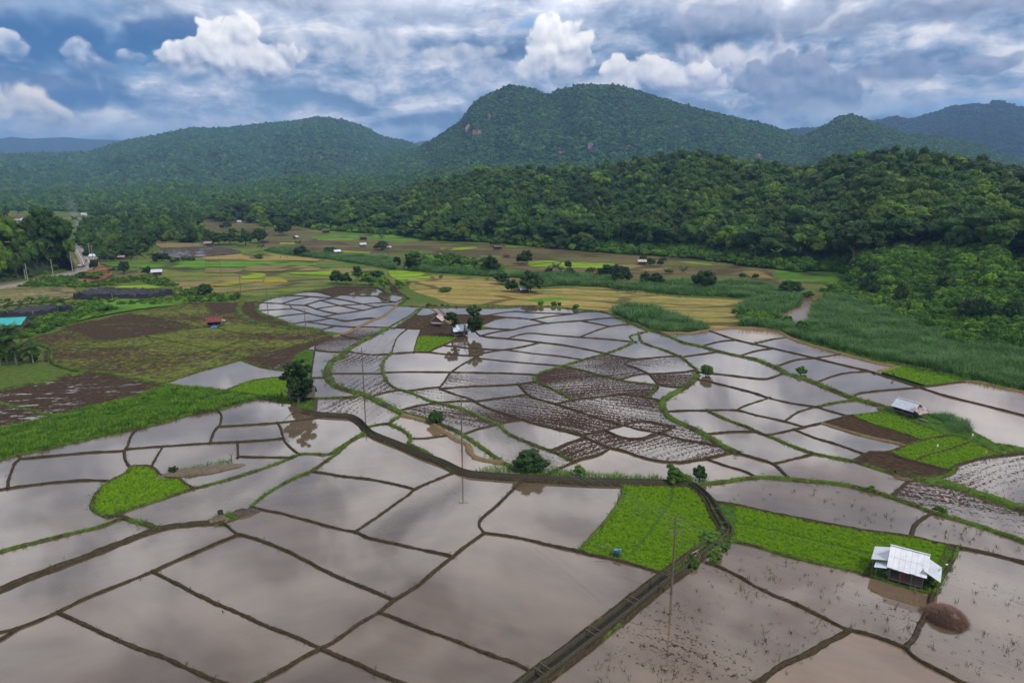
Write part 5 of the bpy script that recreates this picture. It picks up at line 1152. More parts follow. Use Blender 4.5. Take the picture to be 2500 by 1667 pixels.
H1 = hut('field_hut', mid, rz1, L1 - .7, (w1 - .35) * 2, 2.3, 4.1, .55, R_WHITE, 'large open field hut with bright white zinc roof beside the green rice strip', sheets=7, walls=3, wallm=M_WOOD, postn=4, wallh=1.2)
hl, hw = (L1 - .7) / 2, w1 - .35
def lean(t, s, x0, reach, zt, zb, y0, y1, m, n=2):
    pr = MB().beam((s * (x0 + reach * .5), y0, (zt + zb) / 2 - .08), (s * (x0 + reach * .5), y1, (zt + zb) / 2 - .08), .07).build('lean_to_frame', M_WOOD, t)
    for i in range(n):
        a = y0 + (y1 - y0) * i / n; b = y0 + (y1 - y0) * (i + 1) / n - .02; q = [(s * x0, a, zt), (s * (x0 + reach), a, zb), (s * (x0 + reach), b, zb), (s * x0, b, zt)]; MB().slab(q if s > 0 else q[::-1], .04).build('roof_sheet', m, pr)
    for y in (y0 + .2, y1 - .2): MB().beam((s * (x0 + reach - .25), y, -.1), (s * (x0 + reach - .25), y, zb + .05), .11, n=6).build('post', M_WOOD, t)
lean(H1, 1, hl - .1, 1.9, 2.9, 1.95, -hw - .1, hw * .9, R_WHITE, 4); lean(H1, -1, hl - .1, 2.3, 2.75, 2.2, -hw * .7, hw + .3, R_WHITE, 4)
lean(H1, -1, hl + .3, 1.4, 2.1, 1.8, -hw - .5, -hw * .4, R_BLUE, 2)
def localp(t, x, y, z): return t.matrix_basis @ Vector((x, y, z))
bpy.context.view_layer.update()
def rz_of(a, b, z=2.5): p, q = g(*t1(a), z), g(*t1(b), z); return math.atan2((q - p).y, (q - p).x)
def base(s): return g(*t1(s))
H2 = hut('field_hut', base('F 1545,880'), rz_of('F 1500,783', 'F 1575,805'), 4.2, 3.2, 1.8, 3.2, .7, R_WHITE, 'old timber hut with pale zinc roof and rusty lean-to beside the green seedbed', walls=7, wallm=M_DWOOD, postn=3)
lean(H2, 1, 1.9, 1.9, 2.5, 1.5, -2.0, 1.8, R_RUST, 3)
MB().box((4.3, -1.2, .4), (1.6, .8, .08)).beam((3.6, -1.2, 0), (3.6, -1.2, .4), .08).beam((5.0, -1.2, 0), (5.0, -1.2, .4), .08).build('bench', M_WOOD, H2)
H3 = hut('field_hut', base('D 2085,775'), R(8), 4.6, 3.0, 1.5, 3.0, .8, R_THATCH, 'dark thatched hut half hidden beneath the tall tree by the canal head', walls=0, postn=3, over=.7)
H4 = hut('field_hut', base('E 668,268'), rz_of('E 668,205', 'E 640,225'), 3.6, 3.4, 2.2, 3.6, .8, R_PINK, 'small raised house with faded red roof and white balustrade on the middle dyke', cat='house', walls=7, wallm=mat('brown_boards', color=(.14, .07, .06)), postn=2)
MB().box((0, -1.9, 1.35), (3.4, .06, .22)).box((1.95, 0, 1.35), (.06, 3.4, .22)).box((-1.95, 0, 1.35), (.06, 3.4, .22)).build('balustrade', M_WHITEP, H4)
H5 = hut('field_hut', base('E 815,335'), R(20), 4.4, 3.6, 2.0, 3.5, .5, R_BLUE, 'grey timber hut with bluish white roof under the two-lobed tree', walls=5, wallm=M_WOOD)
H6 = hut('field_hut', base('D 1475,272'), R(24), 4.2, 3.4, 2.0, 3.4, .5, R_RED, 'dark hut with a red roof standing in the brown ploughed fields', walls=3, wallm=M_DWOOD)
lean(H6, 1, 2.0, 1.6, 2.2, 1.7, -1.4, 1.4, R_RUST, 2)
tp = MB(); tp.slab([(-1, -.7, .0), (1, -.6, .02), (.9, .6, .3), (-.9, .7, .35)], .03); tp.slab([(-1.0, -.9, -.1), (-.2, -.95, -.1), (-.1, -.6, .05), (-1, -.7, .0)], .03)
o = tp.build('tarpaulin', M_BLUEP); p = base('D 1475,283'); o.location = (p.x, p.y, .25); tag(o, 'bright blue tarpaulin on the ground in front of the red-roofed hut', 'tarpaulin')
SMALL = [  # spec, tile width, rz, kind, label
 ('Q 1045,480', 62, 75, R_WHITE, M_DWOOD, 'tiny hut with white roof alone on the brown plots near the round grove'),
 ('Q 1820,492', 100, 10, R_THATCH, M_DWOOD, 'grey thatched hut on the far green strip'),
 ('Q 1815,570', 80, 25, R_WHITE, M_WOOD, 'white-roofed open hut left of the round dark tree in the far plots'),
 ('Q 1520,650', 80, 30, R_BLUE, M_WOOD, 'white and blue hut at the edge of the long reed belt'),
 ('Q 2110,598', 60, 20, R_WHITE, M_WOOD, 'small white roof directly right of the round dark tree'),
 ('Q 635,710', 80, 5, R_BLUE, M_WOOD, 'low white hut behind a bush in the striped green plots'),
 ('R 1010,605', 105, 15, R_THATCH, M_DWOOD, 'thatched hut with pale stack beneath a tree at the forest foot'),
 ('R 350,688', 60, 70, R_PINK, M_DWOOD, 'tiny dark hut with pinkish roof edge in the far brown plots'),
 ('R 1115,692', 75, 10, R_RED, M_DWOOD, 'tiny hut with rusty red roof beside the twin-topped tree'),
 ('S 320,775', 115, -8, R_PINK, M_WOOD, 'long hut with half white half red roof below the forest'),
 ('R 2165,905', 110, -5, R_RED, M_DWOOD, 'dark red roof showing above the reed belt'),
 ('R 1310,1095', 130, 20, R_WHITE, M_WOOD, 'grey hut with pale roof under the two big trees on the stubble'),
 ('P 1805,895', 130, 20, R_WHITE, M_WOOD, 'open hut with white roof beside a dark bush near the palms'),
 ('P 1800,485', 150, 5, R_DBLUE, M_WHITEP, 'house with large blue-grey roof in front of the village trees'),
 ('Q 45,560', 100, 0, R_RUST, M_DWOOD, 'low brown-roofed shed in front of the dark thicket'),
 ('Q 1390,415', 100, 15, R_THATCH, M_DWOOD, 'dark shed at the edge of the far forest'),
 ('P 1085,705', 100, 0, R_BLUE, M_WHITEP, 'long white-roofed shed beside the road bend'),
 ('P 1400,715', 80, 5, R_RUST, M_WOOD, 'grey shed half hidden behind the coconut palms'),
 ('P 1250,455', 150, 0, R_TEAL, M_WHITEP, 'pale teal roof among the village trees'),
 ('P 1630,455', 80, 0, R_THATCH, M_WOOD, 'low brown roof left of the blue-grey roofed house'),
 ('P 235,268', 150, 5, R_RED, M_WHITEP, 'cluster house with red roof far beyond the wooded knoll'),
 ('P 290,285', 90, 0, R_BLUE, M_WHITEP, 'house with pale roof touching the far red-roofed one'),
 ('P 430,115', 60, 0, R_WHITE, M_WHITEP, 'far village house with white roof beside the pale open field'),
 ('P 310,98', 60, 5, R_WHITE, M_WHITEP, 'far village house with white roof at the foot of the hazy hills'),
 ('P 180,75', 60, 0, R_BLUE, M_WHITEP, 'farthest village house with a pale roof at the left'),
 ('P 970,156', 50, 0, R_WHITE, M_WHITEP, 'small bright roof among trees below the low hills'),
 ('P 930,120', 30, 0, R_WHITE, M_WHITEP, 'tiniest bright roof just above its neighbour below the low hills'),
 ('P 1140,160', 60, 5, R_WHITE, M_WHITEP, 'pale roof beside the lime field strip in the far valley'),
 ('P 1020,150', 40, 0, R_BLUE, M_WHITEP, 'pale blue roof next to the round dark far tree'),
 ('P 965,216', 60, 0, R_WHITE, M_WHITEP, 'light roof left of the far green clearing'),
 ('P 800,165', 90, 0, R_THATCH, M_WHITEP, 'long dull roof behind the tall knoll tree'),
 ('P 1130,220', 50, 0, R_RUST, M_WHITEP, 'brown roof at the edge of the far green clearing'),
 ('Q 395,300', 55, 0, R_WHITE, M_WHITEP, 'tiny white building on the far pale plot by the low hills'),
]
for sp, w, rz, rm, wm, lb in SMALL:
    b = base(sp); k = mpp(t1(sp)[1]); L = max(3.0, w / 4.704 * k * .92); W = min(L * .7, 7); h = .42 * min(L, 7) + .5
    hut('house' if wm is M_WHITEP else 'field_hut', b, R(rz), L * .85, W, h * .6, h, .0 if wm is M_WHITEP else .4, rm, lb, cat='house' if wm is M_WHITEP else 'hut', walls=15 if wm is M_WHITEP else 5, wallm=wm, postn=2, over=.4)
hut('house', base('D 40,300'), R(14), 12.5, 9, 2.6, 4.2, 0, R_TEAL, 'long building with bright teal metal roof behind the left palms', cat='building', walls=15, wallm=M_WOOD)
t = hut('shed', base('D 150,275'), R(8), 3.2, 2.2, 1.6, 2.0, 0, roofm('pale_teal_roof', (.35, .62, .60)), 'low lean-to with pale green roof beside the teal-roofed building', cat='shed', walls=5, wallm=M_WOOD, postn=2)
# small concrete gate, white posts
b = base('D 1348,122'); o = MB().box((0, 0, .7), (3.6, .5, .35)).box((-1.6, 0, .25), (.35, .6, .9)).box((1.6, 0, .25), (.35, .6, .9)).build('sluice_gate', M_CONC); o.location = b; tag(o, 'small concrete sluice at the top edge of the brown fields', 'sluice')
# ---------------------------------------------------------------- shade nets
def net(name, front, back, label, posts):
    F_ = catmull(T(front), 4); B_ = catmull(T(back), 4); n = 60; r = random.Random(5); V = []
    def at(P, u): s = u * (len(P) - 1); i = min(int(s), len(P) - 2); f = s - i; return (P[i][0] * (1 - f) + P[i + 1][0] * f, P[i][1] * (1 - f) + P[i + 1][1] * f)
    rows = 9; N = [[r.uniform(-.28, .35) for _ in range(n)] for _ in range(rows)]
    for j in range(rows):
        for i in range(n):
            u = i / (n - 1); a = g(*at(F_, u)); pb = at(B_, u); b = g(*pb, 2.3)
            if j == 0: V.append((a.x, a.y, 0))
            elif j == 1: V.append((a.x, a.y + .25, 1.0 + .1 * N[1][i]))
            elif j == rows - 1: V.append((b.x, b.y + .3, 0))
            else:
                v = (j - 2) / (rows - 4); peak = .28 * math.sin(i * 1.07 + v * 5) + .2 * math.sin(i * .43 + v * 9); V.append((a.x + (b.x - a.x) * v, a.y + .35 + (b.y - a.y) * v, 1.9 + peak + N[j][i] * .8 + .35 * v))
    F = [(j * n + i, j * n + i + 1, (j + 1) * n + i + 1, (j + 1) * n + i) for j in range(rows - 1) for i in range(n - 1)]
    t = empty(name, (0, 0, 0)); tag(t, label, 'shade net'); mesh_obj('net_cover', V, F, M_NET, t)
    for s in posts: q = base(s); MB().beam((q.x, q.y - .1, -.1), (q.x, q.y - .1, 2.3), .16, n=6).build('post', M_CONCL, t)
net('shade_net', 'P 840,1168 1000,1172 1300,1176 1560,1178 1720,1178 1850,1150 1975,1108', 'P 850,1122 980,1078 1120,1045 1400,1062 1560,1048 1760,1072 1972,1063', 'black shade net over beds, the one nearer the road bend', ('P 1012,1150', 'P 1293,1176', 'P 1556,1176'))
net('shade_net', 'P -420,1400 -200,1395 0,1388 200,1395 380,1388 600,1345 760,1310 822,1292', 'P -420,1345 -200,1335 0,1322 180,1285 400,1245 560,1240 700,1262 825,1258', 'black shade net over beds, the one behind the teal roof', ('P 388,1385', 'P 100,1385'))
# ---------------------------------------------------------------- road
ROAD = T('P -700,1130 -300,1085 0,1045 200,1005 400,970 620,920 830,872 950,842 1015,805 1025,762 1000,705 960,645 918,590 865,555 820,535 700,505')
def road():
    P = arc_resample(ground_path(catmull(ROAD, 5)), 6.0)
    tag(ribbon('road', P, -3.4, 3.4, -.3, .12, mat('asphalt', color=(.19, .175, .165), rough=.9), None), kind='structure')
    tag(ribbon('road_marking', P, -.10, .10, .12, .135, mat('yellow_line', color=(.6, .45, .12)), None, box=False), kind='structure')
    for s in (-1, 1): tag(ribbon('road_marking', P, s * 2.85, s * 3.05, .12, .135, mat('white_line', color=(.7, .68, .62)), None, box=False), kind='structure')
    for s in (-1, 1): tag(ribbon('road_shoulder', P, s * 3.4, s * 4.8, -.3, .06, mat('shoulder_soil', color=(.20, .15, .10)), None), kind='structure')
road()
def pickup(loc, rz, label):
    t = empty('pickup_truck', loc, rz); tag(t, label, 'pickup truck'); body = mat('car_paint', color=(.10, .11, .13), rough=.3); gl = mat('car_glass', color=(.02, .02, .03), rough=.1)
    m = MB(); m.hexa([(-2.5, -.85, .45), (2.5, -.8, .45), (2.5, .8, .45), (-2.5, .85, .45), (-2.5, -.88, 1.0), (2.5, -.78, .92), (2.5, .78, .92), (-2.5, .88, 1.0)]); m.hexa([(-.9, -.82, .98), (1.2, -.82, .95), (1.2, .82, .95), (-.9, .82, .98), (-.7, -.68, 1.62), (.6, -.68, 1.6), (.6, .68, 1.6), (-.7, .68, 1.62)]); o = m.build('body', body, t)
    m = MB(); m.quad((1.22, -.7, 1.0), (1.22, .7, 1.0), (.68, .6, 1.55), (.68, -.6, 1.55)); m.quad((-.93, .7, 1.05), (-.93, -.7, 1.05), (-.76, -.6, 1.55), (-.76, .6, 1.55)); m.build('window', gl, t)
    MB().box((-1.7, 0, 1.25), (1.6, 1.5, .5)).build('cargo', mat('pale_load', color=(.6, .6, .6)), t)
    for x in (-1.6, 1.6):
        for y in (-.82, .82): MB().beam((x, y - .12, .36), (x, y + .12, .36), .72, n=14).build('wheel', M_METAL, t)
    for y in (-.6, .6): MB().box((2.5, y, .78), (.06, .3, .16)).build('headlight', M_WHITEP, t)
pickup(base('P 935,812') + Vector((0, 0, .13)), R(95), 'dark pickup truck with a pale load driving round the road bend')
def motorcycle(sp, label, plabel, rz=95):
    q = base(sp); t = empty('motorcycle', (q.x, q.y, .13), R(rz)); tag(t, label, 'motorcycle')
    for x in (-.62, .62): MB().beam((x, -.05, .3), (x, .05, .3), .6, n=12).build('wheel', M_METAL, t)
    MB().beam((-.5, 0, .55), (.35, 0, .6), .25, .3).beam((.6, 0, .35), (.45, 0, 1.0), .08).build('frame', mat('red_paint', color=(.3, .03, .03)), t); MB().beam((.45, -.35, 1.0), (.45, .35, 1.0), .05).build('handlebar', M_METAL, t); MB().box((-.2, 0, .78), (.6, .28, .1)).build('seat', M_METAL, t)
    person((q.x, q.y, .13), R(rz), 'ride', M_DARKC, plabel)
# ---------------------------------------------------------------- people
def person(loc, rz, pose, shirt, label, hat=False, sc=1.0):
    J = {'hip': (0, 0, .95), 'chest': (0, 0, 1.28), 'neck': (0, 0, 1.47), 'head': (0, 0, 1.62), 'ls': (0, .19, 1.42), 'rs': (0, -.19, 1.42), 'le': (.05, .26, 1.14), 're': (.05, -.26, 1.14), 'lw': (.16, .25, .92), 'rw': (.16, -.25, .92), 'lk': (.03, .11, .5), 'rk': (.03, -.11, .5), 'la': (0, .12, .08), 'ra': (0, -.12, .08), 'lt': (.16, .13, .04), 'rt': (.16, -.13, .04), 'lh': (0, .1, .9), 'rh': (0, -.1, .9), 'lf': (.2, .25, .82), 'rf': (.2, -.25, .82)}
    if pose in ('bend', 'ride', 'sit'):
        if pose == 'bend': J.update(chest=(.25, 0, 1.12), neck=(.38, 0, 1.2), head=(.5, 0, 1.26), ls=(.34, .19, 1.18), rs=(.34, -.19, 1.18), le=(.42, .22, .9), re=(.42, -.22, .9), lw=(.52, .18, .66), rw=(.52, -.18, .66), lf=(.55, .17, .58), rf=(.55, -.17, .58), lk=(.08, .12, .5), rk=(-.05, -.12, .5))
        else:
            dz = .0 if pose == 'ride' else -.05
            J.update(hip=(-.2, 0, .88 + dz), lh=(-.18, .1, .86 + dz), rh=(-.18, -.1, .86 + dz), chest=(-.14, 0, 1.2 + dz), neck=(-.1, 0, 1.38 + dz), head=(-.07, 0, 1.53 + dz), ls=(-.12, .19, 1.34 + dz), rs=(-.12, -.19, 1.34 + dz), le=(.1, .28, 1.15 + dz), re=(.1, -.28, 1.15 + dz), lw=(.36, .28, 1.05), rw=(.36, -.28, 1.05), lf=(.44, .28, 1.04), rf=(.44, -.28, 1.04), lk=(.22, .18, .8), rk=(.22, -.18, .8), la=(.12, .18, .36), ra=(.12, -.18, .36), lt=(.27, .18, .32), rt=(.27, -.18, .32))
    RAD = {'hip': .145, 'chest': .16, 'neck': .06, 'head': .10, 'ls': .065, 'rs': .065, 'le': .045, 're': .045, 'lw': .03, 'rw': .03, 'lk': .06, 'rk': .06, 'la': .04, 'ra': .04, 'lt': .035, 'rt': .035, 'lh': .095, 'rh': .095, 'lf': .035, 'rf': .035}
    E = [('hip', 'chest'), ('chest', 'neck'), ('neck', 'head'), ('chest', 'ls'), ('chest', 'rs'), ('ls', 'le'), ('rs', 're'), ('le', 'lw'), ('re', 'rw'), ('lw', 'lf'), ('rw', 'rf'), ('hip', 'lh'), ('hip', 'rh'), ('lh', 'lk'), ('rh', 'rk'), ('lk', 'la'), ('rk', 'ra'), ('la', 'lt'), ('ra', 'rt')]
    K = list(J); me = bpy.data.meshes.new('person'); me.from_pydata([J[k] for k in K], [(K.index(a), K.index(b)) for a, b in E], [])
    o = bpy.data.objects.new('person', me); COL.objects.link(o); md = o.modifiers.new('skin', 'SKIN'); me.skin_vertices or None
    for i, k in enumerate(K): me.skin_vertices[0].data[i].radius = (RAD[k], RAD[k]); me.skin_vertices[0].data[i].use_root = (k == 'hip')
    md2 = o.modifiers.new('sub', 'SUBSURF'); md2.levels = 1; md2.render_levels = 1
    me.materials.append(shirt); o.location = loc; o.rotation_euler = (0, 0, rz); o.scale = (sc,) * 3; tag(o, label, 'person')
    hx, hy, hz_ = J['head']
    h = bpy.data.objects.new('head', None); V, F = sphere_q(10, 7); V = V * np.array([.105, .09, .125]) + np.array([hx + .01, hy, hz_ + .02]); hd = mesh_obj('face', V, [tuple(dict.fromkeys(f)) for f in F], M_SKIN, o, smooth=True)
    V2 = sphere_q(10, 7)[0] * np.array([.115, .10, .12]) + np.array([hx - .025, hy, hz_ + .05]); V2[:, 2] = np.maximum(V2[:, 2], hz_ + .0); mesh_obj('hair', V2, [tuple(dict.fromkeys(f)) for f in F], M_METAL, o, smooth=True)
    if hat:
        m = MB(); n = 14; i0 = len(m.V); m.V.append((hx, hy, hz_ + .28)); m.V += [(hx + .3 * math.cos(2 * math.pi * k / n), hy + .3 * math.sin(2 * math.pi * k / n), hz_ + .08) for k in range(n)]; m.F += [(0, 1 + k, 1 + (k + 1) % n) for k in range(n)]; m.build('hat', R_THATCH, o)
    return o
for (sp, lb, pl) in (('P 993,750', 'motorcycle coming round the road bend beside the pickup', 'rider in dark clothes on the motorcycle beside the pickup'), ('P 973,674', 'motorcycle farther up the straight part of the road', 'rider in dark clothes on the farther motorcycle')): motorcycle(sp, lb, pl)
person(base('F 1455,628') + Vector((0, 0, .05)), R(200), 'bend', M_DARKC, 'farmer in dark clothes bending at the edge of the green seedbed by the canes', hat=True)
person(localp(H1, -hl + 1.5, -hw + .5, .62), rz1 - R(80), 'stand', M_CLOTH_R, 'person in red standing on the deck under the big white roof', sc=.95)
person(base('Q 872,708'), R(150), 'bend', M_DARKC, 'left one of two dark figures in the striped green plots'); person(base('Q 942,706'), R(20), 'bend', M_DARKC, 'right one of two dark figures in the striped green plots')
person(base('D 1941,775'), R(-60), 'stand', M_DARKC, 'dark figure standing on the bund left of the tall tree', hat=True)
person(base('Q 1230,800'), R(60), 'bend', M_DARKC, 'dark figure working near the right end of the striped green plots')
# ---------------------------------------------------------------- power line
def pole(sp, h, arms, label, name='utility_pole', m=None, w=.32, arm=1.9, group='poles of the power line over the paddies', rz=R(4), cat='pole'):
    q = base(sp) if isinstance(sp, str) else sp; t = empty(name, (q.x, q.y, 0), rz); tag(t, label, cat, group)
    MB().beam((0, 0, -.3), (0, 0, h), w, n=8, w2=w * .6).build('pole_shaft', m or M_WOOD, t)
    for z in arms:
        MB().box((0, -.12, h - z), (arm, .1, .12)).build('crossarm', m or M_WOOD, t)
        for x in (-.46, -.12, .46): MB().beam((x * arm, -.12, h - z + .05), (x * arm, -.12, h - z + .28), .09, n=6, w2=.06).build('insulator', M_METAL, t)
    return q, h
PL = [(Vector((62, 30, 0)), 11.0, (.15, 1.5)), ('B 2272,962', 10.3, (.15, 1.75)), ('E 832,1135', 10.6, (.15,)), ('E 158,745', 11.4, (.9,)), ('D 2110,365', 9.8, (.15,)), ('Q 727,1355', 9.8, (.2,)), ('Q 415,1105', 9.2, (.2,)), ('Q 187,915', 8.6, (.1,)), ('Q 14,800', 7.4, (.1,)), ('P 2228,690', 8.0, (.1,))]
PLB = ['utility pole with two crossarms just outside the lower right corner', 'nearest utility pole with two crossarms in the flooded plot by the canal', 'tall utility pole rising from pinkish water above the canal bend', 'tall thin pole in the speckled plots left of the curved water field', 'utility pole at the lower edge of the pale terraced pool', 'utility pole at the left edge of the pale terraced pool', 'utility pole among the striped plots right behind the pale pool', 'utility pole in the middle of the green and tan striped plots', 'short far pole at the edge of the bright green plots', 'farthest pole near the brown flooded plots']
TOPS = []
for (sp, h, arms), lb in zip(PL, PLB): q, h_ = pole(sp, h, arms, lb); TOPS.append((q, h_))
def cable(off, dz, label):
    V, F = [], []; n = 5; pts = []
    for (a, ha), (b, hb) in zip(TOPS[:-2], TOPS[1:-1]):
        d = (b - a); span = d.length; nx = Vector((math.cos(R(4)), math.sin(R(4)), 0))
        for k in range(17):
            t = k / 16; p = a + d * t + nx * off; p.z = (ha * (1 - t) + hb * t) - dz - span * .03 * 4 * t * (1 - t); pts.append(p)
    m = MB()
    for i, p in enumerate(pts):
        d = (pts[min(len(pts) - 1, i + 1)] - pts[max(0, i - 1)]).normalized(); u = d.cross(Vector((0, 0, 1))).normalized(); v = u.cross(d); r = .007 + p.length / 34000
        for k in range(n): a = 2 * math.pi * k / n; V.append(tuple(p + u * math.cos(a) * r + v * math.sin(a) * r))
    F = [(i * n + k, i * n + (k + 1) % n, (i + 1) * n + (k + 1) % n, (i + 1) * n + k) for i in range(len(pts) - 1) for k in range(n)]
    tag(mesh_obj('power_cable', V, F, mat('cable_metal', color=(.22, .21, .20), rough=.7)), label, 'cable', 'cables of the power line over the paddies')
for off, dz, lb in ((-.87, -.1, 'upper power cable along the left ends of the top crossarms'), (-.23, -.1, 'upper power cable next to the pole tops'), (.87, -.1, 'upper power cable along the right ends of the top crossarms'), (-.87, 1.5, 'lower power cable on the left side of the poles'), (.87, 1.5, 'lower power cable on the right side of the poles')): cable(off, dz, lb)
for i, (sp, top, lb) in enumerate((('P 292,942', 750, 'left pole of the roadside pair carrying a crossbeam'), ('P 325,997', 762, 'front pole of the roadside pair below the knoll'), ('P 616,945', 720, 'single white pole by the road below the knoll'), ('P 843,915', 682, 'white pole at the outer side of the road bend'), ('P 720,745', 675, 'short white pole against the dark knoll trees'),
        ('P 1070,737', 565, 'first white pole on the right of the road beyond the bend'), ('P 1034,690', 540, 'second white pole on the right of the road beyond the bend'), ('P 997,650', 510, 'third white pole on the right of the road beyond the bend'), ('P 963,575', 488, 'fourth white pole on the right of the road beyond the bend'), ('P 1928,515', 405, 'white pole right of the blue-grey roofed house'), ('P 2023,515', 445, 'second white pole right of the blue-grey roofed house'))):
    x, y = t1(sp); h = (float(sp.split(',')[1]) - top) / 4.704 * mpp(y); pole(sp, h, (.2,) if i in (2, 3, 5, 6) else (), lb, m=M_CONCL, w=.42, arm=1.8, group='white poles along the road')
q = base('P 292,942'); q2 = base('P 325,997'); MB()
# ---------------------------------------------------------------- heaps, machines and small things
def heap(name, sp, w, d, h, m, label, cat, seed=1, blades=None, rz=0, kind=None):
    q = base(sp); r = random.Random(seed); nu, nv = 40, 14; V = [(0, 0, h)]; F = []
    for j in range(1, nv + 1):
        t = j / nv
        for i in range(nu):
            a = 2 * math.pi * i / nu; k = 1 + .10 * math.sin(2 * a + seed) + .06 * math.sin(5 * a + seed) + r.uniform(-.03, .03); V.append((math.cos(a) * w / 2 * t * k, math.sin(a) * d / 2 * t * k, h * (1 - t ** 2.2) * (1 + r.uniform(-.10, .10)) + .12 * h * mnoise.noise(Vector((math.cos(a) * t * 3, math.sin(a) * t * 3, seed))) * 3 + r.uniform(-.06, .06) - (.15 if j == nv else 0)))
    for i in range(nu): F.append((0, 1 + i, 1 + (i + 1) % nu))
    for j in range(nv - 1):
        for i in range(nu): a = 1 + j * nu + i; b = 1 + j * nu + (i + 1) % nu; F.append((a, a + nu, b + nu, b))
    o = mesh_obj(name, V, F, m); o.location = (q.x, q.y, 0); o.rotation_euler = (0, 0, rz); return tag(o, label, cat)
def m_straw(nt, b):
    p = nt.obj(); n = nt.noise(nt.vm('MULTIPLY', p, (1, 3, 6)), 3, 5, .8); nt.put(b.inputs['Base Color'], nt.mix(nt.lin(n, .3, .7), (.08, .042, .030), (.32, .19, .13))); b.inputs['Roughness'].default_value = .95; nt.put(b.inputs['Normal'], nt.bump(n, 1, .15))
M_STRAW = mat('old_straw', m_straw)
heap('straw_heap', 'C 1808,1125', 4.1, 4.1, 1.2, M_STRAW, 'round brown straw heap standing in the flooded plot behind the big hut', 'straw heap', 3)
q = base('C 1808,1125'); n = 2600; a = rng.uniform(0, 6.283, n); rr = np.sqrt(rng.random(n)); k = 2.05
scatter('loose_straw', np.stack([q.x + np.cos(a) * rr * k, q.y + np.sin(a) * rr * k * .95, 1.2 * (1 - rr ** 2.2) - .05], 1), rng.uniform(.2, .42, n), source('straw_wisps', [tuft_mesh('straw', 140 + i, 8, 1, .6, .13, M_STRAW, 1.6, 2) for i in range(2)]), 2)
heap('earth_mound', 'A 1505,455', 3.6, 2.6, .8, mat('mound_soil', color=(.10, .075, .045)), 'low earth mound around the well ring where the wide dyke ends', 'mound', 5)
heap('earth_mound', 'A 1680,405', 4.4, 2.0, .8, mat('dark_mound_soil', color=(.055, .036, .026)), 'dark earth and straw mound right of the well ring', 'mound', 7, rz=R(20))
heap('earth_mound', 'D 1370,1275', 14, 3.4, .75, mat('mound_soil'), 'long grassy earth bank with a bush beside the heart-shaped rice plot', 'mound', 8, rz=R(22))
heap('earth_mound', 'F 1380,845', 2.6, 1.8, .6, mat('mound_soil'), 'small brown earth mound left of the old timber hut', 'mound', 9)
def ring():
    q = base('A 1520,428'); m = MB(); n = 20
    for (r0, r1, z0, z1) in ((.40, .40, 0, .6), (.32, .32, .6, .15)):
        i = len(m.V); m.V += [(r0 * math.cos(2 * math.pi * k / n), r0 * math.sin(2 * math.pi * k / n), z0) for k in range(n)] + [(r1 * math.cos(2 * math.pi * k / n), r1 * math.sin(2 * math.pi * k / n), z1) for k in range(n)]; m.F += [(i + k, i + (k + 1) % n, i + n + (k + 1) % n, i + n + k) for k in range(n)]
    m.F += [(n + k, n + (k + 1) % n, 2 * n + (k + 1) % n, 2 * n + k) for k in range(n)]; o = m.build('well_ring', M_METAL); o.location = (q.x, q.y, .5); tag(o, 'dark concrete well ring standing on the earth mound', 'well ring')
ring()
def hand_tractor():
    q = base('B 1895,700'); t = empty('hand_tractor', (q.x, q.y, .1), R(155)); tag(t, 'blue two-wheeled hand tractor parked at the corner of the rice plot', 'hand tractor')
    MB().box((-.1, 0, .75), (.9, .5, .5)).box((-.45, 0, 1.0), (.35, .35, .3)).build('engine', mat('blue_engine', color=(.05, .20, .26), rough=.5), t)
    for y in (-.42, .42):
        w = MB().beam((0, y - .07, .42), (0, y + .07, .42), .84, n=16).build('wheel', M_METAL, t); h = MB()
        for k in range(10): a = k * math.pi / 5; h.box((math.cos(a) * .43, y, .42 + math.sin(a) * .43), (.07, .24, .07))
        h.build('lug', M_METAL, w)
    for y in (-.22, .22): MB().beam((.3, y, .75), (1.6, y * 1.2, .95), .06, n=6).beam((1.6, y * 1.2, .95), (2.9, y * 2, 1.15), .06, n=6).build('handle', M_METAL, t)
    MB().beam((-.6, 0, .5), (-.6, 0, -.05), .07).build('stand', M_METAL, t)
hand_tractor()
def bundle(name, sp, n, L, label, cat, m, rz=0.0, spread=.6, h=.5, r0=.07):
    q = base(sp); t = empty(name, (q.x, q.y, .1), rz); tag(t, label, cat); r = random.Random(n)
    for i in range(n): y = r.uniform(-spread, spread); z = .08 + r.uniform(0, h) * (1 - abs(y) / spread); a = r.uniform(-.25, .25); MB().beam((-L / 2 * r.uniform(.7, 1), y - a, z), (L / 2 * r.uniform(.7, 1), y + a, z + r.uniform(-.1, .1)), r0 * r.uniform(.7, 1.3), n=5).build('stick', m, t)
bundle('firewood_pile', 'C 95,700', 24, 1.6, 'pile of cut firewood on the canal bank below the green bush', 'firewood', mat('cut_wood', color=(.26, .16, .12)), R(50), .7, .8, .1)
bundle('driftwood', 'C 1520,165', 9, 3.2, 'loose sticks and driftwood at the corner of the pale plot', 'driftwood', mat('cut_wood'), R(-35), .5, .4, .09)
bundle('log_pile', 'C 1425,820', 8, 1.7, 'stack of pale poles leaning at the left end of the big hut', 'poles', mat('pale_wood', color=(.38, .33, .27)), rz1 + R(60), .4, .3, .07)
bundle('timber_stack', 'R 260,935', 5, 2.5, 'small dark timber lying at the edge of the golden stubble', 'timber', M_DWOOD, 0, .4, .4, .2)
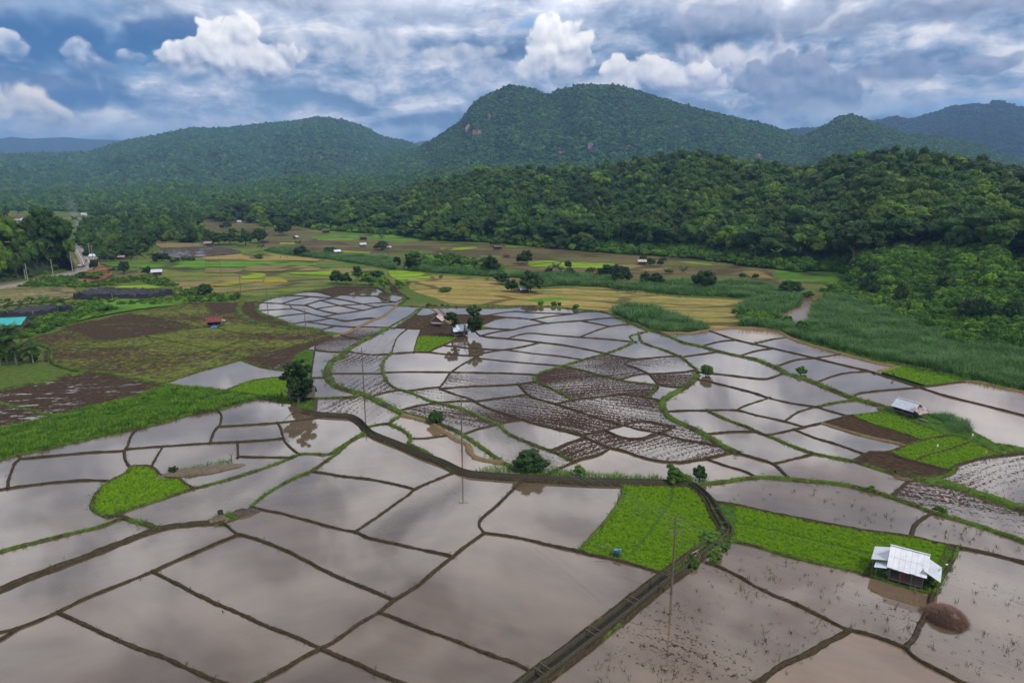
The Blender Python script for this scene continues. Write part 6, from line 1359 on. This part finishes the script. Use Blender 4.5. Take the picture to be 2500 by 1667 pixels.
def flag(sp, h, col, label):
    q = base(sp); t = empty('flag_pole', (q.x, q.y, 0), R(20)); tag(t, label, 'flag'); MB().beam((0, 0, -.1), (0, 0, h), .05, n=5).build('pole_shaft', M_CONCL, t)
    V = [(.0 + .45 * i / 5, .06 * math.sin(i * 1.4), h - .1 - .5 * j - .08 * i / 5) for j in range(2) for i in range(6)]; mesh_obj('cloth', V, [(i, i + 1, i + 7, i + 6) for i in range(5)], mat(col[0], color=col[1]), t)
flag('F 1745,1145', 1.9, ('white_cloth', (.75, .75, .72)), 'thin stick with a small white flag in the green seedbed'); flag('F 1984,1085', 2.3, ('white_cloth', (.75, .75, .72)), 'tallest thin stick with white tip at the top of the green seedbed'); flag('F 2082,1168', 1.3, ('orange_cloth', (.75, .25, .12)), 'short stick with an orange pennant at the right of the green seedbed')
q = base('C 1745,905'); t = empty('street_lamp', (q.x, q.y, 0), R(10)); tag(t, 'thin leaning lamp post beside the big white-roofed hut', 'lamp post'); MB().beam((0, 0, -.1), (0, 0, 2.2), .06, n=6).beam((0, 0, 2.2), (1.0, 0, 3.0), .05, n=5).build('pole_shaft', M_CONC, t); MB().box((1.05, 0, 3.0), (.28, .14, .08)).build('lamp_head', M_WHITEP, t)
def tips(spec, w, h, mt, label, cat='plant', bare=.0, grp=None): tree_at(spec, w, h, mt, label, bare, grp, 'plant', cat)
# dead stump by the small bank
o = MB().beam((0, 0, 0), (.1, .05, 1.1), .2, n=6, w2=.12).beam((.1, .05, .9), (-.3, .0, 1.5), .09, n=5).beam((.1, 0, .9), (.35, .1, 1.6), .08, n=5).build('tree_stump', M_DWOOD); o.location = base('D 1592,1200'); tag(o, 'bare forked stump at the right end of the grassy bank', 'stump')
# ---------------------------------------------------------------- single trees on the plain
KIND = {'d': CROWN_D, 'f': CROWN_F, 'l': CROWN_L, 's': CROWN_S}
def tree_at(spec, w, h, kd, label, bare=.2, group=None, name='tree', cat='tree'):
    x, y = t1(spec); sc = TILES[spec.split()[0]][2]; k = mpp(y); c = KIND[kd]; return tree(name, g(x, y), w * 1.15 / sc * k, h / sc * k, c[int(rng.integers(len(c)))], bare=bare, label=label, group=group, cat=cat)
TREES = [
 ('Q 900,442', 165, 150, 'd', 'broad round twin-trunked tree alone on the brown slope below the far forest'), ('Q 255,366', 88, 82, 'd', 'round dark tree on the far brown plots at the left'), ('Q 192,366', 42, 50, 'd', 'small tree just left of the round dark tree on the far brown plots'),
 ('Q 620,530', 175, 165, 'd', 'dark spreading tree at the start of the reed belt'), ('Q 470,560', 135, 200, 'd', 'tall dark tree left of the spreading tree by the reed belt'), ('Q 330,425', 95, 66, 'd', 'low dark tree in the far brown plots behind the thicket'), ('Q 690,370', 150, 120, 'f', 'olive tree at the edge of the far forest above the round grove'),
 ('Q 2030,606', 145, 102, 'd', 'round dark tree among the white-roofed huts of the far plots'), ('Q 625,712', 88, 58, 's', 'dark bush in front of the low white hut in the striped plots'), ('Q 1430,640', 140, 62, 'd', 'flat dark bush left of the white and blue hut'), ('Q 1110,665', 190, 110, 'd', 'dark thicket tree under the leaning palm on the reed belt'),
 ('Q 1520,1000', 165, 165, 'd', 'leftmost dark tree of the grove above the pale pool'), ('Q 1620,1002', 130, 140, 'd', 'second tree of the grove above the pale pool'), ('Q 1765,960', 120, 170, 'd', 'tallest dark tree at the back of the grove above the pale pool'), ('Q 1890,1010', 210, 140, 'l', 'light green bush tree in the middle of the grove above the pale pool'), ('Q 1985,945', 130, 105, 'd', 'dark tree by the narrow pond at the right of the grove'), ('Q 2060,1062', 190, 165, 'l', 'leafy bush tree at the lower right end of the grove'), ('Q 2235,1045', 110, 95, 'l', 'sparse leafy bush right of the narrow pond'),
 ('Q 70,548', 190, 180, 'd', 'big dark tree at the left of the thicket near the brown shed'), ('Q 165,552', 160, 150, 'd', 'middle dark tree of the thicket near the brown shed'), ('Q 290,545', 170, 140, 'd', 'right dark tree of the thicket near the brown shed'),
 ('R 930,862', 185, 200, 'd', 'tall dark tree rising from the middle of the reed belt'), ('R 550,812', 120, 112, 'd', 'round bush tree in the reed belt left of the tall dark tree'), ('R 640,825', 100, 85, 'd', 'low bush tree between two rounder ones in the reed belt'), ('R 780,832', 150, 105, 'd', 'wide bush tree just left of the tall dark tree of the reed belt'), ('R 420,795', 120, 75, 'd', 'low leafy tree near the left end of the reed belt'),
 ('R 1290,772', 150, 140, 'd', 'left half of the twin-topped tree in the far brown plots'), ('R 1345,765', 110, 155, 'd', 'right half of the twin-topped tree in the far brown plots'), ('R 1000,570', 125, 115, 'd', 'dark tree directly behind the thatched hut at the forest foot'), ('R 1600,882', 95, 82, 'd', 'round bush left of the short palms at the reed belt'), ('R 1820,830', 80, 98, 'd', 'small round-headed tree standing free right of the short palms'), ('R 1845,892', 130, 85, 'd', 'wide bush below the small round-headed tree'), ('R 2075,872', 112, 62, 'd', 'low bush tree left of the dark red roof'),
 ('R 1060,1002', 155, 130, 'd', 'dark globe-shaped bush tree at the edge of the golden stubble'), ('R 1170,1088', 165, 145, 'd', 'lower left tree of the pair over the grey hut on the stubble'), ('R 1385,1092', 250, 255, 'd', 'largest round tree of the pair over the grey hut on the stubble'), ('R 2300,915', 230, 140, 'd', 'broad tree right of the dark red roof'),
 ('S 60,992', 200, 200, 'd', 'big leafy tree at the reed belt left of the paired bush trees'), ('S 420,790', 110, 95, 'd', 'round tree beside the half red roofed hut'), ('S 340,755', 95, 80, 'd', 'dark tree behind the half red roofed hut'), ('S 525,795', 72, 90, 'd', 'left of two small dark trees right of the half red roofed hut'), ('S 575,745', 60, 60, 'd', 'right of two small dark trees right of the half red roofed hut'),
 ('S 355,1005', 125, 152, 'd', 'left one of the paired bush trees on the reed belt'), ('S 482,1012', 155, 150, 'd', 'right one of the paired bush trees on the reed belt'), ('S 1040,1062', 252, 232, 'd', 'large dense dome-shaped tree in the reed belt below the forest'), ('S 1995,1115', 215, 155, 'd', 'dark tree at the river mouth beside the cane thicket'), ('S 2220,1155', 125, 72, 'd', 'low bush tree on the brown bank at the river'), ('S 1620,945', 62, 62, 'd', 'small pale-leaved tree on the tan plot near the green field'), ('S 1465,935', 70, 58, 'd', 'small bush on the tan plot left of the pale-leaved tree'), ('S 630,885', 85, 60, 's', 'low bush left of the lone palm in the far brown plots'),
 ('P 1425,885', 130, 150, 'd', 'round dark tree between the red soil and the coconut palms'), ('P 1080,842', 90, 125, 'd', 'slender dark tree at the road bend above the red soil'), ('P 1700,892', 115, 95, 'd', 'dark bush hugging the white-roofed open hut'), ('P 960,935', 145, 80, 'f', 'greyish bush tree at the left edge of the red soil'), ('P 1110,945', 165, 100, 'f', 'greyish spreading bush tree in front of the red soil'), ('P 1855,742', 175, 100, 'd', 'leafy tree behind the row of small field bushes'),
 ('P 1980,752', 60, 42, 'd', 'first small bush of the row behind the green field'), ('P 2040,748', 60, 52, 'd', 'second small bush of the row behind the green field'), ('P 2110,742', 52, 50, 'd', 'third small bush of the row behind the green field'), ('P 2175,742', 72, 52, 'd', 'fourth small bush of the row behind the green field'), ('P 2222,736', 48, 38, 'd', 'last small bush of the row behind the green field'), ('P 1240,560', 120, 110, 'd', 'dark tree amid the roadside wood above the palms'), ('P 2200,330', 260, 150, 'd', 'large dark tree at the right end of the village wood'), ('P 1070,195', 110, 70, 'd', 'round dark tree in the far valley beside pale roofs'),
 ('Q 2340,1010', 60, 50, 's', 'small shrub at the corner of the golden stubble'), ('D 1405,50', 90, 72, 'd', 'dark bush tree above the brown fields near the sluice'), ('D 735,165', 95, 50, 's', 'low grey-green bush in the weeds behind the brown fields'),
 ('E 645,943', 92, 95, 'd', 'small dark tree on the grassy dyke in the ploughed plots'), ('E 1305,1272', 205, 172, 'd', 'dense round bush tree on the green canal bank'), ('F 120,1338', 92, 115, 'd', 'young tree with big leaves where the canal turns'), ('F 30,1352', 100, 65, 's', 'low dense bush beside the young tree at the canal turn'), ('B 2290,198', 120, 140, 'l', 'light green feathery young tree at the canal bank'), ('E 1645,1305', 85, 88, 'l', 'sparse light green sapling on the canal bank'),
 ('F 160,612', 125, 85, 's', 'reedy bush at the corner of the ploughed plots'), ('F 812,602', 72, 55, 's', 'small round bush on the long grassy dyke'), ('C 190,592', 125, 80, 'l', 'lime green bush leaning over the canal'), ('C 1300,248', 60, 45, 'l', 'small leafy sapling on the long curved dyke'), ('C 1780,400', 80, 55, 'l', 'tiny sapling in the muddy plot at the right'), ('C 1725,905', 90, 75, 's', 'leafy shrub at the right end of the big hut'), ('D 1195,1285', 52, 52, 'd', 'small dark bush on the grassy bank by the rice plot'),
 ('R 1510,1255', 82, 72, 's', 'tallest of the reedy bushes on the edge of the golden stubble'), ('R 1650,1258', 62, 55, 's', 'reddish reedy bush on the edge of the golden stubble'), ('R 1715,1262', 52, 55, 's', 'narrow reedy bush next to the reddish one at the stubble edge'), ('R 1910,1292', 72, 62, 's', 'rightmost reedy bush on the edge of the golden stubble'), ('R 360,938', 52, 40, 's', 'small bush in the upper left of the golden stubble'), ('R 405,1082', 135, 40, 's', 'flat wide bush in the middle of the golden stubble'), ('R 890,958', 42, 40, 's', 'tiny bush at the top edge of the golden stubble'), ('E 725,22', 85, 25, 's', 'low bush patch near the corner of the golden stubble'),
]
for a in TREES: tree_at(*a, bare=.06 if a[3] == 's' or a[1] > a[2] * 1.4 else .16)
# the tall tree and the two-lobed tree
BIG = leafy('tall_tree_crown', 201, 110, 80, .055, L_DARK, hr=1.0, br=(.16, .3), low=-.8, lobes=[(.25, 0, .75, .62), (-.15, .1, .35, .7), (.1, -.1, -.15, .72), (-.6, 0, .15, .35), (.2, 0, -.55, .6), (.0, 0, -.95, .45)])
def special(spec, wm, hm, me, label, bare, rz):
    t = empty('tree', base(spec), rz); tag(t, label, 'tree'); zs = [v.co.z for v in me.vertices]; tr = bpy.data.objects.new('trunk', TRUNK[1]); COL.objects.link(tr); tr.parent = t; tr.scale = (hm * .8, hm * .8, hm * .6)
    c = bpy.data.objects.new('crown', me); COL.objects.link(c); c.parent = t; c.location = (0, 0, hm * bare); c.scale = (wm / 2, wm / 2, hm * (1 - bare) / max(zs))
k = mpp(t1('D 2060,805')[1]); special('D 2060,805', 260 / 2.82 * k, 325 / 2.82 * k, BIG, 'tall dark tree rising over the thatched hut at the canal head', .10, 0)
TWO = leafy('two_lobed_crown', 203, 80, 70, .06, L_DARK, hr=1.0, br=(.16, .28), low=-.8, lobes=[(-.68, 0, .45, .42), (-.5, 0, -.1, .25), (.45, 0, .75, .5), (.55, 0, .2, .52), (.5, 0, -.35, .42)])
k = mpp(t1('E 868,345')[1]); special('E 850,345', 265 / 2.82 * k, 205 / 2.82 * k, TWO, 'tree with two separate leafy heads over the bluish roofed hut', .16, 0)
special('R 65,835', 250 / 4.704 * mpp(657), 200 / 4.704 * mpp(657), BIG, 'bulky dark palm thicket tree at the left end of the reed belt', .03, 1.3)
special('Q 2290,832', 240 / 4.704 * mpp(657), 175 / 4.704 * mpp(657), TWO, 'dark double-headed thicket tree left of the palm thicket on the reed belt', .03, .4)
def bare_tree(spec, h, label):
    q = base(spec); m = trunk_mesh('bare', 77, h, h * .018, 12, 1.1); o = bpy.data.objects.new('bare_tree', m); COL.objects.link(o); o.location = q; tag(o, label, 'tree')
bare_tree('Q 2115,740', 9, 'thin leafless pale tree standing in the reed belt')
# ---------------------------------------------------------------- palms
def frond_mesh(seed, L=1.0, droop=.75, up=.55):
    r = random.Random(seed); V, F = [], []; n = 15; pr = None
    for i in range(n + 1):
        t = i / n; x = L * (t - .12 * t * t); z = L * (up * t - droop * t * t * 1.15); V.append((x, 0, z))
    for i in range(n): 
        k = len(V); V += [(V[i][0], .012, V[i][2] + .012), (V[i + 1][0], .008, V[i + 1][2] + .012)]; F.append((i, i + 1, k + 1, k))
    for i in range(1, n + 1):
        t = i / n; w = L * .36 * math.sin(math.pi * min(1, .12 + t * .85)) + .02
        for s in (-1, 1):
            b = V[i]; k = len(V); dx = L * .09; V += [(b[0] - L * .04, 0, b[2]), (b[0] + L * .05, 0, b[2]), (b[0] + dx + r.uniform(-.02, .02), s * w, b[2] - w * .55 + r.uniform(-.03, .03))]; F.append((k, k + 1, k + 2) if s > 0 else (k, k + 2, k + 1))
    me = bpy.data.meshes.new('frond'); me.from_pydata(V, [], F); me.materials.append(L_PALM); me.update(); return me
FRONDS = [frond_mesh(i, 1.0, (.55, .8, 1.0, .3)[i], (.6, .5, .35, .9)[i]) for i in range(4)]
def palm(spec, w, h, label, n=13, z=0):
    x, y = t1(spec); sc = TILES[spec.split()[0]][2]; k = mpp(y); W, H = w / sc * k, h / sc * k; FL = W * .62; th = H - FL * .42
    t = empty('palm_tree', g(x, y) + Vector((0, 0, z)), random.uniform(0, 6)); tag(t, label, 'palm tree', 'palm trees'); m = MB(); r = random.Random(int(x)); lx = r.uniform(-.06, .06) * th; ps = [Vector((lx * (i / 5) ** 2, 0, th * i / 5 - .1)) for i in range(6)]
    for i in range(5): m.beam(ps[i], ps[i + 1], .42 - i * .03, n=7, w2=.39 - i * .03)
    m.build('trunk', M_PALMBARK, t)
    for i in range(n):
        f = bpy.data.objects.new('frond', FRONDS[(i * 7) % 4 if i < n - 3 else 3]); COL.objects.link(f); f.parent = t; f.location = ps[-1]; f.rotation_euler = (0, r.uniform(-.15, .15), i * 2.4 + r.uniform(-.2, .2)); f.scale = (FL * r.uniform(.85, 1.1),) * 3
for a in (('P 1592,872', 160, 255, 'tallest coconut palm in front of the roadside trees'), ('P 1305,918', 125, 112, 'short palm with drooping fronds beside the red soil'), ('P 1160,742', 110, 110, 'left palm of the row below the roadside wood'), ('P 1240,742', 120, 140, 'second palm of the row below the roadside wood'), ('P 1330,738', 120, 120, 'third palm of the row below the roadside wood'), ('P 1520,700', 130, 170, 'palm behind the tallest coconut palm'), ('P 1725,748', 85, 105, 'small palm left of the leafy field tree'), ('P 1770,655', 70, 130, 'slim palm at the edge of the brown flooded plots'), ('P 2255,480', 110, 110, 'palm at the right end of the village wood'), ('P 870,370', 90, 140, 'palm beside the knoll with smoke behind it'), ('P 1210,470', 110, 110, 'palm in front of the pale teal roof'),
  ('Q 650,625', 95, 82, 'short palm at the lower edge of the spreading dark tree'), ('Q 1080,650', 85, 145, 'leaning palm on the reed belt'), ('Q 1740,1008', 120, 150, 'palm in the grove above the pale pool'), ('Q 2030,482', 65, 42, 'low palm right of the grey thatched hut'),
  ('R 1680,888', 120, 122, 'palm with wide fronds at the reed belt'), ('R 1740,885', 80, 75, 'little palm beside the wide-fronded one'), ('S 785,965', 115, 160, 'lone palm in the far brown plots'), ('S 1605,782', 140, 225, 'left tall coconut palm against the forest'), ('S 1842,822', 120, 215, 'right tall coconut palm against the forest'),
  ('D 50,530', 165, 205, 'tallest palm of the group by the left green plot'), ('D 112,530', 150, 150, 'low palm in the middle of the group by the left green plot'), ('D 228,522', 140, 140, 'right palm of the group by the left green plot'), ('D 0,535', 130, 140, 'palm cut by the left picture edge beside the green plot'), ('D 150,480', 130, 110, 'rear palm of the group by the left green plot'), ('D 70,345', 110, 85, 'palm in front of the teal-roofed building'), ('D 25,350', 100, 75, 'leftmost palm before the teal-roofed building'), ('D 225,300', 100, 70, 'palm right of the teal-roofed building'), ('S 1565,785', 70, 90, 'small palm in the shade left of the tall coconut palm'), ('S 600,885', 70, 50, 'stub palm left of the lone palm')): palm(*a)
veg('palm_undergrowth', 'D -60,300 60,300 200,290 280,300 250,345 150,350 -60,370', 1.8, .6, 1.4, SRC_S, 4); veg('palm_undergrowth', 'D -60,500 250,515 310,480 200,400 100,380 -60,400', 2.2, .5, 1.3, SRC_S, 4, .6)
# ---------------------------------------------------------------- woods of the plain
h_knoll = Hill('wooded_knoll', [(-160, 600), (-60, 592), (60, 592), (130, 597), (165, 612), (182, 645)], [(0, 430), (150, 455), (200, 430)], [(a, horiz_dist(a, b)) for a, b in ((-160, 710), (0, 688), (60, 678), (130, 658), (182, 642), (200, 640))], 0, M_FLOOR, back=1.5, nu=60, nv=20)
def tree_points(X, Y, Z, w, h, nsing, label, grp, crowns=CROWN_F, src=SRC_F, bare=.1):
    d = np.hypot(X, Y); W_ = rng.uniform(*w, len(X)); H_ = rng.uniform(*h, len(X)); px_, py_ = project(X, Y, Z); v = W_ * H_ / d ** 2; v[(px_ < 0) | (px_ > 2500)] = 0; o = np.argsort(-v)
    for i in o[:nsing]: tree('tree', (X[i], Y[i], Z[i] - .4), W_[i], H_[i], crowns[int(rng.integers(len(crowns)))], bare=bare, label=label, group=grp)
    r = o[nsing:]; hzm = np.mean([max(v.co.z for v in m.vertices) for m in crowns]); scatter('woodland', np.stack([X, Y, Z + H_ * bare], 1)[r], np.stack([W_ / 2, W_ / 2, H_ * (1 - bare) / hzm], 1)[r], src, len(crowns))
px, t, X, Y, Z = cover(h_knoll, 6.8, 0, t0=.02, t1_=1.3, px=(-155, 176)); k = t > .02
tree_points(X[k], Y[k], Z[k], (8, 14), (12, 20), 22, 'broad-leaved tree in the dense wood on the knoll beside the road', 'trees on the roadside knoll')
px, t, X, Y, Z = cover(h_knoll, 3.2, 0, t0=.0, t1_=.25, px=(-155, 184)); scatter('undergrowth', np.stack([X, Y, Z - .3], 1), rng.uniform(1, 2.6, len(X)), SRC_S, 4)
x, y = t1('P 640,560'); q = on_hill(h_knoll, 118, 604); special_w = 24
t = empty('tree', q, .6); tag(t, 'huge yellowish green tree crowning the roadside knoll', 'tree'); c = bpy.data.objects.new('crown', leafy('huge_crown', 301, 90, 90, .05, L_LIGHT if False else L_FOREST, hr=.95, br=(.17, .3), low=-.4)); COL.objects.link(c); c.parent = t; c.location = (0, 0, 2); c.scale = (12.5, 12.5, 11.5); tr = bpy.data.objects.new('trunk', TRUNK[0]); COL.objects.link(tr); tr.parent = t; tr.scale = (18, 18, 14)
for spec, sp, dens, w, h, ns, lb, gr in (('P 900,560 930,430 1000,340 1400,240 2200,240 2290,300 2200,400 2330,440 2300,530 1900,515 1720,480 1680,620 1520,700 1140,725 1060,690 1000,570', 9.0, .9, (8, 13), (7, 12), 34, 'dark green tree in the wood around the village houses', 'trees around the village houses'),
      ('P 0,55 900,60 2352,140 Q 500,190 400,240 P 2300,240 1200,250 900,220 700,160 300,200 0,250', 17, .20, (9, 15), (8, 12), 8, 'tree in the hazy far valley below the low hills', 'scattered trees of the far valley'), ('Q 0,180 500,200 1100,330 700,380 560,300 200,300 0,280', 14, .35, (9, 16), (8, 12), 4, 'tree at the edge of the far brown plots', 'trees edging the far brown plots'), ('P -400,300 0,280 120,300 0,330', 12, .7, (10, 14), (9, 13), 0, '', '')):
    X, Y = fill(T(spec), sp); kk = rng.random(len(X)) < dens; tree_points(X[kk], Y[kk], np.zeros(kk.sum()), w, h, ns, lb, gr, bare=.02)
# smoke drifting over the village
def smoke():
    q = base('P 905,330'); o = MB().box((0, 0, 17), (26, 26, 36)).build('smoke', None); o.location = (q.x, q.y, 0); m = bpy.data.materials.new('smoke'); m.use_nodes = True; nt = NT(m.node_tree); nt.n.remove(nt.n['Principled BSDF'])
    v = nt.node('ShaderNodeVolumePrincipled'); v.inputs['Color'].default_value = (.7, .75, .85, 1); p = nt.obj(); x, y, z = nt.sep(p); c = nt.m('SUBTRACT', x, nt.m('MULTIPLY', z, -.22)); r = nt.m('SQRT', nt.m('ADD', nt.m('MULTIPLY', c, c), nt.m('MULTIPLY', y, y))); n = nt.noise(p, .16, 3, .6)
    dn = nt.m('MULTIPLY', nt.ss(nt.m('SUBTRACT', nt.m('MULTIPLY', n, 12), r), 0, 5), nt.m('MULTIPLY', nt.lin(z, 34, 8, 0, .035), 1)); nt.put(v.inputs['Density'], dn); nt.l.new(v.outputs[0], nt.n['Material Output'].inputs['Volume']); o.data.materials.append(m); tag(o, kind='stuff')
smoke()
